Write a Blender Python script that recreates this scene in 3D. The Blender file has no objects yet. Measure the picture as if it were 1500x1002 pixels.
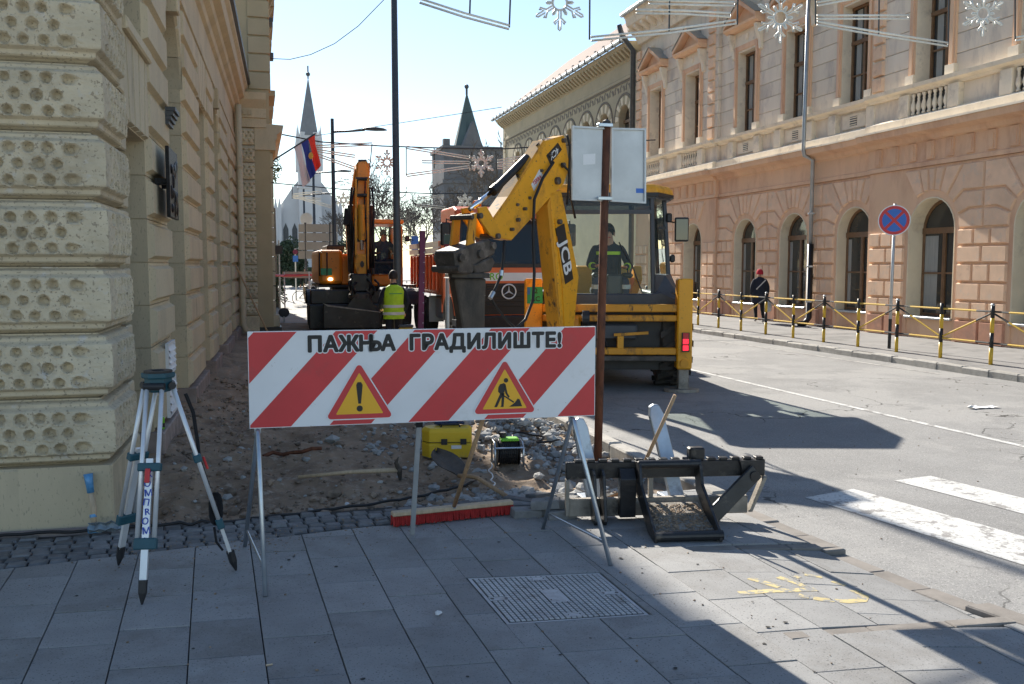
import bpy, math, random
from mathutils import Vector, Matrix, noise
R = math.radians
S = bpy.context.scene
COL = S.collection
random.seed(7)

# ------------------------------------------------------------------ camera
FPX, HOR, CAMH = 1340.0, 389.0, 1.75
PITCH = math.atan((501 - HOR) / FPX)
YAW = R(15.543)                       # camera turned to the right of the street axis (+Y)
cd = bpy.data.cameras.new('camera'); cam = bpy.data.objects.new('camera', cd); COL.objects.link(cam)
cd.sensor_fit = 'HORIZONTAL'; cd.sensor_width = 36.0; cd.lens = 36.0 * FPX / 1500.0
cd.clip_start = 0.05; cd.clip_end = 3000
cam.location = (0, 0, CAMH); cam.rotation_euler = (R(90) - PITCH, 0, -YAW)
S.camera = cam
S.render.resolution_x, S.render.resolution_y = 1024, 684

# ------------------------------------------------------------------ sky, sun, exposure
SUN_EL, SUN_AZ = R(31.4), R(-5.0)     # azimuth from +Y towards +X
w = bpy.data.worlds.new('World'); S.world = w; w.use_nodes = True
nt = w.node_tree; bg = nt.nodes['Background']
sky = nt.nodes.new('ShaderNodeTexSky'); sky.sky_type = 'NISHITA'; sky.sun_disc = False
sky.sun_elevation = SUN_EL; sky.sun_rotation = SUN_AZ
sky.air_density = 1.0; sky.dust_density = 0.1; sky.ozone_density = 1.0; sky.altitude = 100
hsv = nt.nodes.new('ShaderNodeHueSaturation'); hsv.inputs['Saturation'].default_value = 1.0
nt.links.new(sky.outputs['Color'], hsv.inputs['Color']); nt.links.new(hsv.outputs['Color'], bg.inputs['Color']); bg.inputs['Strength'].default_value = 0.09
sd = bpy.data.lights.new('sun', 'SUN'); sd.energy = 5.0; sd.angle = R(0.53); sd.color = (1.0, 0.93, 0.82)
sun = bpy.data.objects.new('sun', sd); COL.objects.link(sun)
to_sun = Vector((math.sin(SUN_AZ) * math.cos(SUN_EL), math.cos(SUN_AZ) * math.cos(SUN_EL), math.sin(SUN_EL)))
sun.rotation_euler = to_sun.to_track_quat('Z', 'Y').to_euler(); sun.location = (0, 20, 30)
vs = S.view_settings; vs.view_transform = 'Standard'; vs.look = 'None'; vs.gamma = 1.0; vs.use_curve_mapping = False
vs.exposure = 1.0
S.cycles.max_bounces = 6; S.cycles.diffuse_bounces = 3; S.cycles.glossy_bounces = 3; S.cycles.transparent_max_bounces = 12
S.cycles.transmission_bounces = 4; S.cycles.use_denoising = True
S.cycles.caustics_reflective = False; S.cycles.caustics_refractive = False

_cp, _sp = math.cos(PITCH), math.sin(PITCH); _c, _s = math.cos(-YAW), math.sin(-YAW)
def at(px, py, Y):
    """the point of the place that lies Y metres up the street and shows at (px, py) of the photograph"""
    x = (px - 750) / FPX; y = -(py - 501) / FPX
    a, b, c = x, _cp + y * _sp, -_sp + y * _cp
    rx, ry = _c * a - _s * b, _s * a + _c * b
    t = Y / ry
    return Vector((rx * t, Y, CAMH + c * t))

# ------------------------------------------------------------------ materials
MATS = {}
def mat(name, rgb, rough=0.75, metal=0.0, var=0.18, scale=3.0, bump=0.0, bscale=60.0, wear=None, wscale=5.0, wlo=0.55, whi=0.7,
        rand=0.0, spec=0.5, stretch=None, emit=None, coat=0.0, wear2=None, w2scale=14.0, w2lo=0.58, w2hi=0.66, wrough=None, cracks=0.0, speck=None):
    m = bpy.data.materials.new(name); m.use_nodes = True; MATS[name] = m
    N, L = m.node_tree.nodes, m.node_tree.links
    b = N['Principled BSDF']; b.inputs['Roughness'].default_value = rough; b.inputs['Metallic'].default_value = metal
    b.inputs['Specular IOR Level'].default_value = spec
    if coat: b.inputs['Coat Weight'].default_value = coat; b.inputs['Coat Roughness'].default_value = 0.15
    tc = N.new('ShaderNodeTexCoord'); co = tc.outputs['Object']
    oi = N.new('ShaderNodeObjectInfo')
    # every object looks at its own place in the noise
    mul = N.new('ShaderNodeVectorMath'); mul.operation = 'MULTIPLY_ADD'
    vr = N.new('ShaderNodeCombineXYZ')
    for k in range(3): L.new(oi.outputs['Random'], vr.inputs[k])
    mul.inputs[1].default_value = (37.0, 23.0, 51.0)
    L.new(vr.outputs[0], mul.inputs[0]); L.new(co, mul.inputs[2]); co = mul.outputs[0]
    if stretch:
        mp = N.new('ShaderNodeMapping'); mp.inputs['Scale'].default_value = stretch; L.new(co, mp.inputs['Vector']); co = mp.outputs[0]
    def nz(sc, det=5.0, ro=0.6):
        n = N.new('ShaderNodeTexNoise'); n.inputs['Scale'].default_value = sc; n.inputs['Detail'].default_value = det
        n.inputs['Roughness'].default_value = ro; L.new(co, n.inputs['Vector']); return n.outputs['Fac']
    def ramp(src, lo, hi):
        r = N.new('ShaderNodeMapRange'); r.inputs['From Min'].default_value = lo; r.inputs['From Max'].default_value = hi
        r.clamp = True; L.new(src, r.inputs['Value']); return r.outputs[0]
    def mix(fac, a, c):
        x = N.new('ShaderNodeMix'); x.data_type = 'RGBA'
        L.new(fac, x.inputs[0])
        for s_, v in ((6, a), (7, c)):
            if isinstance(v, (tuple, list)): x.inputs[s_].default_value = (*v[:3], 1)
            else: L.new(v, x.inputs[s_])
        return x.outputs[2]
    d = tuple(max(0, c * (1 - var)) for c in rgb); l = tuple(min(1, c * (1 + var)) for c in rgb)
    base = mix(ramp(nz(scale), 0.3, 0.7), d, l)
    rsock = None
    if wear:
        f = ramp(nz(wscale, 8, 0.7), wlo, whi); base = mix(f, base, wear)
        if wrough is not None: rsock = (f, wrough)
    if wear2: base = mix(ramp(nz(w2scale, 6, 0.65), w2lo, w2hi), base, wear2)
    if speck:
        base = mix(ramp(nz(speck[1], 2, 0.5), speck[2], speck[2] + .06), base, speck[0])
    if cracks:
        ds = N.new('ShaderNodeTexNoise'); ds.inputs['Scale'].default_value = 1.6; ds.inputs['Detail'].default_value = 6; L.new(co, ds.inputs['Vector'])
        ad = N.new('ShaderNodeVectorMath'); ad.operation = 'MULTIPLY_ADD'; ad.inputs[1].default_value = (.9, .9, .9); L.new(ds.outputs['Color'], ad.inputs[0]); L.new(co, ad.inputs[2])
        vo = N.new('ShaderNodeTexVoronoi'); vo.feature = 'DISTANCE_TO_EDGE'; vo.inputs['Scale'].default_value = cracks; L.new(ad.outputs[0], vo.inputs['Vector'])
        near_ = ramp(vo.outputs['Distance'], .0055, .002); msk = ramp(nz(.45, 2), .49, .58)
        mm = N.new('ShaderNodeMath'); mm.operation = 'MULTIPLY'; L.new(near_, mm.inputs[0]); L.new(msk, mm.inputs[1]); base = mix(mm.outputs[0], base, (.05, .048, .045))
    if rand:
        hs = N.new('ShaderNodeHueSaturation'); mr = N.new('ShaderNodeMapRange')
        mr.inputs['To Min'].default_value = 1 - rand; mr.inputs['To Max'].default_value = 1 + rand
        L.new(oi.outputs['Random'], mr.inputs['Value']); L.new(mr.outputs[0], hs.inputs['Value'])
        L.new(base, hs.inputs['Color']); base = hs.outputs[0]
    L.new(base, b.inputs['Base Color'])
    if rsock:
        mr = N.new('ShaderNodeMapRange'); mr.inputs['To Min'].default_value = rough; mr.inputs['To Max'].default_value = rsock[1]
        L.new(rsock[0], mr.inputs['Value']); L.new(mr.outputs[0], b.inputs['Roughness'])
    if bump:
        bp = N.new('ShaderNodeBump'); bp.inputs['Strength'].default_value = bump; bp.inputs['Distance'].default_value = 0.01
        L.new(nz(bscale, 6, 0.65), bp.inputs['Height']); L.new(bp.outputs[0], b.inputs['Normal'])
    if emit:
        b.inputs['Emission Color'].default_value = (*emit[:3], 1); b.inputs['Emission Strength'].default_value = emit[3]
    return m
def glass(name, tint, opacity, rough=0.02):
    """thin pane: part clear, part tinted, with a glossy surface"""
    m = bpy.data.materials.new(name); m.use_nodes = True; MATS[name] = m
    N, L = m.node_tree.nodes, m.node_tree.links; N.remove(N['Principled BSDF'])
    t = N.new('ShaderNodeBsdfTransparent'); d = N.new('ShaderNodeBsdfDiffuse'); g = N.new('ShaderNodeBsdfGlossy')
    d.inputs['Color'].default_value = (*tint, 1); g.inputs['Roughness'].default_value = rough
    t.inputs['Color'].default_value = (0.86, 0.92, 0.9, 1)
    a = N.new('ShaderNodeMixShader'); a.inputs[0].default_value = opacity; L.new(t.outputs[0], a.inputs[1]); L.new(d.outputs[0], a.inputs[2])
    fr = N.new('ShaderNodeFresnel'); fr.inputs['IOR'].default_value = 1.3
    b = N.new('ShaderNodeMixShader'); L.new(fr.outputs[0], b.inputs[0]); L.new(a.outputs[0], b.inputs[1]); L.new(g.outputs[0], b.inputs[2])
    L.new(b.outputs[0], N['Material Output'].inputs[0])
    return m

mat('asphalt', (0.245, 0.243, 0.238), 0.9, var=0.16, scale=0.9, bump=0.5, bscale=120, wear=(0.305, 0.30, 0.29), wscale=0.42, wlo=0.49, whi=0.56, wear2=(0.12, 0.118, 0.115), w2scale=75, w2lo=0.56, w2hi=0.66, cracks=.38, speck=((0.42, 0.41, 0.39), 110, .60))
mat('far_paving', (0.30, 0.29, 0.27), 0.85, var=0.2, scale=0.6, bump=0.2, bscale=30)
mat('slab', (0.275, 0.275, 0.272), 0.74, var=0.13, scale=4, bump=0.35, bscale=120, rand=0.11, wear=(0.205, 0.198, 0.188), wscale=1.8, wlo=0.50, whi=0.66, wear2=(0.31, 0.305, 0.295), w2scale=130, w2lo=0.54, w2hi=0.70, speck=((0.12, 0.12, 0.12), 100, .62))
mat('slab_edge', (0.22, 0.20, 0.18), 0.85, var=0.2, scale=6, bump=0.3, bscale=90, rand=0.1)
mat('joint_sand', (0.05, 0.048, 0.045), 0.95, var=0.3, scale=20)
mat('sett', (0.17, 0.17, 0.17), 0.8, var=0.25, scale=14, bump=0.7, bscale=50, rand=0.28)
mat('soil', (0.31, 0.225, 0.152), 0.96, var=0.28, scale=1.6, bump=1.0, bscale=34, wear=(0.165, 0.115, 0.078), wscale=1.1, wlo=0.5, whi=0.66, wear2=(0.40, 0.34, 0.275), w2scale=16, w2lo=0.54, w2hi=0.70)
mat('rubble', (0.36, 0.36, 0.35), 0.9, var=0.35, scale=7, bump=0.6, bscale=50)
mat('rubble_dark', (0.25, 0.19, 0.14), 0.95, var=0.45, scale=8, bump=0.6, bscale=50)
mat('kerb', (0.36, 0.345, 0.315), 0.88, var=0.2, scale=7, bump=0.4, bscale=70, rand=0.12, wear=(0.16, 0.15, 0.14), wscale=4, wlo=0.58, whi=0.72)
mat('walk_asphalt', (0.25, 0.245, 0.24), 0.92, var=0.15, scale=1.5, bump=0.3, bscale=110, wear=(0.17, 0.168, 0.165), wscale=0.9, wlo=0.52, whi=0.62)
mat('road_paint', (0.60, 0.60, 0.58), 0.75, var=0.12, scale=3, wear=(0.27, 0.26, 0.25), wscale=7, wlo=0.55, whi=0.60, bump=0.4, bscale=90, wear2=(0.36, 0.35, 0.34), w2scale=38, w2lo=0.56, w2hi=0.60)
mat('old_paint', (0.42, 0.41, 0.39), 0.8, var=0.1, scale=6, wear=(0.24, 0.23, 0.22), wscale=7, wlo=0.46, whi=0.56)
mat('yellow_paint', (0.55, 0.45, 0.22), 0.8, var=0.15, scale=8, wear=(0.25, 0.25, 0.245), wscale=20, wlo=0.48, whi=0.56)
mat('stucco', (0.60, 0.505, 0.345), 0.85, stretch=(1, 1, 0.4), var=0.07, scale=1.6, bump=0.25, bscale=90, rand=0.05, wear=(0.45, 0.38, 0.265), wscale=1.1, wlo=0.48, whi=0.72, wear2=(0.33, 0.275, 0.20), w2scale=2.4, w2lo=0.60, w2hi=0.78, speck=((0.44, 0.37, 0.26), 70, .62))
mat('boss_stone', (0.61, 0.525, 0.375), 0.9, var=0.14, scale=4, bump=0.35, bscale=60, rand=0.07, wear=(0.42, 0.35, 0.245), wscale=1.8, wlo=0.50, whi=0.75, wear2=(0.60, 0.56, 0.50), w2scale=7, w2lo=0.60, w2hi=0.70, speck=((0.36, 0.30, 0.215), 45, .60))
mat('stucco_warm', (0.46, 0.37, 0.23), 0.85, var=0.08, scale=1.5, bump=0.15, bscale=70)
mat('plinth_stone', (0.33, 0.265, 0.235), 0.9, var=0.22, scale=6, bump=0.6, bscale=40, rand=0.1, wear=(0.17, 0.15, 0.135), wscale=4, wlo=0.52, whi=0.72)
mat('peach', (0.81, 0.535, 0.345), 0.85, stretch=(1, 1, 0.35), var=0.07, scale=1.2, bump=0.2, bscale=60, rand=0.03, wear=(0.66, 0.40, 0.26), wscale=0.8, wlo=0.48, whi=0.62, wear2=(0.78, 0.52, 0.36), w2scale=1.7, w2lo=0.58, w2hi=0.66)
mat('peach_block', (0.82, 0.565, 0.385), 0.88, var=0.10, scale=2.5, bump=0.5, bscale=45, rand=0.08, wear=(0.74, 0.55, 0.41), wscale=3.2, wlo=0.54, whi=0.64, wear2=(0.56, 0.34, 0.225), w2scale=2.2, w2lo=0.60, w2hi=0.72)
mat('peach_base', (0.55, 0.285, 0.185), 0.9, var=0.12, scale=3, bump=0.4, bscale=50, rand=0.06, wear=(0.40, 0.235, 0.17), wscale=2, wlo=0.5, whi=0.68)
mat('cream', (0.83, 0.72, 0.53), 0.85, var=0.07, scale=2, bump=0.15, bscale=60, wear=(0.58, 0.48, 0.35), wscale=1.6, wlo=0.55, whi=0.75)
mat('upper_stone', (0.81, 0.70, 0.56), 0.88, stretch=(1, 1, 0.35), var=0.08, scale=1.6, bump=0.2, bscale=60, rand=0.05, wear=(0.58, 0.50, 0.42), wscale=1.5, wlo=0.50, whi=0.66)
mat('upper_trim', (0.83, 0.73, 0.58), 0.86, var=0.09, scale=3, bump=0.2, bscale=50, wear=(0.52, 0.45, 0.37), wscale=2.2, wlo=0.54, whi=0.72)
mat('brown_wood', (0.20, 0.115, 0.06), 0.55, var=0.2, scale=5)
mat('window_glass', (0.035, 0.04, 0.042), 0.04, var=0.2, scale=0.6, spec=0.9)
mat('curtain', (0.35, 0.36, 0.34), 0.9, var=0.25, scale=6, stretch=(1, 12, 0.4))
mat('sandstone', (0.47, 0.40, 0.27), 0.87, var=0.08, scale=1.2, bump=0.12, bscale=40, wear=(0.38, 0.33, 0.24), wscale=0.7, wlo=0.52, whi=0.72)
mat('sandstone_dark', (0.20, 0.175, 0.14), 0.9, var=0.15, scale=3)
mat('roof_tile', (0.20, 0.13, 0.105), 0.9, var=0.3, scale=6, bump=0.5, bscale=30, stretch=(1, 1, 1))
mat('zinc', (0.40, 0.43, 0.45), 0.42, metal=0.7, var=0.15, scale=4)
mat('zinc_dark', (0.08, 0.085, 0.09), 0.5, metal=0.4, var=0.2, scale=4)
mat('galvanised', (0.50, 0.55, 0.60), 0.33, metal=0.85, var=0.15, scale=7, wear=(0.2, 0.17, 0.14), wscale=9, wlo=0.66, whi=0.76)
mat('galv_dull', (0.52, 0.54, 0.55), 0.5, metal=0.6, var=0.12, scale=3, wear=(0.62, 0.63, 0.64), wscale=4, wlo=0.55, whi=0.7)
mat('aluminium', (0.76, 0.78, 0.80), 0.38, metal=0.45, var=0.08, scale=8)
mat('chrome', (0.8, 0.82, 0.85), 0.12, metal=1.0, var=0.03)
mat('rust', (0.155, 0.058, 0.03), 0.9, var=0.45, scale=9, bump=0.6, bscale=50, wear=(0.06, 0.028, 0.02), wscale=7, wlo=0.5, whi=0.65, stretch=(1, 1, 0.35))
mat('white_film', (0.78, 0.79, 0.80), 0.5, var=0.05, scale=2.5, wear=(0.62, 0.61, 0.58), wscale=3, wlo=0.56, whi=0.74, wear2=(0.50, 0.48, 0.45), w2scale=22, w2lo=0.67, w2hi=0.72)
mat('red_film', (0.60, 0.045, 0.05), 0.45, var=0.10, scale=2.5, wear=(0.46, 0.06, 0.06), wscale=3, wlo=0.54, whi=0.72, wear2=(0.36, 0.10, 0.09), w2scale=22, w2lo=0.67, w2hi=0.72)
mat('yellow_film', (0.85, 0.45, 0.025), 0.45, var=0.04)
mat('black_film', (0.014, 0.014, 0.015), 0.5, var=0.1)
mat('blue_film', (0.03, 0.15, 0.55), 0.4, var=0.06)
mat('blue_green', (0.018, 0.085, 0.115), 0.5, var=0.15, scale=8)
mat('ink_blue', (0.03, 0.07, 0.40), 0.6, var=0.1)
mat('red_plastic', (0.62, 0.03, 0.035), 0.4, var=0.08)
mat('black_plastic', (0.018, 0.018, 0.02), 0.5, var=0.25, scale=9)
mat('dark_plastic', (0.055, 0.062, 0.075), 0.5, var=0.2, scale=4)
mat('rubber', (0.022, 0.021, 0.021), 0.85, var=0.3, scale=10, wear=(0.09, 0.08, 0.07), wscale=6, wlo=0.55, whi=0.75, bump=0.3, bscale=40)
mat('cable', (0.012, 0.012, 0.014), 0.6, var=0.2)
mat('jcb_yellow', (0.82, 0.37, 0.014), 0.42, var=0.10, scale=1.8, bump=0.08, bscale=14, wear=(0.45, 0.20, 0.025), wscale=2.2, wlo=0.54, whi=0.70, wear2=(0.075, 0.045, 0.025), w2scale=3.2, w2lo=0.69, w2hi=0.71, wrough=0.75, rand=0.05, speck=((0.30, 0.15, 0.04), 26, .66))
mat('worn_yellow', (0.66, 0.29, 0.018), 0.55, var=0.15, scale=3, wear=(0.20, 0.10, 0.035), wscale=4, wlo=0.54, whi=0.66, wear2=(0.06, 0.038, 0.025), w2scale=6, w2lo=0.60, w2hi=0.66, stretch=(1, 1, 0.45))
mat('excavator_orange', (0.80, 0.27, 0.018), 0.42, var=0.08, scale=2, wear=(0.40, 0.15, 0.03), wscale=3, wlo=0.58, whi=0.74, wear2=(0.06, 0.04, 0.03), w2scale=8, w2lo=0.64, w2hi=0.7)
mat('truck_orange', (0.80, 0.16, 0.045), 0.4, var=0.06, scale=2, wear=(0.45, 0.17, 0.09), wscale=3, wlo=0.58, whi=0.75)
mat('dust_wood', (0.47, 0.40, 0.31), 0.9, var=0.2, scale=6, stretch=(1, 0.3, 1))
mat('greasy_steel', (0.09, 0.078, 0.068), 0.6, metal=0.35, var=0.45, scale=6, bump=0.5, bscale=30, wear=(0.25, 0.22, 0.19), wscale=4, wlo=0.54, whi=0.7)
mat('hammer_steel', (0.095, 0.078, 0.062), 0.7, metal=0.2, var=0.35, scale=5, bump=0.5, bscale=25, wear=(0.055, 0.048, 0.042), wscale=4, wlo=0.5, whi=0.66, stretch=(1, 1, 0.4))
mat('black_steel', (0.028, 0.028, 0.03), 0.38, metal=0.3, var=0.4, scale=5, bump=0.3, bscale=30, wear=(0.17, 0.15, 0.125), wscale=4.5, wlo=0.57, whi=0.72, wrough=0.8)
mat('edge_steel', (0.30, 0.27, 0.23), 0.6, metal=0.3, var=0.35, scale=8, bump=0.4, bscale=40, wear=(0.09, 0.08, 0.07), wscale=6, wlo=0.54, whi=0.68)
mat('fork_steel', (0.42, 0.47, 0.53), 0.42, metal=0.7, var=0.2, scale=5, wear=(0.16, 0.17, 0.19), wscale=5, wlo=0.56, whi=0.72)
mat('wood', (0.42, 0.27, 0.15), 0.7, var=0.2, scale=8, stretch=(6, 6, 0.6), wear=(0.28, 0.18, 0.11), wscale=5, wlo=0.55, whi=0.7)
mat('pale_wood', (0.52, 0.40, 0.27), 0.7, var=0.15, scale=8, stretch=(6, 6, 0.6))
mat('twig', (0.33, 0.20, 0.10), 0.9, var=0.4, scale=20)
mat('bristle', (0.36, 0.022, 0.02), 0.7, var=0.25, scale=30)
mat('case_yellow', (0.72, 0.47, 0.02), 0.5, var=0.06, scale=4, wear=(0.45, 0.32, 0.10), wscale=5, wlo=0.6, whi=0.75)
mat('lime', (0.16, 0.50, 0.02), 0.4, var=0.08)
mat('steel_lid', (0.46, 0.47, 0.48), 0.5, metal=0.35, var=0.15, scale=6, rand=0.06, wear=(0.24, 0.23, 0.22), wscale=7, wlo=0.54, whi=0.72, bump=0.2, bscale=80)
mat('bronze', (0.018, 0.018, 0.02), 0.42, metal=0.6, var=0.4, scale=20, bump=0.6, bscale=40)
mat('lamp_grey', (0.075, 0.08, 0.085), 0.5, metal=0.2, var=0.1)
mat('rope_light', (0.75, 0.74, 0.68), 0.3, var=0.1, scale=30)
mat('wire_dark', (0.05, 0.055, 0.06), 0.5, metal=0.3, var=0.2)
mat('church_white', (0.60, 0.61, 0.62), 0.85, var=0.06, scale=0.4)
mat('church_grey', (0.21, 0.22, 0.235), 0.85, var=0.15, scale=0.5)
mat('tower_stone', (0.15, 0.15, 0.155), 0.9, var=0.15, scale=0.5)
mat('spire_green', (0.075, 0.11, 0.11), 0.8, var=0.2, scale=0.6)
mat('bark', (0.10, 0.085, 0.072), 0.95, var=0.3, scale=6, bump=0.6, bscale=25)
mat('twig_bark', (0.13, 0.115, 0.10), 0.95, var=0.25, scale=4)
mat('evergreen', (0.045, 0.075, 0.04), 0.8, var=0.4, scale=3)
mat('sparse_leaf', (0.11, 0.12, 0.05), 0.8, var=0.4, scale=3)
mat('skin', (0.52, 0.30, 0.21), 0.6, var=0.06)
mat('hair', (0.03, 0.022, 0.018), 0.7, var=0.2, scale=40)
mat('navy_cloth', (0.014, 0.018, 0.032), 0.9, var=0.25, scale=10, bump=1.0, bscale=18)
mat('blue_cloth', (0.022, 0.036, 0.085), 0.9, var=0.25, scale=10, bump=1.0, bscale=18)
mat('black_cloth', (0.012, 0.012, 0.014), 0.9, var=0.25, scale=10, bump=1.0, bscale=18)
mat('khaki_cloth', (0.30, 0.24, 0.17), 0.9, var=0.2, scale=10)
mat('sweater', (0.05, 0.075, 0.12), 0.9, var=0.2, scale=12, bump=1.0, bscale=18)
mat('hi_vis', (0.50, 0.78, 0.03), 0.6, var=0.14, scale=8, bump=1.0, bscale=16)
mat('reflective', (0.66, 0.67, 0.66), 0.35, var=0.06)
mat('red_knit', (0.48, 0.02, 0.04), 0.95, var=0.2, scale=40)
mat('shoe', (0.45, 0.44, 0.43), 0.7, var=0.2)
mat('bag', (0.55, 0.55, 0.54), 0.6, var=0.2, scale=9)
mat('plate_green', (0.015, 0.32, 0.13), 0.4, var=0.08)
mat('tail_red', (0.50, 0.008, 0.01), 0.25, var=0.1, emit=(1.0, 0.02, 0.05, 0.8))
mat('amber', (0.85, 0.25, 0.01), 0.25, var=0.05)
mat('headlamp', (0.85, 0.84, 0.78), 0.15, var=0.05, emit=(1.0, 0.85, 0.55, 2.5))
mat('fence_yellow', (0.66, 0.42, 0.035), 0.45, var=0.1, scale=8, wear=(0.45, 0.32, 0.08), wscale=10, wlo=0.6, whi=0.75)
mat('fence_black', (0.012, 0.012, 0.013), 0.45, var=0.2)
mat('fence_white', (0.62, 0.62, 0.60), 0.45, var=0.1)
mat('sign_back', (0.40, 0.36, 0.31), 0.6, var=0.1, scale=2)
mat('paper', (0.75, 0.76, 0.78), 0.8, var=0.08)
mat('bag_blue', (0.10, 0.30, 0.55), 0.25, var=0.25, scale=20)
mat('magenta_paint', (0.13, 0.012, 0.05), 0.6, var=0.2, scale=6)
mat('flag_red', (0.72, 0.05, 0.03), 0.8, var=0.06)
mat('flag_blue', (0.02, 0.05, 0.30), 0.8, var=0.06)
mat('flag_white', (0.65, 0.66, 0.68), 0.8, var=0.06)
mat('gold', (0.62, 0.42, 0.08), 0.7, var=0.2, scale=20)
mat('tyre_dark', (0.055, 0.05, 0.045), 0.9, var=0.4, scale=6, bump=0.3, bscale=30, wear=(0.12, 0.10, 0.08), wscale=4, wlo=0.5, whi=0.75)
glass('cab_glass', (0.25, 0.32, 0.32), 0.03)
mat('emblem', (0.80, 0.81, 0.82), 0.3, metal=0.2, var=0.04)
glass('screen_glass', (0.03, 0.05, 0.07), 0.80)
glass('plastic_film', (0.5, 0.6, 0.7), 0.35, 0.1)

# ------------------------------------------------------------------ mesh builder
class MB:
    def __init__(s): s.v = []; s.f = []
    def add(s, vs, fs):
        o = len(s.v); s.v += [tuple(v) for v in vs]; s.f += [tuple(i + o for i in f) for f in fs]; return s
    def box(s, x0, x1, y0, y1, z0, z1):
        return s.add([(x, y, z) for z in (z0, z1) for y in (y0, y1) for x in (x0, x1)],
                     [(0, 2, 3, 1), (4, 5, 7, 6), (0, 1, 5, 4), (2, 6, 7, 3), (0, 4, 6, 2), (1, 3, 7, 5)])
    def beam(s, p0, p1, wx, wz, up=(0, 0, 1)):
        """box of section wx by wz running from p0 to p1"""
        p0, p1 = Vector(p0), Vector(p1); d = (p1 - p0).normalized(); u = Vector(up)
        if abs(d.dot(u)) > 0.98: u = Vector((0, 1, 0)) if abs(d.y) < 0.9 else Vector((1, 0, 0))
        a = d.cross(u).normalized() * wx / 2; b = a.cross(d).normalized() * wz / 2
        vs = [p + i * a + j * b for p in (p0, p1) for i, j in ((-1, -1), (1, -1), (1, 1), (-1, 1))]
        return s.add(vs, [(3, 2, 1, 0), (4, 5, 6, 7), (0, 1, 5, 4), (1, 2, 6, 5), (2, 3, 7, 6), (3, 0, 4, 7)])
    def prism(s, poly, fn, d0, d1, inset=0.0, back=True):
        """polygon (a, b) carried from depth d0 to d1 through fn(a, b, d); the d1 end is drawn in by inset"""
        n = len(poly); top = offset_poly(poly, inset) if inset else poly
        vs = [fn(a, b, d0) for a, b in poly] + [fn(a, b, d1) for a, b in top]
        fs = [tuple(range(n, 2 * n))] + [(i, (i + 1) % n, n + (i + 1) % n, n + i) for i in range(n)]
        if back: fs.append(tuple(range(n - 1, -1, -1)))
        return s.add(vs, fs)
    def chamfer(s, poly, fn, d0, d1, c):
        """prism whose outer rim is chamfered by c"""
        n = len(poly); top = offset_poly(poly, c); dm = d1 - c * (1 if d1 > d0 else -1)
        vs = [fn(a, b, d0) for a, b in poly] + [fn(a, b, dm) for a, b in poly] + [fn(a, b, d1) for a, b in top]
        fs = [tuple(range(2 * n, 3 * n))]
        for k in (0, n): fs += [(k + i, k + (i + 1) % n, k + n + (i + 1) % n, k + n + i) for i in range(n)]
        return s.add(vs, fs)
    def tube(s, pts, r, n=8, closed=False):
        pts = [Vector(p) for p in pts]; m = len(pts); rr = r if isinstance(r, (list, tuple)) else [r] * m
        up = None; rings = []
        for i, p in enumerate(pts):
            d = ((pts[(i + 1) % m] if closed or i < m - 1 else p) - (pts[i - 1] if closed or i > 0 else p))
            d = d.normalized() if d.length > 1e-9 else Vector((0, 0, 1))
            if up is None: up = Vector((0, 0, 1)) if abs(d.z) < 0.9 else Vector((1, 0, 0))
            a = d.cross(up)
            if a.length < 1e-6: a = d.orthogonal()
            a.normalize(); b = a.cross(d).normalized(); up = b
            rings.append([p + rr[i] * (math.cos(t) * a + math.sin(t) * b) for t in (2 * math.pi * k / n for k in range(n))])
        vs = [v for q in rings for v in q]; fs = []
        for i in range(m if closed else m - 1):
            for k in range(n):
                a0, a1 = i * n + k, i * n + (k + 1) % n; j = ((i + 1) % m) * n
                fs.append((a0, a1, j + (k + 1) % n, j + k))
        if not closed: fs += [tuple(range(n - 1, -1, -1)), tuple(range((m - 1) * n, m * n))]
        return s.add(vs, fs)
    def cyl(s, p0, p1, r0, r1=None, n=16): return s.tube([p0, p1], [r0, r0 if r1 is None else r1], n)
    def lathe(s, prof, c=(0, 0, 0), ax='z', n=16):
        """profile of (radius, height) spun about an axis through c"""
        c = Vector(c); vs = []
        for r, h in prof:
            for k in range(n):
                t = 2 * math.pi * k / n; x, y = r * math.cos(t), r * math.sin(t)
                vs.append(c + (Vector((x, y, h)) if ax == 'z' else Vector((h, x, y)) if ax == 'x' else Vector((x, h, y))))
        m = len(prof)
        fs = [(i * n + k, i * n + (k + 1) % n, (i + 1) * n + (k + 1) % n, (i + 1) * n + k) for i in range(m - 1) for k in range(n)]
        fs += [tuple(range(n - 1, -1, -1)), tuple(range((m - 1) * n, m * n))]
        return s.add(vs, fs)
    def rock(s, c, size, rng, sq=(1, 1, 0.7)):
        c = Vector(c); t = (1 + 5 ** 0.5) / 2
        base = [(-1, t, 0), (1, t, 0), (-1, -t, 0), (1, -t, 0), (0, -1, t), (0, 1, t), (0, -1, -t), (0, 1, -t), (t, 0, -1), (t, 0, 1), (-t, 0, -1), (-t, 0, 1)]
        rot = Matrix.Rotation(rng.uniform(0, 6.28), 3, 'Z') @ Matrix.Rotation(rng.uniform(0, 6.28), 3, 'X')
        vs = []
        for b in base:
            q = rot @ Vector(b).normalized() * size * rng.uniform(0.6, 1.15)
            vs.append(c + Vector((q.x * sq[0], q.y * sq[1], q.z * sq[2])))
        return s.add(vs, [(0, 11, 5), (0, 5, 1), (0, 1, 7), (0, 7, 10), (0, 10, 11), (1, 5, 9), (5, 11, 4), (11, 10, 2), (10, 7, 6), (7, 1, 8),
                          (3, 9, 4), (3, 4, 2), (3, 2, 6), (3, 6, 8), (3, 8, 9), (4, 9, 5), (2, 4, 11), (6, 2, 10), (8, 6, 7), (9, 8, 1)])
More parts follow.
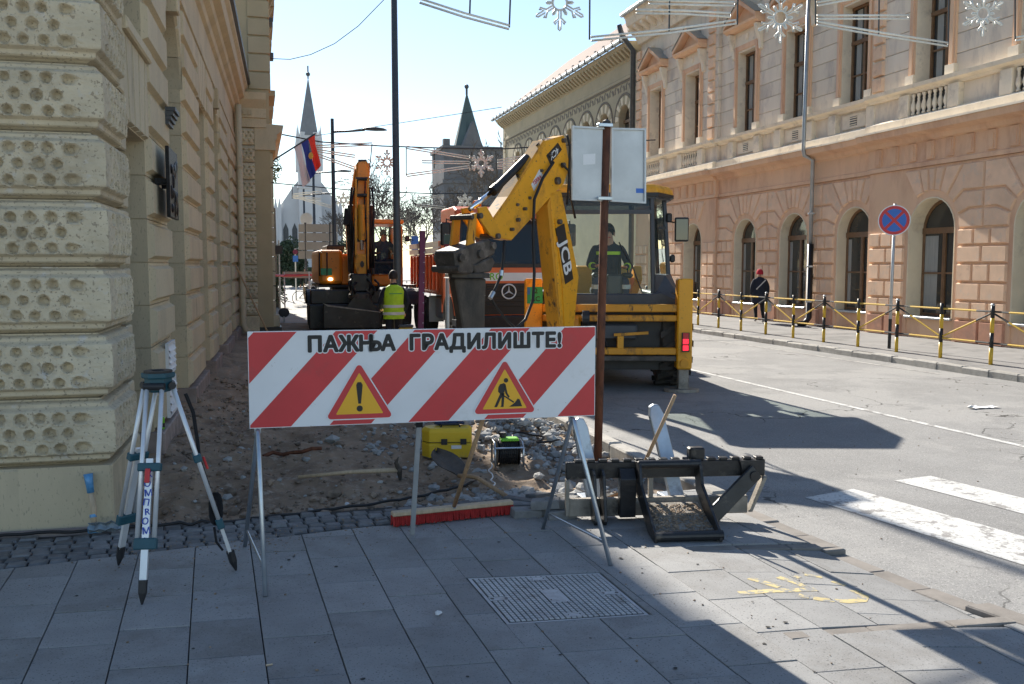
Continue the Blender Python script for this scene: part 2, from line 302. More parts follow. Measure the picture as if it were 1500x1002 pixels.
    def ball(s, c, r, n=10, m=7):
        rx, ry, rz = r if isinstance(r, (tuple, list)) else (r, r, r); c = Vector(c); vs = []
        for i in range(m):
            p = math.pi * (i + 0.5) / m
            vs += [c + Vector((rx * math.sin(p) * math.cos(2 * math.pi * k / n), ry * math.sin(p) * math.sin(2 * math.pi * k / n), rz * math.cos(p))) for k in range(n)]
        fs = [(i * n + k, (i + 1) * n + k, (i + 1) * n + (k + 1) % n, i * n + (k + 1) % n) for i in range(m - 1) for k in range(n)]
        fs += [tuple(range(n)), tuple(range(m * n - 1, (m - 1) * n - 1, -1))]
        return s.add(vs, fs)
    def mesh(s, name):
        me = bpy.data.meshes.new(name); me.from_pydata(s.v, [], s.f); me.update(); return me

def offset_poly(poly, d):
    """draw a polygon in by d (either winding)"""
    n = len(poly); area = sum(poly[i][0] * poly[(i + 1) % n][1] - poly[(i + 1) % n][0] * poly[i][1] for i in range(n))
    sg = 1 if area > 0 else -1; out = []
    for i in range(n):
        p0, p1, p2 = poly[i - 1], poly[i], poly[(i + 1) % n]
        a = (p1[0] - p0[0], p1[1] - p0[1]); b = (p2[0] - p1[0], p2[1] - p1[1])
        la = math.hypot(*a) or 1e-9; lb = math.hypot(*b) or 1e-9
        na = (-a[1] / la * sg, a[0] / la * sg); nb = (-b[1] / lb * sg, b[0] / lb * sg)
        k = 1 + na[0] * nb[0] + na[1] * nb[1]
        k = max(k, 0.35); out.append((p1[0] + d * (na[0] + nb[0]) / k, p1[1] + d * (na[1] + nb[1]) / k))
    return out
def clip_poly(poly, a, b, c):
    """keep the part of a polygon where a*x + b*y <= c"""
    out = []
    for i in range(len(poly)):
        p, q = poly[i], poly[(i + 1) % len(poly)]
        dp, dq = a * p[0] + b * p[1] - c, a * q[0] + b * q[1] - c
        if dp <= 0: out.append(p)
        if dp * dq < 0:
            t = dp / (dp - dq); out.append((p[0] + t * (q[0] - p[0]), p[1] + t * (q[1] - p[1])))
    return out

def ob(name, data, m=None, parent=None, smooth=False, bevel=0.0, seg=1):
    """link one mesh as one object"""
    me = data.mesh(name) if isinstance(data, MB) else data
    if m and not me.materials: me.materials.append(MATS[m])
    if smooth: me.polygons.foreach_set('use_smooth', [True] * len(me.polygons))
    o = bpy.data.objects.new(name, me); COL.objects.link(o); o.parent = parent
    if bevel:
        b = o.modifiers.new('bevel', 'BEVEL'); b.width = bevel; b.segments = seg; b.limit_method = 'ANGLE'; b.angle_limit = R(40)
    return o
def tag(o, label, cat, group=None):
    o['label'] = label; o['category'] = cat
    if group: o['group'] = group
    return o
def thing(name, label, cat, loc=(0, 0, 0), rz=0.0, group=None):
    o = bpy.data.objects.new(name, None); COL.objects.link(o); o.location = loc; o.rotation_euler = (0, 0, rz)
    o.empty_display_size = 0.1
    return tag(o, label, cat, group)
def struct(name, data, m, smooth=False):
    o = ob(name, data, m, smooth=smooth); o['kind'] = 'structure'; return o
def smooth_angle(o, ang=35):
    for p in o.data.polygons: p.use_smooth = True
    try: o.data.set_sharp_from_angle(angle=R(ang))
    except Exception: pass
    return o
def text_mesh(body, size, offset=0.0, extrude=0.001, shear=0.0, sx=1.0, align='CENTER', space=1.0):
    cu = bpy.data.curves.new('lettering', 'FONT'); cu.body = body; cu.size = size; cu.extrude = extrude
    cu.align_x = align; cu.align_y = 'CENTER'; cu.shear = shear; cu.space_character = space; cu.resolution_u = 3
    o = bpy.data.objects.new('lettering', cu); COL.objects.link(o)
    bpy.context.view_layer.update()
    me = bpy.data.meshes.new_from_object(o.evaluated_get(bpy.context.evaluated_depsgraph_get()))
    bpy.data.objects.remove(o); bpy.data.curves.remove(cu)
    if sx != 1.0: me.transform(Matrix.Diagonal((sx, 1, 1, 1)))
    me.materials.clear()
    if offset:                                        # heavier strokes: the same outline set a hair to every side
        v0 = [v.co.copy() for v in me.vertices]; f0 = [tuple(q.vertices) for q in me.polygons]; mb = MB()
        for k in range(13):
            a = 2 * math.pi * k / 12; d = Vector((math.cos(a), math.sin(a), 0)) * (offset if k < 12 else 0) + Vector((0, 0, 4e-5 * k)); mb.add([v + d for v in v0], f0)
        bpy.data.meshes.remove(me); me = mb.mesh('lettering')
    return me
def put_text(parent, body, size, m, origin, xdir, ydir, **k):
    """lettering lying on a plane spanned by xdir (reading direction) and ydir (up)"""
    me = text_mesh(body, size, **k); x = Vector(xdir).normalized(); y = Vector(ydir); y = (y - y.dot(x) * x).normalized(); z = x.cross(y)
    M = Matrix((x, y, z)).transposed().to_4x4(); M.translation = Vector(origin); me.transform(M)
    return ob('lettering', me, m, parent)

class Frame:
    """a vertical wall face: s runs along it, z up, n out of it"""
    def __init__(f, o, u, n): f.o, f.u, f.n = Vector(o), Vector(u), Vector(n)
    def P(f, s, z, n=0.0): return f.o + f.u * s + f.n * n + Vector((0, 0, z))
    def box(f, mb, s0, s1, z0, z1, n0, n1):
        return mb.prism([(s0, z0), (s1, z0), (s1, z1), (s0, z1)], f.P, n0, n1)
    def profile(f, mb, prof, s0, s1):
        """moulding: outline of (n, z) run along the wall"""
        n = len(prof); vs = [f.P(s0, z, d) for d, z in prof] + [f.P(s1, z, d) for d, z in prof]
        return mb.add(vs, [tuple(range(n)), tuple(range(2 * n - 1, n - 1, -1))] + [(i, n + i, n + (i + 1) % n, (i + 1) % n) for i in range(n)])
def arc(cx, cz, r, a0, a1, n):
    return [(cx + r * math.cos(R(a0 + (a1 - a0) * i / n)), cz + r * math.sin(R(a0 + (a1 - a0) * i / n))) for i in range(n + 1)]
# ------------------------------------------------------------------ ground, road, pavements
ROADZ = -0.10
struct('ground', MB().box(-400, 400, -60, 900, -0.6, -0.16), 'far_paving')
KERB = [(4.9, 0.5), (4.35, 2.3), (3.92, 3.3), (3.72, 4.1), (3.60, 5.0), (3.52, 5.9), (3.44, 7.4), (3.43, 9.0), (3.43, 30.0), (3.43, 90.0)]
def kerb_x(y):
    for (x0, y0), (x1, y1) in zip(KERB, KERB[1:]):
        if y0 <= y <= y1: return x0 + (x1 - x0) * (y - y0) / (y1 - y0)
    return KERB[0][0] if y < KERB[0][1] else KERB[-1][0]
road = MB()
ys = [-12, -5, 0.5, 2.3, 3.3, 4.1, 5.0, 5.9, 7.4, 9, 14, 20, 30, 45, 60, 80, 100]
vs = []
for y in ys: vs += [(kerb_x(y) - 0.02 if y > 0.4 else 4.9 + (0.5 - y) * 0.8, y, ROADZ), (11.70, y, ROADZ)]
road.add(vs, [(2 * i, 2 * i + 1, 2 * i + 3, 2 * i + 2) for i in range(len(ys) - 1)])
struct('road', road, 'asphalt')
struct('far_square', MB().box(-40, 60, 62, 100, -0.155, -0.085), 'far_paving')
struct('far_pavement', MB().box(0.0, 3.28, 29.0, 61.9, -0.158, -0.02), 'far_paving')
# right-hand walkway with its kerb stones
rw = struct('right_pavement', MB().box(11.80, 15.42, 3.0, 62.0, -0.15, 0.02), 'walk_asphalt')
ks = MB().chamfer([(0, 0), (0.17, 0), (0.17, 0.585), (0, 0.585)], lambda a, b, d: (a, b, d), -0.14, 0.025, 0.02).mesh('kerb_stone')
ks.materials.append(MATS['kerb'])
rng = random.Random(3)
for i in range(75):
    o = ob('kerb_stone', ks, None, rw); o.location = (11.635 + rng.uniform(-.008, .008), 7.0 + 0.6 * i, rng.uniform(-.012, .006))
    o.rotation_euler = (rng.uniform(-.01, .01), rng.uniform(-.03, .03), rng.uniform(-.012, .012))
# left kerb beside the trench
lk = bpy.data.objects.new('trench_kerb', None); COL.objects.link(lk); lk['kind'] = 'structure'
k1 = MB().chamfer([(-0.14, 0), (0.0, 0), (0.0, 0.985), (-0.14, 0.985)], lambda a, b, d: (a, b, d), -0.34, 0.012, 0.015).mesh('kerb_stone')
k1.materials.append(MATS['kerb'])
y = 6.3
while y < 29:
    o = ob('kerb_stone', k1, None, lk); x = kerb_x(y); x1 = kerb_x(y + 1)
    o.location = (x, y, rng.uniform(-.01, .012)); o.rotation_euler = (0, rng.uniform(-.02, .02), -math.atan2(x1 - x, 1.0) + rng.uniform(-.006, .006)); y += 1.0
# road paint
def ribbon(mb, pts, wd, z):
    pts = [Vector((p[0], p[1], 0)) for p in pts]; L_, R_ = [], []
    for i, p in enumerate(pts):
        d = (pts[min(i + 1, len(pts) - 1)] - pts[max(i - 1, 0)]).normalized(); n = Vector((-d.y, d.x, 0)) * wd / 2
        for q, l in ((p + n, L_), (p - n, R_)): l.append((q.x, q.y, z(q.x, q.y) if callable(z) else z))
    n = len(pts)
    return mb.add(L_ + R_, [(i, n + i, n + i + 1, i + 1) for i in range(n - 1)])
o = struct('lane_line', ribbon(MB(), [(7.62, 4.0), (7.50, 9.0), (7.41, 15), (7.40, 60)], 0.085, ROADZ + 0.004), 'road_paint')
o = struct('worn_lane_line', ribbon(MB(), [(11.2, 13.0), (11.0, 18.0), (10.8, 21)], 0.10, ROADZ + 0.004), 'old_paint')
zd = Vector((0.19, -0.982))
for x0, y0, x1, y1, ln in ((4.18, 6.29, 4.73, 6.43, 3.4), (5.25, 6.59, 5.68, 6.66, 3.2)):
    z = ROADZ + 0.004
    struct('crossing_stripe', MB().add([(x0, y0, z), (x1, y1, z), (x1 + zd.x * ln, y1 + zd.y * ln, z), (x0 + zd.x * ln, y0 + zd.y * ln, z)], [(0, 1, 2, 3)]), 'road_paint')

# ------------------------------------------------------------------ slabs of the near pavement
def ramp_z(x, y):
    """the dropped kerb: the pavement falls to the road between two edge stones"""
    return -max(0.0, min(1.0, (x - 2.72) / 0.85)) * (0.092 if 3.74 < y < 5.02 else 0.06 if y < 6.3 else 0.0)
pav = struct('pavement', MB().add([(-3, 1.2, -0.03), (2.6, 1.2, -0.03), (2.6, 6.6, -0.03), (-3, 6.6, -0.03)], [(0, 1, 2, 3)]), 'joint_sand')
pv2 = []
for y in (1.2, 2.3, 3.3, 3.74, 5.02, 5.9, 6.6): pv2 += [(2.6, y, -0.03), (kerb_x(y) - 0.02, y, -0.13)]
ob('sand_bed', MB().add(pv2, [(2 * i, 2 * i + 1, 2 * i + 3, 2 * i + 2) for i in range(6)]), 'joint_sand', pav)
PB = R(-2.5); pu = (math.sin(PB), math.cos(PB)); pvv = (math.cos(R(-5.6)), math.sin(R(-5.6)))
def PW(v, u): return (v * pvv[0] + u * pu[0], v * pvv[1] + u * pu[1])
VJ = [-2.45, -2.12, -1.79, -1.46, -1.14, -0.811, -0.476, -0.150, 0.177, 0.504, 0.834, 1.147, 1.458, 1.786, 2.10, 2.43, 2.76, 3.09, 3.42, 3.75, 4.08]
PH = [4.3, 4.52, 4.30, 4.45, 4.70, 4.513, 4.624, 4.176, 4.31, 4.532, 4.222, 4.755, 4.18, 4.23, 3.82, 4.1, 4.0, 4.2, 3.95, 4.15]
MH = [(1.10, 4.905), (1.14, 4.20), (1.87, 4.124), (1.852, 4.79)]
PIT = 0.4515
MHE = []
for (xa, ya), (xb, yb) in zip(MH, MH[1:] + MH[:1]):                     # edges with the inside where a*x + b*y <= c
    a_, b_ = -(yb - ya), (xb - xa); l_ = -math.hypot(a_, b_); a_, b_ = a_ / l_, b_ / l_; MHE.append((a_, b_, a_ * xa + b_ * ya + 0.006))
for c in range(len(VJ) - 1):
    v0, v1 = VJ[c] * 1.01, VJ[c + 1] * 1.01
    k0 = -8
    for k in range(k0, 6):
        u0 = PH[c] + 0.142 * (v0 + v1) / 2 + k * PIT; u1 = u0 + PIT
        if u1 < 1.7 or u0 > 6.9: continue
        g = 0.0028
        poly = [PW(v0 + g, u0 + g), PW(v1 - g, u0 + g), PW(v1 - g, u1 - g), PW(v0 + g, u1 - g)]
        poly = clip_poly(poly, -0.14, 1, 5.965)                     # the setts begin here
        if not poly: continue
        cx = sum(p[0] for p in poly) / len(poly); cy = sum(p[1] for p in poly) / len(poly)
        if cx > 2.0: poly = clip_poly(poly, 0, 1, 6.42)
        kx = kerb_x(cy) - 0.16
        if cx > kx - 0.6:
            y0, y1 = cy - .25, cy + .25; xa, xb = kerb_x(y0) - 0.155, kerb_x(y1) - 0.155
            poly = clip_poly(poly, 1, -(xb - xa) / 0.5, xa - (xb - xa) / 0.5 * y0)
        if len(poly) < 3: continue
        def halves(ps, lo, hi):
            out = []
            for p in ps: out += [q for q in (clip_poly(p, *lo), clip_poly(p, *hi)) if len(q) > 2]
            return out
        pieces = [poly]
        if cx > 2.6:
            for yb, g2 in ((3.705, .047), (5.05, .047)): pieces = halves(pieces, (0, 1, yb - g2), (0, -1, -yb - g2))
        bx0, bx1 = min(p[0] for p in poly), max(p[0] for p in poly); by0, by1 = min(p[1] for p in poly), max(p[1] for p in poly)
        if bx0 < 1.89 and bx1 > 1.08 and by0 < 4.93 and by1 > 4.10:      # nothing under the cover plate
            new = []
            for p in pieces:
                inner = p
                for e in MHE:
                    q = clip_poly(inner, -e[0], -e[1], -e[2])             # outside this edge
                    if len(q) > 2: new.append(q)
                    inner = clip_poly(inner, *e)
                    if len(inner) < 3: break
            pieces = new
        inr0 = cx > 2.4 and 3.5 < cy < 5.3
        dz, tx, ty = rng.uniform(-.0022, .0022), rng.uniform(-.006, .006), rng.uniform(-.006, .006)
        if inr0: tx *= .3; ty *= .3
        for q in pieces:
            n = len(q); ar = abs(sum(q[i][0] * q[(i + 1) % n][1] - q[(i + 1) % n][0] * q[i][1] for i in range(n))) / 2
            if ar < 0.003: continue
            inr = 3.74 < sum(p[1] for p in q) / n < 5.02 and cx > 2.6
            fn = lambda a, b, d: (a, b, d + ramp_z(a, b) + dz + tx * (a - cx) + ty * (b - cy))
            ob('paving_slab', MB().chamfer(q, fn, -0.035, 0.0, 0.0022), 'slab', pav)
# edge stones along the dropped kerb and the two stones that close the ramp
for i in range(14):
    y0 = 1.9 + 0.34 * i; y1 = y0 + 0.334
    if y1 > 6.3: break
    a, b = kerb_x(y0), kerb_x(y1); low = 3.7 < y0 < 4.95
    fn = lambda p, q, d: (p, q, d + (-0.092 if low else -0.062))
    ob('edge_stone', MB().chamfer([(a - .15, y0), (a, y0), (b, y1), (b - .15, y1)], fn, -0.15, rng.uniform(-.006, .006), 0.008), 'slab_edge', pav)
for (xa, ya), (xb, yb) in (((2.52, 5.055), (3.60, 5.045)), ((2.38, 3.70), (3.78, 3.71))):
    for t in (0, 1, 2):
        x0 = xa + (xb - xa) * t / 3 + .004; x1 = xa + (xb - xa) * (t + 1) / 3 - .004; yy = ya + (yb - ya) * (t + .5) / 3
        fn = lambda p, q, d: (p, q, d - 0.066 * max(0, (p - xa) / (xb - xa)))
        ob('edge_stone', MB().chamfer([(x0, yy - .042), (x1, yy - .042), (x1, yy + .042), (x0, yy + .042)], fn, -0.12, rng.uniform(0.0, .006), 0.006), 'slab_edge', pav)
# setts
sp = struct('sett_paving', MB().add([(-3, 5.4, -0.028), (2.4, 6.2, -0.028), (2.4, 6.75, -0.045), (-3, 6.55, -0.045)], [(0, 1, 2, 3)]), 'joint_sand')
sm = []
for k in range(5):
    r2 = random.Random(k); b = [(-.052 + r2.uniform(-.004, .004), -.044 + r2.uniform(-.004, .004)), (.052 + r2.uniform(-.005, .003), -.044), (.051, .044 + r2.uniform(-.005, .003)), (-.051 + r2.uniform(-.003, .005), .044)]
    me = MB().chamfer(b, lambda a, c, d: (a, c, d + r2.uniform(-.003, .003)), -0.04, 0.0, 0.010).mesh('sett'); me.materials.append(MATS['sett']); sm.append(me)
for i in range(-26, 24):
    for j in range(9):
        a = 0.10; xx, yy = i * 0.112 + 0.02 * (j % 2), j * 0.094
        x = xx * math.cos(a) - yy * math.sin(a) + 0.03; y = 5.93 + xx * math.sin(a) + yy * math.cos(a)
        yl = 5.965 + 0.14 * x; yu = 6.52 + 0.04 * x + 0.05 * noise.noise((x * 2, 0, 0))
        if x < -2.6 or x > 2.02 or y < yl + 0.05 or y > yu: continue
        o = ob('sett', rng.choice(sm), None, sp); o.location = (x, y, -0.008 + rng.uniform(-.008, .004))
        o.rotation_euler = (rng.uniform(-.06, .06), rng.uniform(-.06, .06), a + rng.uniform(-.05, .05) + (math.pi if rng.random() < .5 else 0))
# painted wheelchair mark on the ramp
bpy.context.view_layer.update(); _dg = bpy.context.evaluated_depsgraph_get()
def zz(x, y):
    """paint lies on whatever slab is there"""
    hit, loc, *_ = S.ray_cast(_dg, Vector((x, y, 1.0)), Vector((0, 0, -1)))
    return max(loc.z, ramp_z(x, y) - .02) + 0.0015 if hit else 0.0
def gp(px, py): 
    p = at(px, py, 10.0); d = (p - Vector((0, 0, CAMH))); t = -CAMH / d.z
    return (d.x * t, d.y * t)
mk = MB()
for pts, wd in (([(1083, 869), (1120, 866), (1196, 858)], .055), ([(1098, 846), (1142, 858)], .06), ([(1140, 842), (1165, 849), (1194, 861)], .05),
                ([(1178, 834), (1205, 836)], .04), ([(1219, 841), (1240, 846)], .04), ([(1250, 853), (1266, 860), (1263, 869), (1240, 874), (1205, 874), (1170, 869)], .055), ([(1160, 838), (1172, 841)], .05)):
    q = [gp(*p) for p in pts]; fine = []
    for (a, b), (c, d) in zip(q, q[1:]): fine += [(a + (c - a) * t / 9, b + (d - b) * t / 9) for t in range(9)]
    ribbon(mk, fine + [q[-1]], wd, zz)
struct('wheelchair_marking', mk, 'yellow_paint')

# ------------------------------------------------------------------ the dug-up strip
def soil_h(x, y):
    h = -0.105 + 0.055 * noise.noise((x * 0.9, y * 0.9, 3)) + 0.032 * noise.noise((x * 2.6, y * 2.6, 7)) + 0.028 * noise.noise((x * 7, y * 7, 1)) + 0.016 * noise.noise((x * 17, y * 17, 5)) + 0.009 * noise.noise((x * 37, y * 37, 2))
    r = abs(noise.noise((x * 1.7 + 4, y * 0.8, 9))); h += 0.05 * max(0, 0.25 - r) / 0.25
    t = min(1.0, max(0.0, (y - 6.35) / 0.7)); h = h * t + (1 - t) * (-0.045 + 0.012 * noise.noise((x * 20, y * 20, 0)))
    if x < 0.2: h += 0.10 * max(0, (0.2 - x)) * min(1, max(0, y - 7))
    k = min(1.0, max(0.0, (3.3 - x) / 0.5)); h = h * (0.4 + 0.6 * k) - 0.10 * (1 - k)
    if y > 17: h *= max(0.25, 1 - (y - 17) / 8)
    return min(h, 0.03)
sb = MB(); yrows = []; y = 6.40
while y < 29.1: yrows.append(y); y += 0.03 if y < 8.5 else 0.045 if y < 11 else 0.10 if y < 15 else 0.25
xs = [-1.7 + 0.035 * i for i in range(144)]; nx = len(xs)
for y in yrows: sb.v += [(x, y, soil_h(x, y)) for x in xs]
sb.f = [(j * nx + i, j * nx + i + 1, (j + 1) * nx + i + 1, (j + 1) * nx + i) for j in range(len(yrows) - 1) for i in range(nx - 1)]
o = ob('dug_soil', sb, 'soil', smooth=True); o['kind'] = 'structure'
rng = random.Random(11)
heap = MB()
for i in range(2000):
    u = rng.random()
    if u < 0.45: x, y = rng.gauss(2.85, 0.32), rng.gauss(9.6, 1.2)
    elif u < 0.64: x, y = rng.gauss(1.95, 0.45), rng.gauss(6.72, 0.16)
    elif u < 0.70: x, y = rng.uniform(-.8, 2.6), rng.uniform(6.7, 12)
    else: x, y = rng.uniform(1.0, 3.25), rng.uniform(8, 14)
    if not (-.9 < x < 3.27) or y < 6.5: continue
    s_ = min(0.10, 0.012 + rng.expovariate(1 / 0.018)); near = math.exp(-((x - 2.9) / .4) ** 2 - ((y - 9.8) / 1.3) ** 2)
    heap.rock((x, y, soil_h(x, y) + s_ * 0.25 + near * 0.14 * rng.random()), s_, rng)
o = ob('rubble_heap', heap, 'rubble'); o['kind'] = 'stuff'; tag(o, 'pale broken concrete rubble heaped along the kerb of the trench', 'rubble')
clod = MB()
for i in range(2300):
    u = rng.random()
    if u < 0.3: x, y = rng.uniform(-.95, 2.2), 6.6 + rng.expovariate(1 / .25)
    elif u < 0.5: x, y = rng.gauss(-.35, .35), rng.uniform(7, 15)
    else: x, y = rng.uniform(-.95, 3.2), rng.uniform(6.6, 13)
    if x < -.93 or x > 3.25: continue
    s_ = min(0.065, 0.005 + rng.expovariate(1 / 0.0105)); clod.rock((x, y, soil_h(x, y) + s_ * 0.3), s_, rng)
o = ob('soil_clods', clod, 'rubble_dark'); o['kind'] = 'stuff'; tag(o, 'dark clods of earth and broken asphalt strewn over the dug soil', 'clods')
grit = MB()
for i in range(420):
    if i < 300: x, y = rng.uniform(3.7, 11), rng.uniform(3, 12); z = ROADZ
    else: x, y = rng.uniform(-2, 3.3), rng.uniform(3.2, 5.9); z = 0.0 + (ramp_z(x, y))
    s_ = rng.choice((.004, .005, .006, .009)) * (1.5 if rng.random() < .06 else 1); grit.rock((x, y, z + s_ * .3), s_, rng)
o = ob('road_grit', grit, 'rubble_dark'); o['kind'] = 'stuff'; tag(o, 'small dark grit scattered over road and paving slabs', 'grit')
spill = MB()
for i in range(700):
    x = rng.uniform(-.9, 2.4); y = 5.965 + .14 * x + rng.gauss(.02, .12) - (rng.expovariate(3.5) if rng.random() < .3 else 0)
    s_ = rng.uniform(.0025, .008) * (1.6 if rng.random() < .08 else 1); spill.rock((x, y, .001), s_, rng, (1, 1, .5))
o = ob('spilled_soil', spill, 'rubble_dark'); o['kind'] = 'stuff'; tag(o, 'crumbs of soil spilled over setts and slabs along the trench edge', 'soil crumbs')
gum = MB()
for i in range(46):
    x, y = rng.uniform(-2.0, 2.5), rng.uniform(2.9, 5.8); r_ = rng.uniform(.006, .013); k = rng.uniform(0, 6)
    if 1.05 < x < 1.9 and 4.1 < y < 4.95: continue
    gum.add([(x + r_ * (1 + .25 * math.sin(3 * t + k)) * math.cos(t), y + r_ * (1 + .2 * math.sin(2 * t + k)) * math.sin(t), .0042) for t in (2 * math.pi * j / 9 for j in range(9))], [tuple(range(9))])
o = ob('gum_spots', gum, 'joint_sand'); o['kind'] = 'stuff'; tag(o, 'small dark gum spots trodden into the paving slabs', 'gum spots')
# ------------------------------------------------------------------ the rusticated building on the left
LA = R(1.67); LU = Vector((math.sin(LA), math.cos(LA), 0)); LN = Vector((math.cos(LA), -math.sin(LA), 0))
LF = Frame((-1.03, 6.60, 0), LU, LN)               # the street side
FF = Frame((-1.03, 6.60, 0), -LN, -LU)             # the side that faces the camera
lb = thing('rusticated_building', 'beige rusticated building with dimpled corner stones and deep window openings at left', 'building', (-1.5, 8, 0))
lb_inv = Matrix.Translation((1.5, -8, 0))
def lpart(name, mb, m, parent=None, **k):
    """part given in world coordinates under a root that stands elsewhere"""
    o = ob(name, mb, m, parent or lb, **k)
    if parent is None: o.matrix_parent_inverse = lb_inv
    return o
def stone(fr, poly, m, name='stone_block', proud=0.055, depth=0.5, gap=0.004, rim=0.03, bev=0.032, parent=None, inv=None):
    """dressed block: body through the wall and a bevelled face standing proud"""
    mb = MB(); q = offset_poly(poly, gap)
    mb.prism(q, fr.P, -depth, 0.0); f = offset_poly(poly, rim); mb.prism(f, fr.P, -0.001, proud, inset=bev, back=False)
    o = ob(name, mb, m, parent)
    if inv: o.matrix_parent_inverse = inv
    return o
def rect(s0, s1, z0, z1): return [(s0, z0), (s1, z0), (s1, z1), (s0, z1)]
def lstone(poly, **k): return stone(LF, poly, 'stucco', parent=lb, inv=lb_inv, **k)
CH = 0.395; Z0 = 0.20
piers = [(2.42, 3.93), (5.62, 7.64), (9.07, 10.48), (12.18, 14.52), (16.0, 18.4)]
core = MB(); LF.box(core, 0.03, 18.4, 4.93, 6.2, -0.6, -0.02)
for a, b in [(0.05, 1.08)] + piers: LF.box(core, a + .02, b - .02, -0.3, 4.95, -0.48, -0.02)
LF.box(core, 0.0, 18.4, -0.3, 6.2, -3.2, -3.0); FF.box(core, 0.03, 3.2, -0.3, 6.2, -0.5, -0.03)
lpart('wall', core, 'stucco')
for a, b in piers:
    for k in range(12): lstone(rect(a, b, Z0 + CH * k, Z0 + CH * (k + 1)))
    p = MB().chamfer(rect(a - .06, b + .06, -0.35, Z0), LF.P, -0.5, 0.10, 0.012); lpart('plinth', p, 'plinth_stone')
ZT = Z0 + CH * 12
def arch_head(s0, s1, zs):
    c = (s0 + s1) / 2; r = (s1 - s0) / 2; n = 7
    for i in range(n):
        a0, a1 = 180 * i / n, 180 * (i + 1) / n
        pts = arc(c, zs, r, a0, a1, 3); out = [(c + 4 * math.cos(R(a)), zs + 4 * math.sin(R(a))) for a in (a1, a0)]
        q = pts + out
        for h in ((1, 0, s1), (-1, 0, -s0), (0, 1, ZT), (0, -1, -zs)): q = clip_poly(q, *h)
        q = [p for j, p in enumerate(q) if math.hypot(p[0] - q[j - 1][0], p[1] - q[j - 1][1]) > 1e-4]
        if len(q) > 2: lstone(q, name='voussoir', rim=0.012, bev=0.015, proud=0.03)
def flat_head(s0, s1, z0, z1, n=5):
    for i in range(n):
        a = s0 + (s1 - s0) * i / n; b = s0 + (s1 - s0) * (i + 1) / n; c = (s0 + s1) / 2; k = 0.28
        lstone([(a, z0), (b, z0), (c + (b - c) * (1 + k) if 0 < i + 1 < n else b, z1), (c + (a - c) * (1 + k) if i > 0 else a, z1)] if 0 < i < n - 1 or True else [], name='voussoir', rim=0.012, bev=0.015, proud=0.045)
arch_head(3.93, 5.62, 3.92); arch_head(10.48, 12.18, 3.92)
for s0, s1 in ((3.93, 5.62), (10.48, 12.18)):
    k = MB(); q = [((s0 + s1) / 2 - .10, 4.62), ((s0 + s1) / 2 + .10, 4.62), ((s0 + s1) / 2 + .17, ZT + .02), ((s0 + s1) / 2 - .17, ZT + .02)]
    lpart('keystone', k.chamfer(q, LF.P, -0.2, 0.10, 0.015), 'stucco')
flat_head(7.64, 9.07, 4.17, ZT); flat_head(14.52, 16.0, 4.17, ZT); flat_head(1.10, 2.42, 2.87, 3.58)
lpart('sill', MB().chamfer(rect(1.10, 2.42, 3.56, 3.66), LF.P, -0.5, 0.09, 0.015), 'stucco')
lstone(rect(1.10, 2.42, 4.72, ZT))
# windows set deep in the openings
for s0, s1, z0, z1 in ((1.10, 2.42, 0.0, 2.87), (1.10, 2.42, 3.66, 4.72), (3.93, 5.62, 0.9, 4.75), (7.64, 9.07, 0.9, 4.17), (10.48, 12.18, 0.9, 4.75), (14.52, 16.0, 0.9, 4.17)):
    g = lpart('window', LF.box(MB(), s0, s1, z0, z1, -0.44, -0.42), 'window_glass')
    f = MB()
    for t in (0.02, 0.5, 0.98): LF.box(f, s0 + (s1 - s0) * t - .035, s0 + (s1 - s0) * t + .035, z0, z1, -0.417, -0.37)
    for t in (0.02, 0.68, 0.98): LF.box(f, s0, s1, z0 + (z1 - z0) * t - .03, z0 + (z1 - z0) * t + .03, -0.415, -0.385)
    fo = ob('window_frame', f, 'brown_wood', g); 
    if z0 > .5 and z0 < 2: lpart('apron', MB().chamfer(rect(s0 + .004, s1 - .004, -0.3, z0), LF.P, -0.40, -0.25, 0.015), 'stucco')
# frieze, cornice, gutter
cor = MB(); prof = [(-.02, 4.95), (0.05, 4.97), (0.05, 5.07), (0.015, 5.10), (0.015, 5.62), (0.07, 5.66), (0.09, 5.76), (0.17, 5.82), (0.19, 5.92), (0.30, 5.98), (0.32, 6.18), (0.38, 6.24), (0.38, 6.34), (-.02, 6.40)]
LF.profile(cor, prof, -0.38, 18.35); lpart('cornice', cor, 'stucco')
c2 = MB(); FF.profile(c2, [(max(n, -.02), z) for n, z in prof], 0.03, 3.2); lpart('cornice', c2, 'stucco')
g = MB(); LF.profile(g, [(0.36, 6.33), (0.44, 6.35), (0.45, 6.42), (0.36, 6.43)], -0.4, 18.3); lpart('gutter', g, 'zinc_dark')
rf = MB(); rf.add([LF.P(-.4, 6.42, .4), LF.P(18.4, 6.42, .4), LF.P(18.4, 8.0, -3), LF.P(-.4, 8.0, -3)], [(0, 1, 2, 3)]); lpart('roof', rf, 'roof_tile')
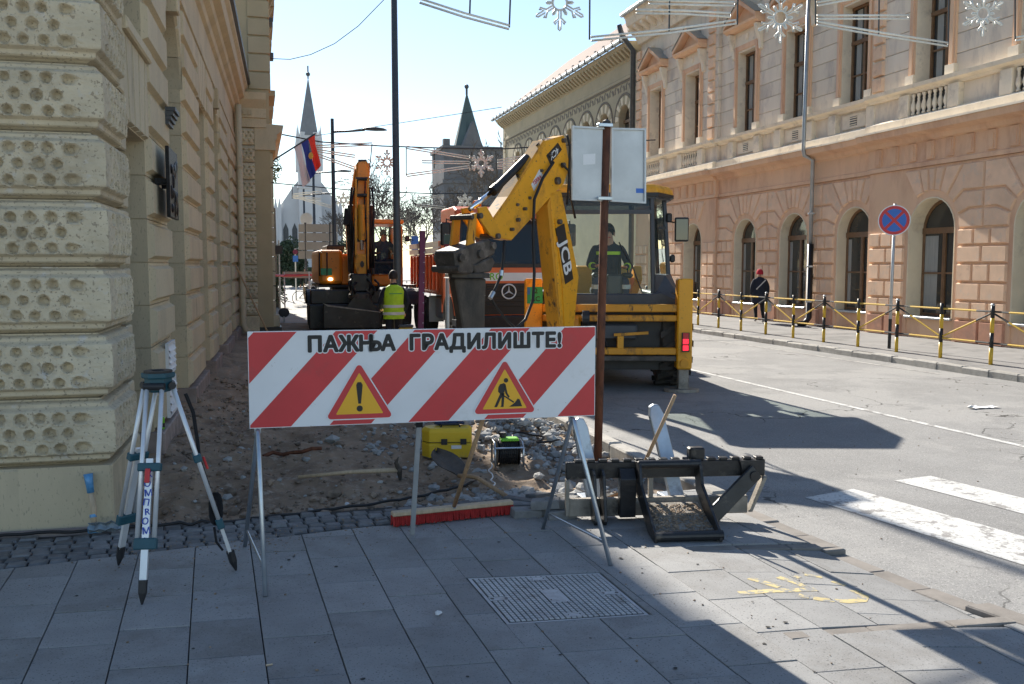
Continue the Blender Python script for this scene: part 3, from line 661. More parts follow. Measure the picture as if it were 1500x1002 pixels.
# dimpled corner stones: real relief
def smooth(a, b, x): t = max(0.0, min(1.0, (x - a) / (b - a))); return t * t * (3 - 2 * t)
def boss_mesh(w, h, seed, step=0.0092, end=True, both=False):
    r = random.Random(seed); nu = int(w / step); nv = int(h / step) + 1; dm = []
    for row, t in enumerate((0.27, 0.50, 0.73)):
        k = 0; u = (0.115 if w > .6 else .075) + (0.059 if row % 2 else 0)
        while u < w - 0.03:
            dm.append((u + r.uniform(-.008, .008), t * h + r.uniform(-.005, .005), r.uniform(.036, .045), r.uniform(.046, .062))); u += 0.118
    vs = []
    for j in range(nv + 1):
        v = h * j / nv; t = v / h
        p = -0.025 * (1 - smooth(.0, .03, t)) + 0.055 * smooth(.03, .075, t) * (1 - smooth(.945, .985, t)) + 0.042 * smooth(.135, .20, t) * (1 - smooth(.83, .90, t)) + 0.010 * math.sin(math.pi * t)
        for i in range(nu + 1):
            u = w * i / nu; n = p
            if end: n = p * (0.35 + 0.65 * smooth(w, w - 0.05, u)) if False else n - 0.035 * smooth(w - 0.06, w, u) * (1 if t > .12 and t < .9 else 0)
            if both: n -= 0.03 * smooth(0.05, 0.0, u)
            if .15 < t < .88:
                for du, dv, rad, dep in dm:
                    dd = math.hypot(u - du, v - dv)
                    if dd < rad * 1.25:
                        rr = rad * (1 + 0.22 * noise.noise((u * 60, v * 60, seed)))
                        n -= dep * (1 - smooth(0.35, 1.0, dd / rr)) - 0.005 * max(0, 1 - abs(dd / rr - 1.05) / .2)
                n += 0.004 * noise.noise((u * 22, v * 22, seed + 5)) + 0.003 * noise.noise((u * 60, v * 60, seed + 1))
            vs.append((u, v, n))
    m = MB(); W_ = nu + 1
    m.v = vs; m.f = [(j * W_ + i, j * W_ + i + 1, (j + 1) * W_ + i + 1, (j + 1) * W_ + i) for j in range(nv) for i in range(nu)]
    return m
def placed(mb, fr, s0, z0, flip=False):
    q = MB(); q.v = [tuple(fr.P(s0 + u, z0 + v, n)) for u, v, n in mb.v]; q.f = mb.f; return q
BH = 0.437
front = [boss_mesh(1.25, BH, k) for k in (1, 2, 11, 12)]; side = [boss_mesh(0.86, BH, k) for k in (3, 4, 13, 14)]
# the two meshes meet in a mitre at the corner: shift u so that the relief turns the edge
def mitre(mb): 
    q = MB(); q.f = mb.f; q.v = [(u - n * max(0.0, 1 - u / 0.10) , v, n) for u, v, n in mb.v]; return q
for k in range(11):
    z = 0.43 + BH * k
    for fr, ms in ((FF, front), (LF, side)):
        mb = ms[(k * 3) % 4]; q = MB(); q.f = mb.f
        q.v = [tuple(fr.P(u - n * max(0.0, 1 - u / 0.11), z + v, n)) for u, v, n in mb.v]
        lpart('bossed_stone', q, 'boss_stone')
    lpart('stone_block', MB().chamfer(rect(0.865, 1.10, z + .012, z + BH - .012), LF.P, -0.5, 0.05, 0.012), 'stucco')
pl = MB(); pl.chamfer(rect(-0.085, 1.12, -0.05, 0.425), LF.P, -0.5, 0.075, 0.015); lpart('plinth', pl, 'stucco')
pl = MB(); pl.chamfer(rect(-0.0745, 3.0, -0.05, 0.424), FF.P, -0.4, 0.0845, 0.015); lpart('plinth', pl, 'stucco')
lpart('footing', MB().chamfer(rect(-0.10, 3.0, -0.06, 0.015), FF.P, -0.3, 0.115, 0.012), 'plinth_stone')
lpart('footing', MB().chamfer(rect(-0.11, 1.15, -0.35, 0.012), LF.P, -0.3, 0.105, 0.012), 'plinth_stone')
# downpipe at the far end of the wall
dp = thing('drainpipe', 'beige round drainpipe running down the far end of the rusticated wall', 'drainpipe', LF.P(17.6, 0, .1))
m = MB(); b = LF.P(17.6, 0, 0.16); m.tube([(b.x, b.y, 5.75), (b.x, b.y, 0.25), (b.x + .05, b.y - .02, 0.12), (b.x + .22, b.y - .05, 0.05)], 0.075, 12)
o = ob('pipe', m, 'stucco', dp, smooth=True); o.matrix_parent_inverse = Matrix.Translation(-dp.location)
for z in (1.0, 2.6, 4.2):
    o = ob('collar', MB().cyl((b.x, b.y, z - .03), (b.x, b.y, z + .03), 0.09, n=12), 'stucco', dp); o.matrix_parent_inverse = Matrix.Translation(-dp.location)
# plaque with relief
def wall_thing(name, label, cat, fr, s, z, n): 
    t = thing(name, label, cat, fr.P(s, z, n)); return t, Matrix.Translation(-Vector(fr.P(s, z, n)))
t, inv = wall_thing('memorial_plaque', 'dark bronze memorial plaque with relief fixed to the beige wall', 'plaque', LF, 3.2, 2.2, .06)
o = ob('plate', LF.box(MB(), 2.72, 3.42, 2.21, 2.88, 0.14, 0.175), 'bronze', t, bevel=.006); o.matrix_parent_inverse = inv
rl = MB(); rr = random.Random(5)
for i in range(16): rl.ball(LF.P(2.80 + rr.random() * .52, 2.30 + rr.random() * .5, .175), (rr.uniform(.012, .022), rr.uniform(.03, .10), rr.uniform(.03, .09)), 8, 6)
o = ob('relief', rl, 'bronze', t, smooth=True); o.matrix_parent_inverse = inv
o = ob('bracket', LF.box(LF.box(MB(), 2.80, 2.84, 2.52, 2.58, 0.03, 0.139), 3.3, 3.34, 2.52, 2.58, 0.03, 0.139), 'bronze', t); o.matrix_parent_inverse = inv
# louvred vents on the wall foot
for i, (z0, z1, lab) in enumerate(((0.66, 0.98, 'upper white louvred vent cover on the pier behind the tripod'), (0.24, 0.62, 'lower white louvred vent cover on the pier behind the tripod'))):
    t, inv = wall_thing('vent_cover', lab, 'vent', LF, 3.2, z0, .06)
    f = MB()
    for q in (rect(2.98, 3.02, z0, z1), rect(3.52, 3.56, z0, z1), rect(3.02, 3.52, z0, z0 + .03), rect(3.02, 3.52, z1 - .03, z1)): f.prism(q, LF.P, 0.055, 0.085)
    o = ob('frame', f, 'white_film', t); o.matrix_parent_inverse = inv
    for k in range(4):
        z = z0 + .05 + (z1 - z0 - .1) * k / 3.6
        s_ = MB().add([LF.P(3.02, z, .10), LF.P(3.52, z, .10), LF.P(3.52, z + .06, .058), LF.P(3.02, z + .06, .058), LF.P(3.02, z - .006, .058), LF.P(3.52, z - .006, .058)], [(0, 1, 2, 3), (0, 4, 5, 1)])
        o = ob('slat', s_, 'white_film', t); o.matrix_parent_inverse = inv
t, inv = wall_thing('metal_hood', 'small dark stepped metal hood high on the beige wall', 'hood', LF, 3.4, 3.2, .06)
hd = MB()
for k in range(4): LF.box(hd, 3.55, 3.95 , 3.20 + .045 * k, 3.241 + .045 * k, 0.056, 0.09 + .022 * k)
o = ob('hood', hd, 'lamp_grey', t); o.matrix_parent_inverse = inv

# ------------------------------------------------------------------ the taller palace with a portico, further along
PY = 24.75
pb = thing('portico_palace', 'taller ochre palace with dimpled pilaster and projecting portico down the left side', 'building', (0, PY, 0)); pinv = Matrix.Translation((0, -PY, 0))
def ppart(name, mb, m, **k):
    o = ob(name, mb, m, pb, **k); o.matrix_parent_inverse = pinv; return o
PF = Frame((-0.46, PY, 0), (1, 0, 0), (0, -1, 0))        # face towards the camera
SF = Frame((0.42, PY, 0), (0, 1, 0), (1, 0, 0))          # face towards the street
mb = MB(); mb.box(-3, 0.40, PY + .03, 44, -0.2, 10.6).box(-3, -.25, PY + .03, 44, 10.6, 16.0); ppart('wall', mb, 'stucco_warm')  # setback upper block is unseen, added to shape the shadow over the pavement
small = boss_mesh(0.47, BH, 9, step=0.016, both=True)
for k in range(11):
    z = 0.45 + BH * k; q = MB(); q.f = small.f; q.v = [tuple(PF.P(u, z + v, n)) for u, v, n in small.v]; ppart('bossed_stone', q, 'boss_stone', smooth=True)
ppart('plinth', MB().chamfer(rect(-.02, 0.5, -0.2, 0.44), PF.P, -0.2, 0.10, .015), 'stucco')
# portico pillar: banded drums, base, capital, entablature block
for k in range(11):
    ppart('pillar_band', MB().chamfer([(0.03, PY + .15), (0.47, PY + .15), (0.47, PY + .62), (0.03, PY + .62)], lambda a, b, d: (a, b, d), 0.45 + .385 * k + .01, 0.45 + .385 * (k + 1) - .012, 0.03), 'stucco')
ppart('pillar_base', MB().box(-.0, 0.56, PY + .06, PY + .75, 0.14, 0.45), 'stucco', bevel=.02)
ppart('pillar_foot', MB().box(-.02, 0.60, PY + .0, PY + .8, -0.2, 0.14), 'black_steel', bevel=.01)
ppart('capital', MB().add([(0.03, PY + .15, 4.68), (0.47, PY + .15, 4.68), (0.47, PY + .62, 4.68), (0.03, PY + .62, 4.68), (-.03, PY + .06, 4.86), (0.55, PY + .06, 4.86), (0.55, PY + .7, 4.86), (-.03, PY + .7, 4.86)], [(0, 1, 5, 4), (1, 2, 6, 5), (2, 3, 7, 6), (3, 0, 4, 7), (4, 5, 6, 7)]), 'stucco')
e1 = MB(); SF.profile(e1, [(-.4, 4.72), (0.12, 4.72), (0.12, 4.98), (0.16, 5.0), (0.16, 5.12), (0.30, 5.22), (0.33, 5.36), (-.4, 5.40)], -0.02, 6.0); ppart('entablature', e1, 'stucco')
e2 = MB(); PF.profile(e2, [(-.2, 5.26), (0.06, 5.28), (0.06, 5.5), (0.10, 5.52), (0.10, 5.75), (0.26, 5.95), (0.30, 6.12), (-.2, 6.16)], 0.0, 0.78); ppart('entablature', e2, 'stucco')
for k in range(3): ppart('dentil', PF.box(MB(), 0.06 + .14 * k, 0.14 + .14 * k, 5.58, 5.7, 0.10, 0.15), 'stucco')
# upper storey: window hoods on brackets and an unseen roof cornice kept shallow for its shadow edge
for y0 in (26.0, 28.4, 30.8, 33.2):
    w_ = ppart('window', MB().box(0.403, 0.412, y0, y0 + 1.2, 6.6, 9.0), 'window_glass')
    ob('window_frame', MB().box(0.405, 0.45, y0 - .18, y0 - .02, 6.4, 9.2).box(0.405, 0.45, y0 + 1.22, y0 + 1.38, 6.4, 9.2), 'stucco_warm', w_)
    hood = MB().box(0.403, 0.66, y0 - .3, y0 + 1.5, 9.25, 9.45); ppart('window_hood', hood, 'stucco_warm')
    for yy in (y0 - .2, y0 + 1.2): ppart('bracket', MB().add([(0.403, yy, 9.24), (0.62, yy, 9.24), (0.403, yy, 8.7), (0.403, yy + .18, 9.24), (0.62, yy + .18, 9.24), (0.403, yy + .18, 8.7)], [(0, 1, 2), (3, 5, 4), (0, 3, 4, 1), (1, 4, 5, 2)]), 'stucco_warm')
    ppart('sill', MB().box(0.403, 0.58, y0 - .25, y0 + 1.45, 6.28, 6.42), 'stucco_warm')
for k in range(9): ppart('quoin', MB().box(-.1, 0.445, PY - .02, PY + .5, 6.25 + .45 * k, 6.66 + .45 * k), 'stucco_warm', bevel=.015)
for z in (7.2, 8.1): ppart('ledge', MB().box(0.401, 0.55, PY + .6, PY + 1.1, z, z + .12), 'zinc_dark')
e3 = MB(); SF.profile(e3, [(-.1, 10.3), (0.05, 10.35), (0.06, 10.5), (0.08, 10.6), (0.08, 10.75), (-.1, 10.8)], -0.2, 19.3); ppart('roof_cornice', e3, 'stucco_warm')
e4 = MB(); SF.profile(e4, [(-.7, 15.6), (-.66, 15.65), (-.63, 15.9), (-.63, 16.1), (-.7, 16.15)], -0.2, 19.3); ppart('shadow_block_rim', e4, 'stucco_warm')  # unseen rim of the added block, placed for the shadow edge
# flag on its pole
fl = thing('flag', 'red blue and white flag with gold emblem hanging from a slanted pole', 'flag', at(397, 237, 27.0))
fo = fl.location; d = at(462, 196, 28.2) - fo
ob('pole', MB().cyl((0, 0, 0), d, 0.025, n=8), 'wire_dark', fl)
dn = d.normalized()
# cloth hangs in folds from the upper part of the pole; three bands side by side along the pole
def cloth(t0, t1, drop0, drop1):
    m = MB(); nu, nv = 6, 12
    for i in range(nu + 1):
        t = t0 + (t1 - t0) * i / nu; dr = drop0 + (drop1 - drop0) * i / nu
        for j in range(nv + 1):
            v = j / nv; p = dn * (d.length * t)
            sway = 0.42 * v + 0.05 * math.sin(v * 5 + i * .5); fold = 0.09 * math.sin(t * 42 + v * 2) * v
            m.v.append((p.x + sway * 0.55 - (t - .6) * v * 0.25, p.y + fold, p.z - dr * v))
    m.f = [(i * (nv + 1) + j, (i + 1) * (nv + 1) + j, (i + 1) * (nv + 1) + j + 1, i * (nv + 1) + j + 1) for i in range(nu) for j in range(nv)]
    return m
ob('white_band', cloth(0.50, 0.665, 1.15, 1.10), 'flag_white', fl, smooth=True)
ob('blue_band', cloth(0.665, 0.83, 1.10, 1.02), 'flag_blue', fl, smooth=True)
ob('red_band', cloth(0.83, 0.985, 1.02, 0.92), 'flag_red', fl, smooth=True)
ob('emblem', MB().ball(dn * (d.length * .72) + Vector((.20, -.10, -.42)), (.07, .012, .10), 10, 8), 'gold', fl)
# ------------------------------------------------------------------ the peach building on the right
RF = Frame((15.4, 0, 0), (0, 1, 0), (-1, 0, 0)); S0, S1 = 8.0, 35.65
rb = thing('peach_building', 'two-storey peach and grey stucco building with arched ground-floor windows on the right', 'building', (15.9, 20, 0)); rinv = Matrix.Translation((-15.9, -20, 0))
def rpart(name, mb, m, parent=None, **k):
    o = ob(name, mb, m, parent or rb, **k)
    if parent is None: o.matrix_parent_inverse = rinv
    return o
BAYS = [(8.0, 20.55), (28.75, 35.65)]
def bay(s): return 0.12 if any(a <= s <= b for a, b in BAYS) else 0.0
GW = [(33.6, 0.70), (30.45, 0.70), (26.93, 0.70), (24.13, 0.73), (21.25, 0.74), (18.2, 0.78), (15.0, 0.75), (11.9, 0.75)]   # centre, half width
SILL, SPR, GT = 0.54, 2.58, 4.08
edges = [S1] + [e for c, h in GW for e in (c + h, c - h)] + [S0]
# ground storey: piers, aprons, arched heads
w_ = MB()
for i in range(0, len(edges), 2):
    a, b = edges[i + 1], edges[i]
    cuts = [a] + [x for x in (20.55, 28.75) if a < x < b] + [b]
    for p, q in zip(cuts, cuts[1:]): RF.box(w_, p, q, -0.1, GT, -0.45, bay((p + q) / 2))
for c, h in GW:
    n = bay(c); RF.box(w_, c - h, c + h, -0.1, SILL - .06, -0.45, n - .03)
    w_.prism([(c - h, GT), (c - h, SPR)] + arc(c, SPR, h, 180, 0, 14)[1:] + [(c + h, GT)], RF.P, -0.45, n)
RF.box(w_, S0, S1, -0.1, 11.2, -0.9, -0.6)
rpart('wall', w_, 'peach')
def pane_arch(c, h, z0, zs, n): return [(c - h, z0), (c + h, z0)] + arc(c, zs, h, 0, 180, 12)
for c, h in GW:
    n = bay(c)
    # cream lining of the opening
    li = MB(); h0, h1 = h - 0.004, h - 0.03; o0 = [(c - h0, SILL)] + arc(c, SPR, h0, 180, 0, 14) + [(c + h0, SILL)]; o1 = [(c - h1, SILL)] + arc(c, SPR, h1, 180, 0, 14) + [(c + h1, SILL)]
    k = len(o0); vs = [RF.P(s, z, d) for q, d in ((o0, n + .012), (o1, n + .012), (o1, -0.30), (o0, -0.30)) for s, z in q]
    li.add(vs, [(j * k + i, j * k + i + 1, ((j + 1) % 4) * k + i + 1, ((j + 1) % 4) * k + i) for j in range(4) for i in range(k - 1)])
    rpart('window_surround', li, 'cream', smooth=False)
    # a wider cream band stands round the opening on the wall face
    win = rpart('window', MB().prism(pane_arch(c, h - .03, SILL, SPR, n), RF.P, -0.33, -0.30), 'window_glass')
    fr = MB(); hh = h - .035
    q0, q1 = pane_arch(c, hh, SILL, SPR, n), pane_arch(c, hh - .07, SILL + .07, SPR, n); k = len(q0)
    fr.add([RF.P(s, z, d) for q, d in ((q0, -.27), (q1, -.27), (q1, -.298), (q0, -.298)) for s, z in q], [(j * k + i, j * k + (i + 1) % k, ((j + 1) % 4) * k + (i + 1) % k, ((j + 1) % 4) * k + i) for j in range(4) for i in range(k)])
    ob('window_frame', fr, 'brown_wood', win)
    ob('mullion', RF.box(RF.box(MB(), c - .05, c + .05, SILL + .07, SPR - .05, -.298, -.255), c - .012, c + .012, SILL + .07, SPR - .05, -.256, -.25), 'brown_wood', win)
    ob('transom', RF.box(MB(), c - hh + .02, c + hh - .02, SPR - .07, SPR + .07, -.297, -.24), 'brown_wood', win)
    ob('glazing_bar', RF.box(MB(), c - hh + .05, c + hh - .05, 1.55, 1.59, -.298, -.265), 'brown_wood', win)
    for s_ in (-1, 1):
        cw2 = (.20, .11, .16, .22, .07)[int(c * 7 + s_) % 5]; ob('curtain', RF.box(MB(), c + s_ * (hh - .07 - cw2) - cw2, c + s_ * (hh - .07 - cw2) + cw2, SILL + (.15, .6, .09)[int(c * 3) % 3], SPR - .12, -.2995, -.296), 'curtain', win)
    rpart('sill', MB().chamfer(rect(c - h + .01, c + h - .01, SILL - .055, SILL), RF.P, -0.3, n + .07, .01), 'zinc')
# rustication
def rstone(poly, m='peach_block', n=0.0, proud=.06):
    poly = [p for j, p in enumerate(poly) if math.hypot(p[0] - poly[j - 1][0], p[1] - poly[j - 1][1]) > 1e-3]
    if len(poly) < 3: return
    q = offset_poly(poly, 0.016); mb = MB().prism(q, lambda s, z, d: RF.P(s, z, d + n), -0.01, proud, inset=0.026, back=False); rpart('stone_block', mb, m)
CZ = [0.0, 0.54, 0.96, 1.38, 1.80, 2.20, 2.58]
for i in range(0, len(edges), 2):
    a, b = edges[i + 1], edges[i]; cuts = [a + .10] + [x for x in (20.55, 28.75) if a < x < b] + [b - .10]
    if i == 0: cuts[-1] = b
    for p, q in zip(cuts, cuts[1:]):
        n = bay((p + q) / 2); wd = q - p
        for r_ in range(6):
            k = 1 if wd < .6 else 2 if (r_ % 2 == 0 or wd < 1.0) else 3
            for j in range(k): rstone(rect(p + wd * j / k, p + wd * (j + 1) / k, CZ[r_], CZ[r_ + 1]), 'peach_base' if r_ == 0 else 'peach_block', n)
# stones that bend from the pier up to the arch, and the fan over each arch
TH = [0, 20, 40, 56]; ZF = [2.58, 3.02, 3.42, GT - .04]
def radial(c, h, th, sgn, r): return (c + sgn * r * math.cos(R(th)), SPR + r * math.sin(R(th)))
for i in range(1, len(GW)):
    (cL, hL), (cR, hR) = GW[i], GW[i - 1]         # cR has the larger s
    n = min(bay(cL), bay(cR)); mid = (cL + hL + cR - hR) / 2
    for k in range(3):
        def line(k):
            th, zf = TH[k], ZF[k]
            if th == 0: return [(cL + hL + .12, zf), (cR - hR - .12, zf)]
            rl = (zf - SPR) / math.sin(R(th)); l0 = radial(cL, hL, th, 1, hL + .13); l1 = radial(cL, hL, th, 1, rl); r1 = radial(cR, hR, th, -1, rl); r0 = radial(cR, hR, th, -1, hR + .13)
            if l1[0] > mid - .03: l1 = (mid - .03, zf)
            if r1[0] < mid + .03: r1 = (mid + .03, zf)
            return [l0, l1, r1, r0]
        lo, hi = line(k), line(k + 1)
        for (lo_, hi_) in ((lo[:len(lo) // 2] + [(mid, ZF[k])], hi[:2] + [(mid, ZF[k + 1])]), ([(mid, ZF[k])] + lo[len(lo) // 2:], [(mid, ZF[k + 1])] + hi[2:])):
            rstone(lo_ + hi_[::-1], 'peach_block', n, .045)
for c, h in GW:
    n = bay(c); aa = [56, 73, 85, 95, 107, 124]
    for a0, a1 in zip(aa, aa[1:]):
        q = arc(c, SPR, h + .13, a0, a1, 2) + [(c + (GT - .04 - SPR) / math.tan(R(a)), GT - .04) for a in (a1, a0)]
        rstone(q, 'peach_block', n, .045)
# band, frieze with brackets, main string cornice
for a, b in ((S0, 20.55), (20.55, 28.75), (28.75, S1)):
    n = bay((a + b) / 2); m = MB()
    RF.profile(m, [(-.4, GT), (n + .05, GT + .01), (n + .05, GT + .10), (n + .02, GT + .13), (n + .02, 4.66), (n + .10, 4.70), (n + .14, 4.80), (n + .40, 4.86), (n + .44, 5.00), (-.4, 5.0)], a, b - (0 if b == S1 else 0)); rpart('cornice', m, 'peach')
    rpart('cornice_cap', RF.profile(MB(), [(-.3, 5.003), (n + .47, 5.003), (n + .47, 5.05), (-.3, 5.10)], a, b), 'upper_trim')
    if n > 0:
        s = a + .35
        while s < b - .2:
            br = MB(); RF.box(br, s - .12, s + .12, 4.24, 4.655, n + .018, n + .06); br2 = RF.box(br, s - .07, s + .07, 4.28, 4.60, n + .06, n + .075); rpart('frieze_bracket', br, 'peach'); s += .62
# pedestal zone: panels, balustrades, vents, sill course
UW = [33.75, 30.6, 27.0, 24.15, 21.4, 18.35, 15.2, 12.1]
pz = MB(); RF.box(pz, S0, S1, 5.1, 6.0, -.45, -.02)
for a, b in BAYS: RF.box(pz, a, b, 5.1, 6.0, -.04, .10)
rpart('pedestal_zone', pz, 'upper_stone')
for a, b in ((S0, 20.55), (20.55, 28.75), (28.75, S1)):
    n = bay((a + b) / 2); rpart('pedestal_base', RF.profile(MB(), [(-.3, 5.09), (n + .16, 5.09), (n + .16, 5.27), (n + .12, 5.31), (-.3, 5.31)], a, b), 'upper_trim')
    rpart('sill_course', RF.profile(MB(), [(-.3, 5.84), (n + .06, 5.84), (n + .10, 5.90), (n + .24, 5.94), (n + .26, 6.03), (-.3, 6.06)], a, b), 'upper_trim')
bal = MB().lathe([(.05, 0), (.05, .04), (.03, .06), (.062, .16), (.055, .24), (.028, .33), (.035, .37), (.026, .40), (.05, .45), (.05, .49)], n=10).mesh('baluster'); bal.materials.append(MATS['upper_trim'])
for c in UW:
    n = bay(c)
    for s_ in (-1, 1): rpart('pedestal_pier', MB().chamfer(rect(c + s_ * .82 - .17, c + s_ * .82 + .17, 5.312, 5.838), RF.P, -.03, n + .13, .012), 'upper_trim')
    if n > 0:
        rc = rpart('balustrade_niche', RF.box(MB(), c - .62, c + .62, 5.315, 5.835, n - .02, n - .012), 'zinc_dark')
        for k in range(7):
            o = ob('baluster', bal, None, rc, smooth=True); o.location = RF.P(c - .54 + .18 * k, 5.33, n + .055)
    else:
        rc = rpart('vent_panel', MB().chamfer(rect(c - .5, c + .5, 5.38, 5.78), RF.P, -.03, .02, .02), 'upper_trim')
        v = ob('vent', RF.box(MB(), c - .15, c + .15, 5.46, 5.70, .02, .026), 'zinc_dark', rc)
        for k in range(4): ob('slat', RF.box(MB(), c - .15, c + .15, 5.475 + .06 * k, 5.50 + .06 * k, .026, .04), 'upper_trim', rc)
# upper storey wall: ashlar courses between the windows
HW = 0.56
ue = [S1] + [e for c in UW for e in (c + HW, c - HW)] + [S0]
cw = MB(); 
for i in range(0, len(ue), 2): RF.box(cw, ue[i + 1] + .01, ue[i] - .01, 6.0, 11.0, -.45, -.03)
for c in UW: RF.box(cw, c - HW - .05, c + HW + .05, 8.72, 11.0, -.45, -.032)
rpart('upper_wall', cw, 'upper_stone')
for i in range(0, len(ue), 2):
    a, b = ue[i + 1], ue[i]
    for k in range(10):
        z0 = 6.06 + .44 * k; n = bay((a + b) / 2)
        cuts = [a] + [x for x in (20.55, 28.75) if a < x < b] + [b]
        for p, q in zip(cuts, cuts[1:]): rpart('ashlar_course', MB().chamfer(rect(p + .002, q - .002, z0 + .006, z0 + .434), RF.P, -.03, bay((p + q) / 2), .008), 'upper_stone')
for s0 in (20.05, 28.95, 35.2):                    # quoin strips at the ends of the bays
    for k in range(11):
        rpart('quoin', MB().prism(rect(s0 - .0, s0 + .42, 6.1 + .40 * k, 6.46 + .40 * k), RF.P, .12, .20, inset=.03), 'peach_block')
for c in UW:
    n = bay(c); z1 = 8.66
    li = MB()
    for s0, s1 in ((c - HW, c - HW + .01), (c + HW - .01, c + HW)): RF.box(li, s0, s1, 6.05, z1, -.34, n + .03)
    RF.box(li, c - HW, c + HW, z1, z1 + .06, -.34, n + .03); rpart('reveal', li, 'upper_trim')
    ar = MB()
    for s0, s1 in ((c - HW - .20, c - HW - .002), (c + HW + .002, c + HW + .20)): RF.box(ar, s0, s1, 6.28, z1 + .22, n, n + .06); RF.box(ar, s0 + .05, s1 - .05, 6.3, z1 + .2, n + .06, n + .09)
    RF.box(ar, c - HW - .20, c + HW + .20, z1 + .0605, z1 + .225, n + .0005, n + .0605); rpart('architrave', ar, 'peach')
    for s_ in (-1, 1): rpart('foot_block', RF.box(MB(), c + s_ * (HW + .105) - .14, c + s_ * (HW + .105) + .14, 6.06, 6.28, n, n + .12), 'upper_trim')
    win = rpart('window', RF.box(MB(), c - HW, c + HW, 6.05, z1, -.33, -.30), 'window_glass')
    fr = MB()
    for s0, s1 in ((c - HW + .012, c - HW + .075), (c + HW - .075, c + HW - .012), (c - .045, c + .045)): RF.box(fr, s0, s1, 6.06, z1 - .001, -.298, -.25)
    for z0 in (6.07, 7.66, z1 - .08): RF.box(fr, c - HW + .014, c + HW - .014, z0, z0 + (.10 if z0 > 7 and z0 < 8 else .07), -.297, -.235)
    RF.box(fr, c - HW + .06, c + HW - .06, 6.82, 6.86, -.296, -.26)
    ob('window_frame', fr, 'brown_wood', win)
    for s_ in (-1, 1): ob('curtain', RF.box(MB(), c + s_ * .28 - .10, c + s_ * .28 + .10, 6.2, z1 - .1, -.2995, -.2965), 'curtain', win)
    # frieze, consoles and pediment
    rpart('hood_frieze', RF.box(MB(), c - HW - .2, c + HW + .2, z1 + .23, 9.32, n, n + .05), 'upper_trim')
    for s_ in (-1, 1): rpart('console', MB().prism([(0, 8.5), (.07, 8.55), (.10, 8.8), (.22, 9.1), (.26, 9.3), (0, 9.3)], lambda d, z, s: RF.P(c + s_ * (HW + .28) + s, z, n + d), -.08, .08), 'upper_trim')
    rpart('rosette', MB().lathe([(.11, 0), (.10, .05), (.03, .07)], n=12) if False else MB().ball(RF.P(c, 9.1, n + .05), (.05, .12, .12), 10, 6), 'upper_trim')
    rpart('pediment_cornice', RF.profile(MB(), [(0, 9.325), (n + .22, 9.325), (n + .34, 9.40), (n + .36, 9.47), (0, 9.47)], c - 1.02, c + 1.02), 'peach')
    pd = MB()
    for s_ in (-1, 1):
        q = [(c + s_ * 1.02, 9.472), (c + s_ * 1.02, 9.60), (c, 10.22), (c, 10.07)]; pd.prism(q, RF.P, 0, n + .36)
    rpart('pediment', pd, 'peach'); rpart('tympanum', MB().prism([(c - .95, 9.472), (c + .95, 9.472), (c, 10.08)], RF.P, 0, n + .10), 'peach')
    rf_ = MB()
    for s_ in (-1, 1): rf_.add([RF.P(c + s_ * 1.05, 9.61, n + .39), RF.P(c, 10.24, n + .39), RF.P(c, 10.24, 0), RF.P(c + s_ * 1.05, 9.61, 0)], [(0, 1, 2, 3)])
    rpart('pediment_cover', rf_, 'zinc')
tc = MB(); RF.profile(tc, [(-.4, 10.75), (.12, 10.78), (.18, 10.95), (.22, 11.0), (.25, 11.3), (.62, 11.45), (.70, 11.75), (.78, 11.85), (-.4, 11.95)], S0, S1); rpart('roof_cornice', tc, 'upper_trim')
s = S0 + .3
while s < S1: rpart('modillion', MB().prism([(.2, 11.02), (.58, 11.3), (.58, 11.42), (.2, 11.42)], lambda d, z, t: RF.P(s + t, z, d), -.09, .09), 'upper_trim'); s += .62
rpart('roof', MB().add([RF.P(S0, 11.9, .85), RF.P(S1, 11.9, .85), RF.P(S1, 15, -5), RF.P(S0, 15, -5)], [(0, 1, 2, 3)]), 'roof_tile')
rpart('gutter', MB().tube([RF.P(S0, 11.9, .85), RF.P(S1, 11.9, .85)], .09, 8), 'zinc')
# drainpipe of the peach building: zinc above, black iron foot
dpt = thing('drainpipe', 'tall zinc drainpipe with black iron foot on the peach facade', 'drainpipe', (15.2, 23.0, 0)); di = Matrix.Translation((-15.2, -23.0, 0))
for nm, pts, r_, m in (('pipe', [(15.0, 23.02, 11.4), (14.93, 23.0, 5.0), (14.96, 23.0, 4.85), (15.24, 23.0, 4.72), (15.24, 23.0, 2.35)], .055, 'zinc'), ('foot_pipe', [(15.24, 23.0, 2.36), (15.24, 23.0, .25), (15.1, 22.98, .10), (14.9, 22.95, .08)], .085, 'fence_black')):
    o = ob(nm, MB().tube(pts, r_, 12), m, dpt, smooth=True); o.matrix_parent_inverse = di
for z in (.7, 1.7, 3.2): o = ob('bracket', MB().cyl((15.24, 23, z), (15.24, 23, z + .05), .10, n=12), 'galv_dull', dpt); o.matrix_parent_inverse = di
d2 = thing('drainpipe', 'dark drainpipe in the corner between the peach and the ochre building', 'drainpipe', (15.2, 35.95, 0))
o = ob('pipe', MB().tube([(14.55, 35.95, 11.6), (14.7, 35.95, 11.2), (15.2, 35.95, 10.6), (15.2, 35.95, 0)], .11, 10), 'zinc_dark', d2, smooth=True); o.matrix_parent_inverse = Matrix.Translation((-15.2, -35.95, 0))

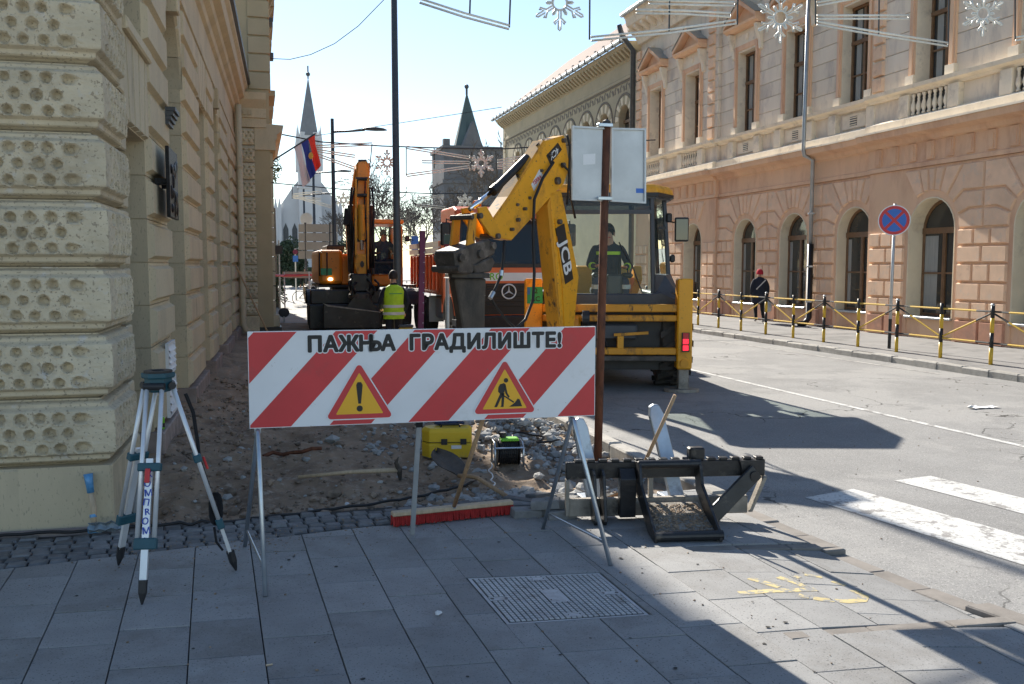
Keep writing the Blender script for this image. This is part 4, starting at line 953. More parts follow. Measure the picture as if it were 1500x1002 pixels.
# ------------------------------------------------------------------ ochre building beyond it
MF = Frame((15.6, 0, 0), (0, 1, 0), (-1, 0, 0)); M0, M1 = 36.15, 58.0
ob_ = thing('ochre_building', 'ochre building with painted frieze, round-arched windows and long tiled eave beyond the peach one', 'building', (16, 47, 0)); oinv = Matrix.Translation((-16, -47, 0))
def opart(name, mb, m, parent=None, **k):
    o = ob(name, mb, m, parent or ob_, **k)
    if parent is None: o.matrix_parent_inverse = oinv
    return o
MW = [37.8 + 2.42 * k for k in range(8)]; mw = MB(); me = [M0] + [e for c in MW for e in (c - .62, c + .62)] + [M1]
for i in range(0, len(me), 2): MF.box(mw, me[i], me[i + 1], -.2, 10.7, -.5, 0)
for c in MW:
    MF.box(mw, c - .62, c + .62, -.2, 5.9, -.5, 0); mw.prism([(c - .62, 10.7), (c - .62, 8.1)] + arc(c, 8.1, .62, 180, 0, 10)[1:] + [(c + .62, 10.7)], MF.P, -.5, 0)
MF.box(mw, M0, M1, 0, 10.7, -6, -5.8); opart('wall', mw, 'sandstone')
opart('end_wall', MB().box(15.61, 21.4, 58.0, 58.3, -.2, 10.7), 'sandstone'); opart('end_wall', MB().box(15.61, 21.4, 36.0, 36.14, -.2, 10.7), 'sandstone')
for c in MW:
    g = opart('window', MB().prism(pane_arch(c, .62, 5.9, 8.1, 0), MF.P, -.33, -.30), 'window_glass')
    fr = MB(); MF.box(fr, c - .05, c + .05, 5.9, 8.7, -.298, -.24); MF.box(fr, c - .62, c + .62, 8.02, 8.14, -.297, -.22); ob('window_frame', fr, 'brown_wood', g)
    for k in range(11):
        a0, a1 = 180 * k / 11 + 1.2, 180 * (k + 1) / 11 - 1.2
        q = arc(c, 8.1, .66, a0, a1, 1) + arc(c, 8.1, 1.02, a1, a0, 1); opart('voussoir', MB().prism(q, MF.P, 0, .03), 'sandstone' if k % 2 else 'cream')
    rg = arc(c, 8.1, 1.06, 0, 180, 14) + arc(c, 8.1, 1.15, 180, 0, 14); opart('arch_band', MB().prism(rg, MF.P, 0, .035), 'sandstone_dark')
opart('cornice', MF.profile(MB(), [(-.3, 9.75), (.05, 9.77), (.05, 9.9), (.02, 9.93), (.02, 10.5), (.10, 10.55), (.14, 10.68), (.55, 10.95), (.60, 11.05), (-.3, 11.1)], M0, M1), 'sandstone')
s = M0 + .2
while s < M1: opart('eave_bracket', MB().prism([(.1, 10.55), (.22, 10.58), (.5, 10.82), (.5, 10.92), (.1, 10.92)], lambda d, z, t: MF.P(s + t, z, d), -.09, .09), 'sandstone'); s += .42
# painted scroll frieze: relief leaves in dark wash
fz = MB(); s = M0 + .3; 
while s < M1 - .3:
    fz.prism([(s, 9.38), (s + .12, 9.30), (s + .20, 9.46), (s + .32, 9.52), (s + .22, 9.58), (s + .10, 9.55)], MF.P, 0, .012); fz.prism([(s + .34, 9.62), (s + .48, 9.50), (s + .44, 9.36), (s + .55, 9.32), (s + .56, 9.52), (s + .46, 9.64)], MF.P, 0, .012); s += .64
o = opart('scroll_frieze', fz, 'sandstone_dark'); o['kind'] = 'stuff'
opart('frieze_band', MF.box(MB(), M0, M1, 9.68, 9.74, 0, .04), 'sandstone_dark')
opart('roof', MB().add([MF.P(M0, 11.10, .75), MF.P(M1 + .4, 11.10, .75), MF.P(M1 + .4, 15.2, -4.5), MF.P(M0, 15.2, -4.5)], [(0, 1, 2, 3)]), 'roof_tile')
gt = MB(); gt.tube([MF.P(M0, 11.12, .72), MF.P(M1 + .3, 11.12, .72)], .10, 8); opart('gutter', gt, 'zinc')
s = M0 + .3
while s < M1: opart('gutter_bracket', MF.box(MB(), s - .03, s + .03, 11.02, 11.20, .64, .83), 'zinc_dark'); s += .85
ti = MB(); s = M0 + .3
while s < M1: 
    ti.box(15.6 + .6 - .03, 15.6 + .6 + .03, s - .10, s + .10, 12.1, 12.2)
    s += 1.1
o = opart('snow_guards', ti, 'zinc_dark'); o['kind'] = 'stuff'
for k in range(24):
    opart('quoin', MF.box(MB(), M1 - .5 + (.12 if k % 2 else 0), M1 + .02, .2 + .42 * k, .58 + .42 * k, .0, .05), 'sandstone')
# ------------------------------------------------------------------ things in the foreground
def sub(name, mb, m, parent, **k): return ob(name, mb, m, parent, **k)
# warning board: one long panel standing on two trestles
BL, BR_, ZB, ZTp = Vector((-0.06, 5.40, 0)), Vector((2.01, 5.30, 0)), 0.818, 1.375
bu = (BR_ - BL).normalized(); bn = Vector((bu.y, -bu.x, 0)); BW = (BR_ - BL).length; BHt = ZTp - ZB
board = thing('warning_board', 'long red and white striped roadworks warning board with black lettering', 'sign board', BL + Vector((0, 0, ZB)))
def bp(s, z, n): return bu * s + bn * n + Vector((0, 0, z))
def bpoly(pts, n0, n1): return MB().prism(pts, bp, n0, n1)
TL = -0.006                                           # the board hangs a hair lower on its right
def bz(pts): return [(a, b) for a, b in pts]
sub('panel', bpoly(rect(0, BW, 0, BHt), -0.02, 0.0), 'white_film', board)
pitch, sw, sl = 0.46, 0.24, 0.51                     # stripe pitch, width along the edge, and lean over the height
for k in range(-2, 6):
    x0 = -0.013 + pitch * k
    q = [(x0, 0), (x0 + sw, 0), (x0 + sw + sl, BHt), (x0 + sl, BHt)]
    for h in ((1, 0, BW - .004), (-1, 0, -.004), (0, 1, BHt - .004), (0, -1, -.004)): q = clip_poly(q, *h)
    if len(q) > 2: sub('stripe', bpoly(q, 0.0, 0.0015), 'red_film', board)
def bx(px): return (px - 365) / 504.0 * BW
def board_words(size):
    """the two words as outline pieces; the fourth letter is put together from two simpler ones"""
    out = MB(); x = 0.0; stem = None
    for i, (body, gap) in enumerate((('|', 0), ('ПАЖ', 0), ('Н', .075), ('Ь', None), ('А  ГРАДИЛИШТЕ!', .035))):
        me = text_mesh(body if i else 'Г', size, extrude=.0002, align='LEFT', space=1.06); v = [q.co.copy() for q in me.vertices]; f = [tuple(q.vertices) for q in me.polygons]; bpy.data.meshes.remove(me)
        x0, x1 = min(q.x for q in v), max(q.x for q in v)
        if i == 0:
            zmid = 0; lowv = [q.x for q in v if q.y < min(w2.y for w2 in v) + .2 * size]; stem = max(lowv) - min(lowv); continue
        x = x - stem if gap is None else x + gap * size
        out.add([q + Vector((x - x0, 0, 0)) for q in v], f); x += x1 - x0
    out.v = [(a - x / 2, b, c) for a, b, c in out.v]
    return out
for m, off, n in (('white_film', .0125, .0019), ('black_film', .0062, .0032)):
    w0 = board_words(.122); lt = MB()
    for k in range(13):
        a = 2 * math.pi * k / 12; dx, dz = (off * math.cos(a), off * math.sin(a)) if k < 12 else (0, 0)
        lt.add([bp(bx(631) + x + dx, BHt - .084 + y + dz, n + z + 4e-5 * k) for x, y, z in w0.v], w0.f)
    o = sub('lettering', lt, m, board); o['kind'] = 'stuff'
def rtri(c, w_, h_, r_, z0):
    pts = [(c - w_ / 2 + r_, z0 + r_), (c + w_ / 2 - r_, z0 + r_), (c, z0 + h_ - r_ * 1.6)]; out = []
    for (x, z), (a0, a1) in zip(pts, ((150, 270), (270, 390), (30, 150))): out += arc(x, z, r_, a0, a1, 5)
    return out
for px, kind in ((524, 0), (736, 1)):
    c = bx(px - 7); z0 = .030; w_, h_ = .385, .345
    tri = sub('warning_triangle', bpoly(rtri(c, w_, h_, .022, z0), .003, .0045), 'white_film', board)
    sub('border', bpoly(rtri(c, w_ - .018, h_ - .02, .018, z0 + .007), .0045, .006), 'red_film', tri)
    sub('field', bpoly(rtri(c, w_ - .115, h_ - .103, .004, z0 + .034), .006, .0072), 'yellow_film', tri)
    if kind == 0:
        sub('mark', bpoly([(c - .008, z0 + .095), (c + .008, z0 + .095), (c + .019, z0 + .205), (c + .010, z0 + .222), (c - .010, z0 + .222), (c - .019, z0 + .205)], .0072, .0084), 'black_film', tri)
        sub('mark', bpoly(arc(c, z0 + .066, .018, 0, 345, 14), .0072, .0084), 'black_film', tri)
    else:
        g = MB()
        for q in (arc(c + .007, z0 + .208, .014, 0, 340, 12),                                               # head
                  [(c - .040, z0 + .165), (c - .030, z0 + .185), (c - .004, z0 + .192), (c + .004, z0 + .18), (c - .002, z0 + .135), (c - .028, z0 + .125), (c - .042, z0 + .14)],   # torso
                  [(c - .028, z0 + .130), (c - .006, z0 + .130), (c - .028, z0 + .092), (c - .048, z0 + .046), (c - .066, z0 + .046), (c - .062, z0 + .054), (c - .044, z0 + .095)],    # leg
                  [(c - .022, z0 + .130), (c - .002, z0 + .132), (c - .004, z0 + .098), (c - .008, z0 + .046), (c - .028, z0 + .046), (c - .022, z0 + .054), (c - .020, z0 + .10)],    # leg
                  [(c - .006, z0 + .182), (c + .004, z0 + .186), (c + .016, z0 + .130), (c + .030, z0 + .108), (c + .022, z0 + .100), (c + .004, z0 + .126)],                         # arm
                  [(c - .018, z0 + .118), (c - .014, z0 + .124), (c + .058, z0 + .076), (c + .054, z0 + .068)],                                                                  # shovel
                  [(c + .028, z0 + .046), (c + .108, z0 + .046), (c + .092, z0 + .090), (c + .080, z0 + .094), (c + .062, z0 + .070)]):                                              # heap
            g.prism(q, bp, .0072, .0084)
        o = sub('digging_figure', g, 'black_film', tri); o['kind'] = 'stuff'
def trestle(s, f0, f1, lab):
    ap = BL + bu * s; t = thing('trestle', lab, 'trestle', (ap.x, ap.y, 0), group='trestles of the warning board'); a0 = Vector((f0[0] - ap.x, f0[1] - ap.y, 0)); a1 = Vector((f1[0] - ap.x, f1[1] - ap.y, 0))
    top = ZB - .004; pts = [a0 + Vector((0, 0, .0))]; 
    A = Vector((a0.x * .06, a0.y * .06, top - .05)); B = Vector((a1.x * .06, a1.y * .06, top - .05)); mid = Vector((0, 0, top - .012))
    sub('leg', MB().tube([a0, A, A * .45 + mid * .55 + Vector((0, 0, .012)), mid], .0135, 10), 'galvanised', t, smooth=True)
    sub('leg', MB().tube([a1, B, B * .45 + mid * .55 + Vector((0, 0, .012)), mid], .0135, 10), 'galvanised', t, smooth=True)
    c0 = a0.lerp(A, .16); c1 = a1.lerp(B, .16); sub('tie_bar', MB().cyl(c0, c1, .007, n=8), 'galvanised', t)
    sub('holder', MB().box(-.018, .018, .022, .034, top - .03, top + .16), 'galvanised', t)
trestle(0.045, (0.006, 4.905), (-0.11, 5.84), 'galvanised A-shaped trestle under the left end of the warning board')
trestle(1.93, (1.958, 4.885), (1.80, 5.70), 'galvanised A-shaped trestle under the right end of the warning board')

# surveyor's tripod
tp = thing('surveyor_tripod', 'aluminium surveying tripod with teal fittings and blue handwriting on its leg', 'tripod', (-0.535, 5.33, 0)); to = tp.location
hz = 1.165
sub('head_plate', MB().lathe([(.082, -.03), (.088, -.022), (.088, 0), (.03, .001)], (0, 0, hz), n=6), 'blue_green', tp)
sub('head_ring', MB().lathe([(.075, 0), (.075, .012), (.036, .012), (.036, .0)], (0, 0, hz + .0005), n=18), 'black_plastic', tp)
hd = sub('hub', MB().lathe([(.06, -.105), (.07, -.095), (.072, -.03)], (0, 0, hz), n=6), 'blue_green', tp)
rngt = random.Random(2)
for i, f in enumerate(((-0.612, 4.955), (-0.82, 5.66), (-0.152, 5.375))):
    foot = Vector((f[0] - to.x, f[1] - to.y, 0)); out = Vector((foot.x, foot.y, 0)).normalized(); top = out * .07 + Vector((0, 0, hz - .07)); sd_ = Vector((-out.y, out.x, 0))
    low = foot.lerp(top, .27); mid = foot.lerp(top, .62); ft = foot.lerp(top, .10)
    leg = sub('leg', MB().cyl(low + sd_ * .044, top + sd_ * .040, .0125, n=10).cyl(low - sd_ * .044, top - sd_ * .040, .0125, n=10), 'aluminium', tp, smooth=True)
    sub('inner_tube', MB().beam(ft, foot.lerp(top, .66), .036, .020, up=out), 'aluminium', leg)
    sub('shoe', MB().tube([ft + Vector((0, 0, .01)), foot.lerp(top, .05), foot.lerp(top, .02), foot - Vector((0, 0, .006))], [.023, .022, .012, .003], 8), 'black_plastic', leg)
    sub('foot_clamp', MB().beam(low - (top - foot).normalized() * .03, low + (top - foot).normalized() * .03, .118, .040, up=out), 'blue_green', leg, bevel=.006)
    sub('clamp', MB().beam(mid - (top - foot).normalized() * .022, mid + (top - foot).normalized() * .022, .120, .044, up=out), 'blue_green', leg, bevel=.006)
    sub('clamp_lever', MB().beam(mid + out * .032 + sd_ * .0, mid + out * .034 - (top - foot).normalized() * .075 + Vector((0, 0, 0)), .026, .014, up=out), 'red_plastic', leg, bevel=.004)
    sub('hinge', MB().cyl(top + sd_ * .055, top - sd_ * .055, .020, n=12), 'black_plastic', leg)
    if i == 0:
        ax = (top - foot).normalized(); nn = sd_.cross(ax).normalized(); nn = nn if nn.y < 0 else -nn
        right = Vector((1, 0, 0)); right = (right - right.dot(ax) * ax).normalized()
        for k, ch in enumerate('КОМПRОМi'):
            put_text(tp, ch, .048, 'ink_blue', foot.lerp(top, .585 - .043 * k) + nn * .0125 + right * (.004 * (-1) ** k), right + ax * (.12 * (-1) ** k), ax, offset=.0008, extrude=.0004)
    if i == 2:
        st = [foot.lerp(top, t) + out * (.03 + .03 * math.sin(t * 9)) for t in (.95, .85, .7, .6, .45)]
        sub('strap', MB().tube(st, .011, 6), 'black_cloth', leg); lp = foot.lerp(top, .36)
        for k in range(4): sub('strap_coil', MB().tube([lp + Vector((.022 * math.cos(a) + .007 * k, .02 * math.sin(a), .085 * math.sin(a) - .02)) for a in (2 * math.pi * j / 12 for j in range(12))], .008, 5, closed=True), 'black_cloth', leg)
        sub('strap_end', MB().tube([lp + Vector((.0, -.02, -.12)), lp + Vector((.01, -.04, -.2)), lp + Vector((.045, -.05, -.25))], .007, 5), 'black_cloth', leg)

# traffic sign seen from behind on its rusty pole
gx = Vector((2.86, 7.47, 0))
pl_ = thing('rusty_sign_pole', 'rusty leaning pole behind the right end of the warning board', 'pole', gx)
ptop = at(888.5, 183, 7.47) - gx
sub('pole', MB().tube([(0, 0, -.15), ptop], .036, 14), 'rust', pl_, smooth=True)
sub('cap', MB().lathe([(.036, 0), (.036, .03), (.012, .045)], ptop, n=12), 'black_plastic', pl_)
sg = thing('square_sign', 'pair of grey metal sign backs clamped to the rusty pole', 'sign', gx + Vector((0, 0, 2.29)))
def sgp(x, z, n): return (x, n + .0, z)
ang = 0.0
for (a, b, zt0, zt1, zb0, zb1) in ((834, 887, 186, 189, 294, 296), (891, 941, 189, 190, 296, 299)):
    P = [at(a, zb0, 7.53), at(b, zb1, 7.53), at(b, zt1, 7.53), at(a, zt0, 7.53)]; P = [(p.x - gx.x, p.z - 2.29) for p in P]
    pn = sub('panel', MB().chamfer(P, sgp, .010, -.006, .004), 'galv_dull', sg)
    rim = MB(); q = offset_poly(P, .016); k = 4
    rim.add([sgp(x, z, d) for pp, d in ((P, -.004), (P, -.022), (q, -.022), (q, -.006)) for x, z in pp], [(j * k + i, j * k + (i + 1) % k, ((j + 1) % 4) * k + (i + 1) % k, ((j + 1) % 4) * k + i) for j in range(4) for i in range(k)])
    sub('rim', rim, 'galv_dull', sg)
    st = [(P[0][0] + .10, P[0][1] + .30), (P[0][0] + .21, P[0][1] + .31), (P[0][0] + .21, P[0][1] + .40), (P[0][0] + .10, P[0][1] + .39)]
    if a == 834: sub('sticker_mark', MB().prism(st, sgp, -.006, -.0075), 'white_film', sg)
    else: sub('sticker', MB().prism([(P[1][0] - .09, .09), (P[1][0] - .02, .09), (P[1][0] - .02, .13), (P[1][0] - .09, .13)], sgp, -.006, -.0075), 'blue_film', sg)
for z in (.02, .64): sub('clamp', MB().box(-.03, .10, -.055, .012, z, z + .03), 'galvanised', sg, bevel=.004)

# steel cover set in the slabs
mc = thing('manhole_cover', 'square cast steel access cover with small grid pattern set in the paving', 'manhole cover', (1.10, 4.2, 0)); m0 = mc.location
c4 = [Vector((x - m0.x, y - m0.y, 0)) for x, y in MH]        # A far-left, B near-left, C near-right, D far-right
def mq(s, t, z): return c4[1] * (1 - s) * (1 - t) + c4[2] * s * (1 - t) + c4[3] * s * t + c4[0] * (1 - s) * t + Vector((0, 0, z))
sub('frame', MB().prism(rect(0, 1, 0, 1), mq, -.05, -.004, inset=.006), 'steel_lid', mc)
sub('recess', MB().prism(rect(.03, .97, .03, .97), mq, -.004, -.0035), 'rubber', mc)
tr = MB(); NS, NT = 24, 22
for i in range(NS):
    for j in range(NT):
        s0, t0 = .035 + .93 * i / NS, .035 + .93 * j / NT
        if any(abs((s0 + .02) - cs) < .05 and abs((t0 + .02) - ct) < .035 for cs, ct in ((.5, .9), (.5, .1), (.1, .5), (.9, .5))): continue
        if abs(s0 + .02 - .5) < .06 and abs(t0 + .02 - .5) < .13: continue
        tr.prism(rect(s0 + .004, s0 + .93 / NS - .004, t0 + .004, t0 + .93 / NT - .004), mq, -.0035, .001, inset=.0018, back=False)
o = sub('tread_squares', tr, 'steel_lid', mc); o['kind'] = 'stuff'
for cs, ct in ((.5, .9), (.5, .1), (.1, .5), (.9, .5)):
    pl2 = sub('key_plate', MB().prism(rect(cs - .07, cs + .07, ct - .035, ct + .035), mq, -.003, .0), 'steel_lid', mc)
    for d in (-.05, .05): sub('key_hole', MB().prism(arc(cs + d, ct, .014, 0, 330, 10), mq, .0, .0006), 'black_film', pl2)
sub('maker_plate', MB().prism(rect(.43, .57, .36, .64), mq, -.003, .0), 'steel_lid', mc)

# black quick-hitch fork carriage lying on the slabs, a small bucket cradle in front of it
fc = thing('fork_carriage', 'black steel fork carriage with toothed bar and small bucket cradle lying on the slabs', 'fork carriage', (2.65, 5.6, 0)); f0 = fc.location
XA, YA, XB, YB = 2.02, 5.88, 3.40, 5.62
cu = Vector((XB - XA, YB - YA, 0)); CL = cu.length; cu.normalize(); cn = Vector((cu.y, -cu.x, 0))   # cn points to the camera
def cp(s, n, z): return Vector((XA, YA, z)) + cu * s + cn * n - Vector((f0.x, f0.y, 0))
def cbox(s0, s1, n0, n1, z0, z1, sh=0.0):
    v = [cp(s, n + (sh if z == z1 else 0), z) for z in (z0, z1) for n in (n0, n1) for s in (s0, s1)]
    return MB().add(v, [(0, 2, 3, 1), (4, 5, 7, 6), (0, 1, 5, 4), (2, 6, 7, 3), (0, 4, 6, 2), (1, 3, 7, 5)])
sub('top_bar', cbox(0, CL, -.03, .02, .285, .40), 'black_steel', fc, bevel=.005)
k = 0; s = .06
while s < CL - .05: sub('tooth', cbox(s, s + .055, -.032, .022, .401, .418), 'black_steel', fc, bevel=.003); s += .085
sub('stop_block', cbox(.86, .97, -.05, .03, .405, .49), 'black_steel', fc, bevel=.01)
sub('bottom_bar', cbox(.02, CL - .12, -.03, .02, .02, .145), 'edge_steel', fc, bevel=.005)
for s in (.0, CL - .13): sub('end_plate', MB().prism([(-.035, .03), (.03, .03), (.03, .27), (.02, .28), (-.035, .28)], lambda n, z, t: cp(s + .03 + t + (.10 if s > .5 and z > .2 else 0) + (0 if s > .5 else -.02), n, z), -.012, .012), 'edge_steel', fc)
for s, wdt in ((.50, .03), (.58, .03)): sub('upright', cbox(s, s + wdt, -.02, .016, .146, .284), 'edge_steel', fc)
def side_plate(pts, s0, s1, m, name): return sub(name, MB().prism(pts, lambda n, z, s: cp(s, n, z), s0, s1), m, fc, bevel=.004)
prof = [(.021, .02), (.06, .0), (.17, .0), (.20, .03), (.12, .33), (.05, .36), (.021, .34)]
for s in (.17, .235): side_plate(prof, s, s + .022, 'black_steel', 'hook_plate')
# diagonal arm at the right
dg = MB().beam(cp(CL - .08, .07, .33), cp(CL - .44, .20, .04), .11, .03, up=tuple(cn)); sub('diagonal_arm', dg, 'black_steel', fc, bevel=.006)
sub('pivot', MB().cyl(cp(CL - .10, .04, .30), cp(CL - .10, .11, .30), .035, n=14), 'black_steel', fc)
sub('end_gusset', MB().prism([(.0, .26), (.10, .30), (.11, .40), (-.03, .40)], lambda a, z, n: cp(CL - .16 + a, n, z), .03, .05), 'black_steel', fc)
# bucket cradle
bk = [(-.0, .40), (.10, .42), (.14, .38), (.18, .27), (.55, .075), (.60, .05), (.60, -.0), (.54, .0), (.40, .02), (.05, .20)]
for s in (.48, .90): side_plate(bk, s, s + .022, 'black_steel', 'cradle_plate'); 
for s in (.36,): side_plate([(.022, .03), (.10, .03), (.12, .30), (.06, .36), (.022, .36)], s, s + .11, 'black_steel', 'cradle_cheek')
sub('cross_tube', MB().cyl(cp(.49, .09, .395), cp(.92, .09, .395), .030, n=14), 'black_steel', fc, smooth=False)
sub('cross_tube', MB().cyl(cp(.49, .57, .035), cp(.93, .57, .035), .032, n=14), 'black_steel', fc)
sub('floor_plate', MB().prism([(.10, .13), (.55, .035), (.55, .02), (.10, .11)], lambda n, z, s: cp(s, n, z), .503, .898), 'edge_steel', fc)
dirt = MB(); rr = random.Random(4)
for i in range(900): n = rr.uniform(.13, .54); dirt.rock(cp(rr.uniform(.51, .89), n, .133 - (n - .10) * .213), min(.018, .004 + rr.expovariate(1 / .004)), rr, (1, 1, .5))
o = sub('caked_soil', dirt, 'soil', fc); o['kind'] = 'stuff'
# two forks standing up against the carriage
def fork(pb, pt, lab):
    t = thing('lifting_fork', lab, 'fork', (pb[0], pb[1], 0), group='forks leaning on the carriage'); a = Vector((0, 0, pb[2])); b = Vector(pt) - Vector((pb[0], pb[1], 0)); ax = (b - a).normalized(); sd2 = ax.cross(Vector((0, 1, 0))).normalized()
    L_ = (b - a).length; m = MB()
    pts = [(-.055, 0), (.055, 0), (.055, L_ - .08), (.035, L_ - .01), (.0, L_), (-.035, L_ - .01), (-.055, L_ - .08)]
    m.prism(pts, lambda x, l, d: a + sd2 * x + ax * l + Vector((0, d, 0)), .022, -.022)
    sub('blade', m, 'fork_steel', t, bevel=.006); sub('heel', MB().box(-.055, .055, -.03, .28, -.0, .04) if False else MB().prism([(-.055, -.03), (.055, -.03), (.055, .25), (-.055, .25)], lambda x, y, z: (x, y, z + pb[2]), -.02, .025), 'fork_steel', t, bevel=.006)
p = at(993, 742, 5.98); q = at(957, 592, 6.20); fork((p.x, p.y, .03), (q.x, q.y, q.z), 'tall grey steel fork blade standing behind the bucket cradle')
p = at(872, 752, 6.10); q = at(847, 612, 6.22); fork((p.x, p.y, .03), (q.x, q.y, q.z), 'grey steel fork blade standing beside the rusty pole')
# twig broom leaning across
tb = thing('twig_broom', 'twig broom with long wooden stick leaning behind the black carriage', 'broom', (2.45, 6.15, 0)); o0 = tb.location
h1 = at(989, 579, 5.93) - o0; h0 = at(926, 718, 6.22) - o0; hb = at(905, 738, 6.27) - o0
sub('stick', MB().cyl(h0, h1, .014, n=10), 'wood', tb, smooth=True)
tw = MB(); ax = (h0 - h1).normalized(); rr = random.Random(8)
for i in range(70):
    e = hb + ax * .02 + Vector((rr.uniform(-.08, .08), rr.uniform(-.05, .05), rr.uniform(-.06, .02))); e.z = max(e.z, .012)
    tw.tube([h0 - ax * .05 + Vector((rr.uniform(-.015, .015), rr.uniform(-.015, .015), 0)), h0.lerp(e, .5) + Vector((0, 0, .01)), e], .0028, 4)
o = sub('twigs', tw, 'twig', tb); o['kind'] = 'stuff'

# push broom in front of the trench
bb = thing('push_broom', 'wide push broom with bright red bristles and wooden handle', 'broom', (1.26, 6.03, 0)); b0 = bb.location
e0, e1 = at(574, 762, 6.03) - b0, at(750, 747, 6.12) - b0; e0.z = e1.z = .085; bu2 = (e1 - e0).normalized(); bn2 = Vector((bu2.y, -bu2.x, 0))
sub('head', MB().beam(e0, e1, .065, .030), 'pale_wood', bb, bevel=.006)
br = MB(); rr = random.Random(12); LN_ = (e1 - e0).length
for i in range(62):
    for j in range(4):
        p = e0 + bu2 * (LN_ * (i + .5) / 62) + bn2 * (-.026 + .0173 * j) - Vector((0, 0, .016)); q = p + bn2 * (.014 * (j - 1.5) / 1.5 + rr.uniform(-.006, .006)) + bu2 * rr.uniform(-.006, .006); q.z = .004 + rr.uniform(0, .008)
        br.tube([p, q], [.0085, .0065], 4)
o = sub('bristles', br, 'bristle', bb); o['kind'] = 'stuff'
hs = at(663, 748, 6.08) - b0; he = at(712, 600, 5.46) - b0; sub('handle', MB().tube([hs, he], .0145, 10), 'wood', bb, smooth=True); sub('ferrule', MB().cyl(hs, hs.lerp(he, .05), .018, n=10), 'galv_dull', bb)
# measuring staff
ms = thing('levelling_staff', 'slim grey levelling staff propped upright behind the middle of the board', 'staff', (0.94, 5.81, 0))
sub('lower_section', MB().beam((0, 0, 0), (.005, -.30, .86), .030, .022, up=(0, 1, 0)), 'galv_dull', ms, bevel=.002); sub('upper_section', MB().beam((.0048, -.285, .82), (.006, -.395, 1.13), .024, .016, up=(0, 1, 0)), 'galv_dull', ms); sub('collar', MB().beam((.0047, -.268, .76), (.0049, -.285, .81), .040, .032, up=(0, 1, 0)), 'black_plastic', ms)

# pickaxe, shovel, case, cable reel
def on_soil(x, y, dz=0.0): return Vector((x, y, soil_h(x, y) + dz))
px = thing('pickaxe', 'pickaxe with long pale wooden handle lying on the soil', 'pickaxe', on_soil(.30, 7.80)); p0 = px.location
a, b = Vector((0, 0, .05)), at(585, 697, 7.62) - p0; b.z = .10
sub('handle', MB().tube([a, a.lerp(b, .5) + Vector((0, 0, .012)), b], [.014, .017, .021], 10), 'pale_wood', px, smooth=True)
hx = (b - a).normalized(); up = Vector((-.25, -.15, 1)).normalized()
hdp = [b - up * .16 + hx * .03, b - up * .08 - hx * .01, b, b + up * .07 - hx * .012, b + up * .12 + hx * .02]
sub('head', MB().tube(hdp, [.006, .016, .026, .017, .005], 8), 'greasy_steel', px)
sv = thing('shovel', 'round grey shovel with curved wooden handle lying on the rubble', 'shovel', on_soil(1.55, 7.55)); s0_ = sv.location
k0, k1 = at(672, 697, 7.35) - s0_, at(742, 727, 6.68) - s0_; k0.z += .0; km = at(700, 704, 7.05) - s0_
sub('handle', MB().tube([k0, k0.lerp(km, .6) + Vector((0, 0, .02)), km + Vector((0, 0, .02)), k1], .018, 10), 'wood', sv, smooth=True)
bl = MB(); tip = at(638, 664, 7.75) - s0_; base = k0; ax = (tip - base); ln = ax.length; ax.normalize(); sdv = ax.cross(Vector((.2, -.6, .7)).normalized()).normalized(); upv = sdv.cross(ax)
for i in range(9):
    t = i / 8; hw = .125 * (min(1, .35 + 2.2 * t)) * (1 - max(0, (t - .55) / .45) ** 2.2 * .95)
    for j in range(7):
        u = -1 + 2 * j / 6; q = base + ax * (ln * t) + sdv * hw * u + upv * (.035 * u * u + .02 * t * t); bl.v.append(tuple(q))
bl.f = [(i * 7 + j, i * 7 + j + 1, (i + 1) * 7 + j + 1, (i + 1) * 7 + j) for i in range(8) for j in range(6)]
o = sub('blade', bl, 'hammer_steel', sv, smooth=True); sm_ = o.modifiers.new('thickness', 'SOLIDIFY'); sm_.thickness = .004
cs = thing('instrument_case', 'yellow plastic instrument case standing on the soil behind the board', 'case', on_soil(1.72, 8.42), R(-10)); cs.scale = (.94, .94, .82)
cpoly = [(-.20, -.13), (.22, -.15), (.24, .12), (-.16, .16), (-.27, .10), (-.27, -.02)]
sub('lower_shell', MB().chamfer(cpoly, lambda a, b, d: (a, b, d), 0, .17, .02), 'case_yellow', cs, bevel=.01, seg=2); sub('lid', MB().chamfer(cpoly, lambda a, b, d: (a, b, d), .178, .33, .035), 'case_yellow', cs, bevel=.01, seg=2)
sub('seal', MB().prism(offset_poly(cpoly, .008), lambda a, b, d: (a, b, d), .169, .179), 'black_plastic', cs)
for x, y in ((-.05, -.146), (.14, -.153)): sub('latch', MB().box(x - .03, x + .03, y - .006, y + .008, .15, .215), 'black_plastic', cs)
sub('carry_handle', MB().tube([(-.08, -.03, .325), (-.07, -.03, .36), (.10, -.03, .36), (.11, -.03, .325)], .012, 8), 'black_plastic', cs)
sub('label_patch', MB().box(.02, .12, -.1465, -.143, .10, .14), 'white_film', cs)
gl = thing('work_gloves', 'blue work gloves left on top of the yellow case', 'gloves', cs.location + Vector((-.02, .06, .274)))
for k, (dx, dy, a_) in enumerate(((-.05, .02, .3), (.07, .0, -.2))):
    g = MB().ball((dx, dy, .022), (.06, .045, .022), 10, 6)
    for f in range(4): g.tube([(dx + .04, dy - .03 + .02 * f, .022), (dx + .10 + .01 * (f % 2), dy - .04 + .026 * f, .016)], .011, 6)
    g.tube([(dx, dy + .03, .02), (dx + .03, dy + .075, .014)], .012, 6); sub('glove', g, 'blue_cloth', gl, smooth=True)
rl_ = thing('cable_reel', 'black cable reel with lime green cover and steel tube stand', 'cable reel', on_soil(2.16, 7.92, .0), R(-8)); rl_.scale = (.84, .84, .74)
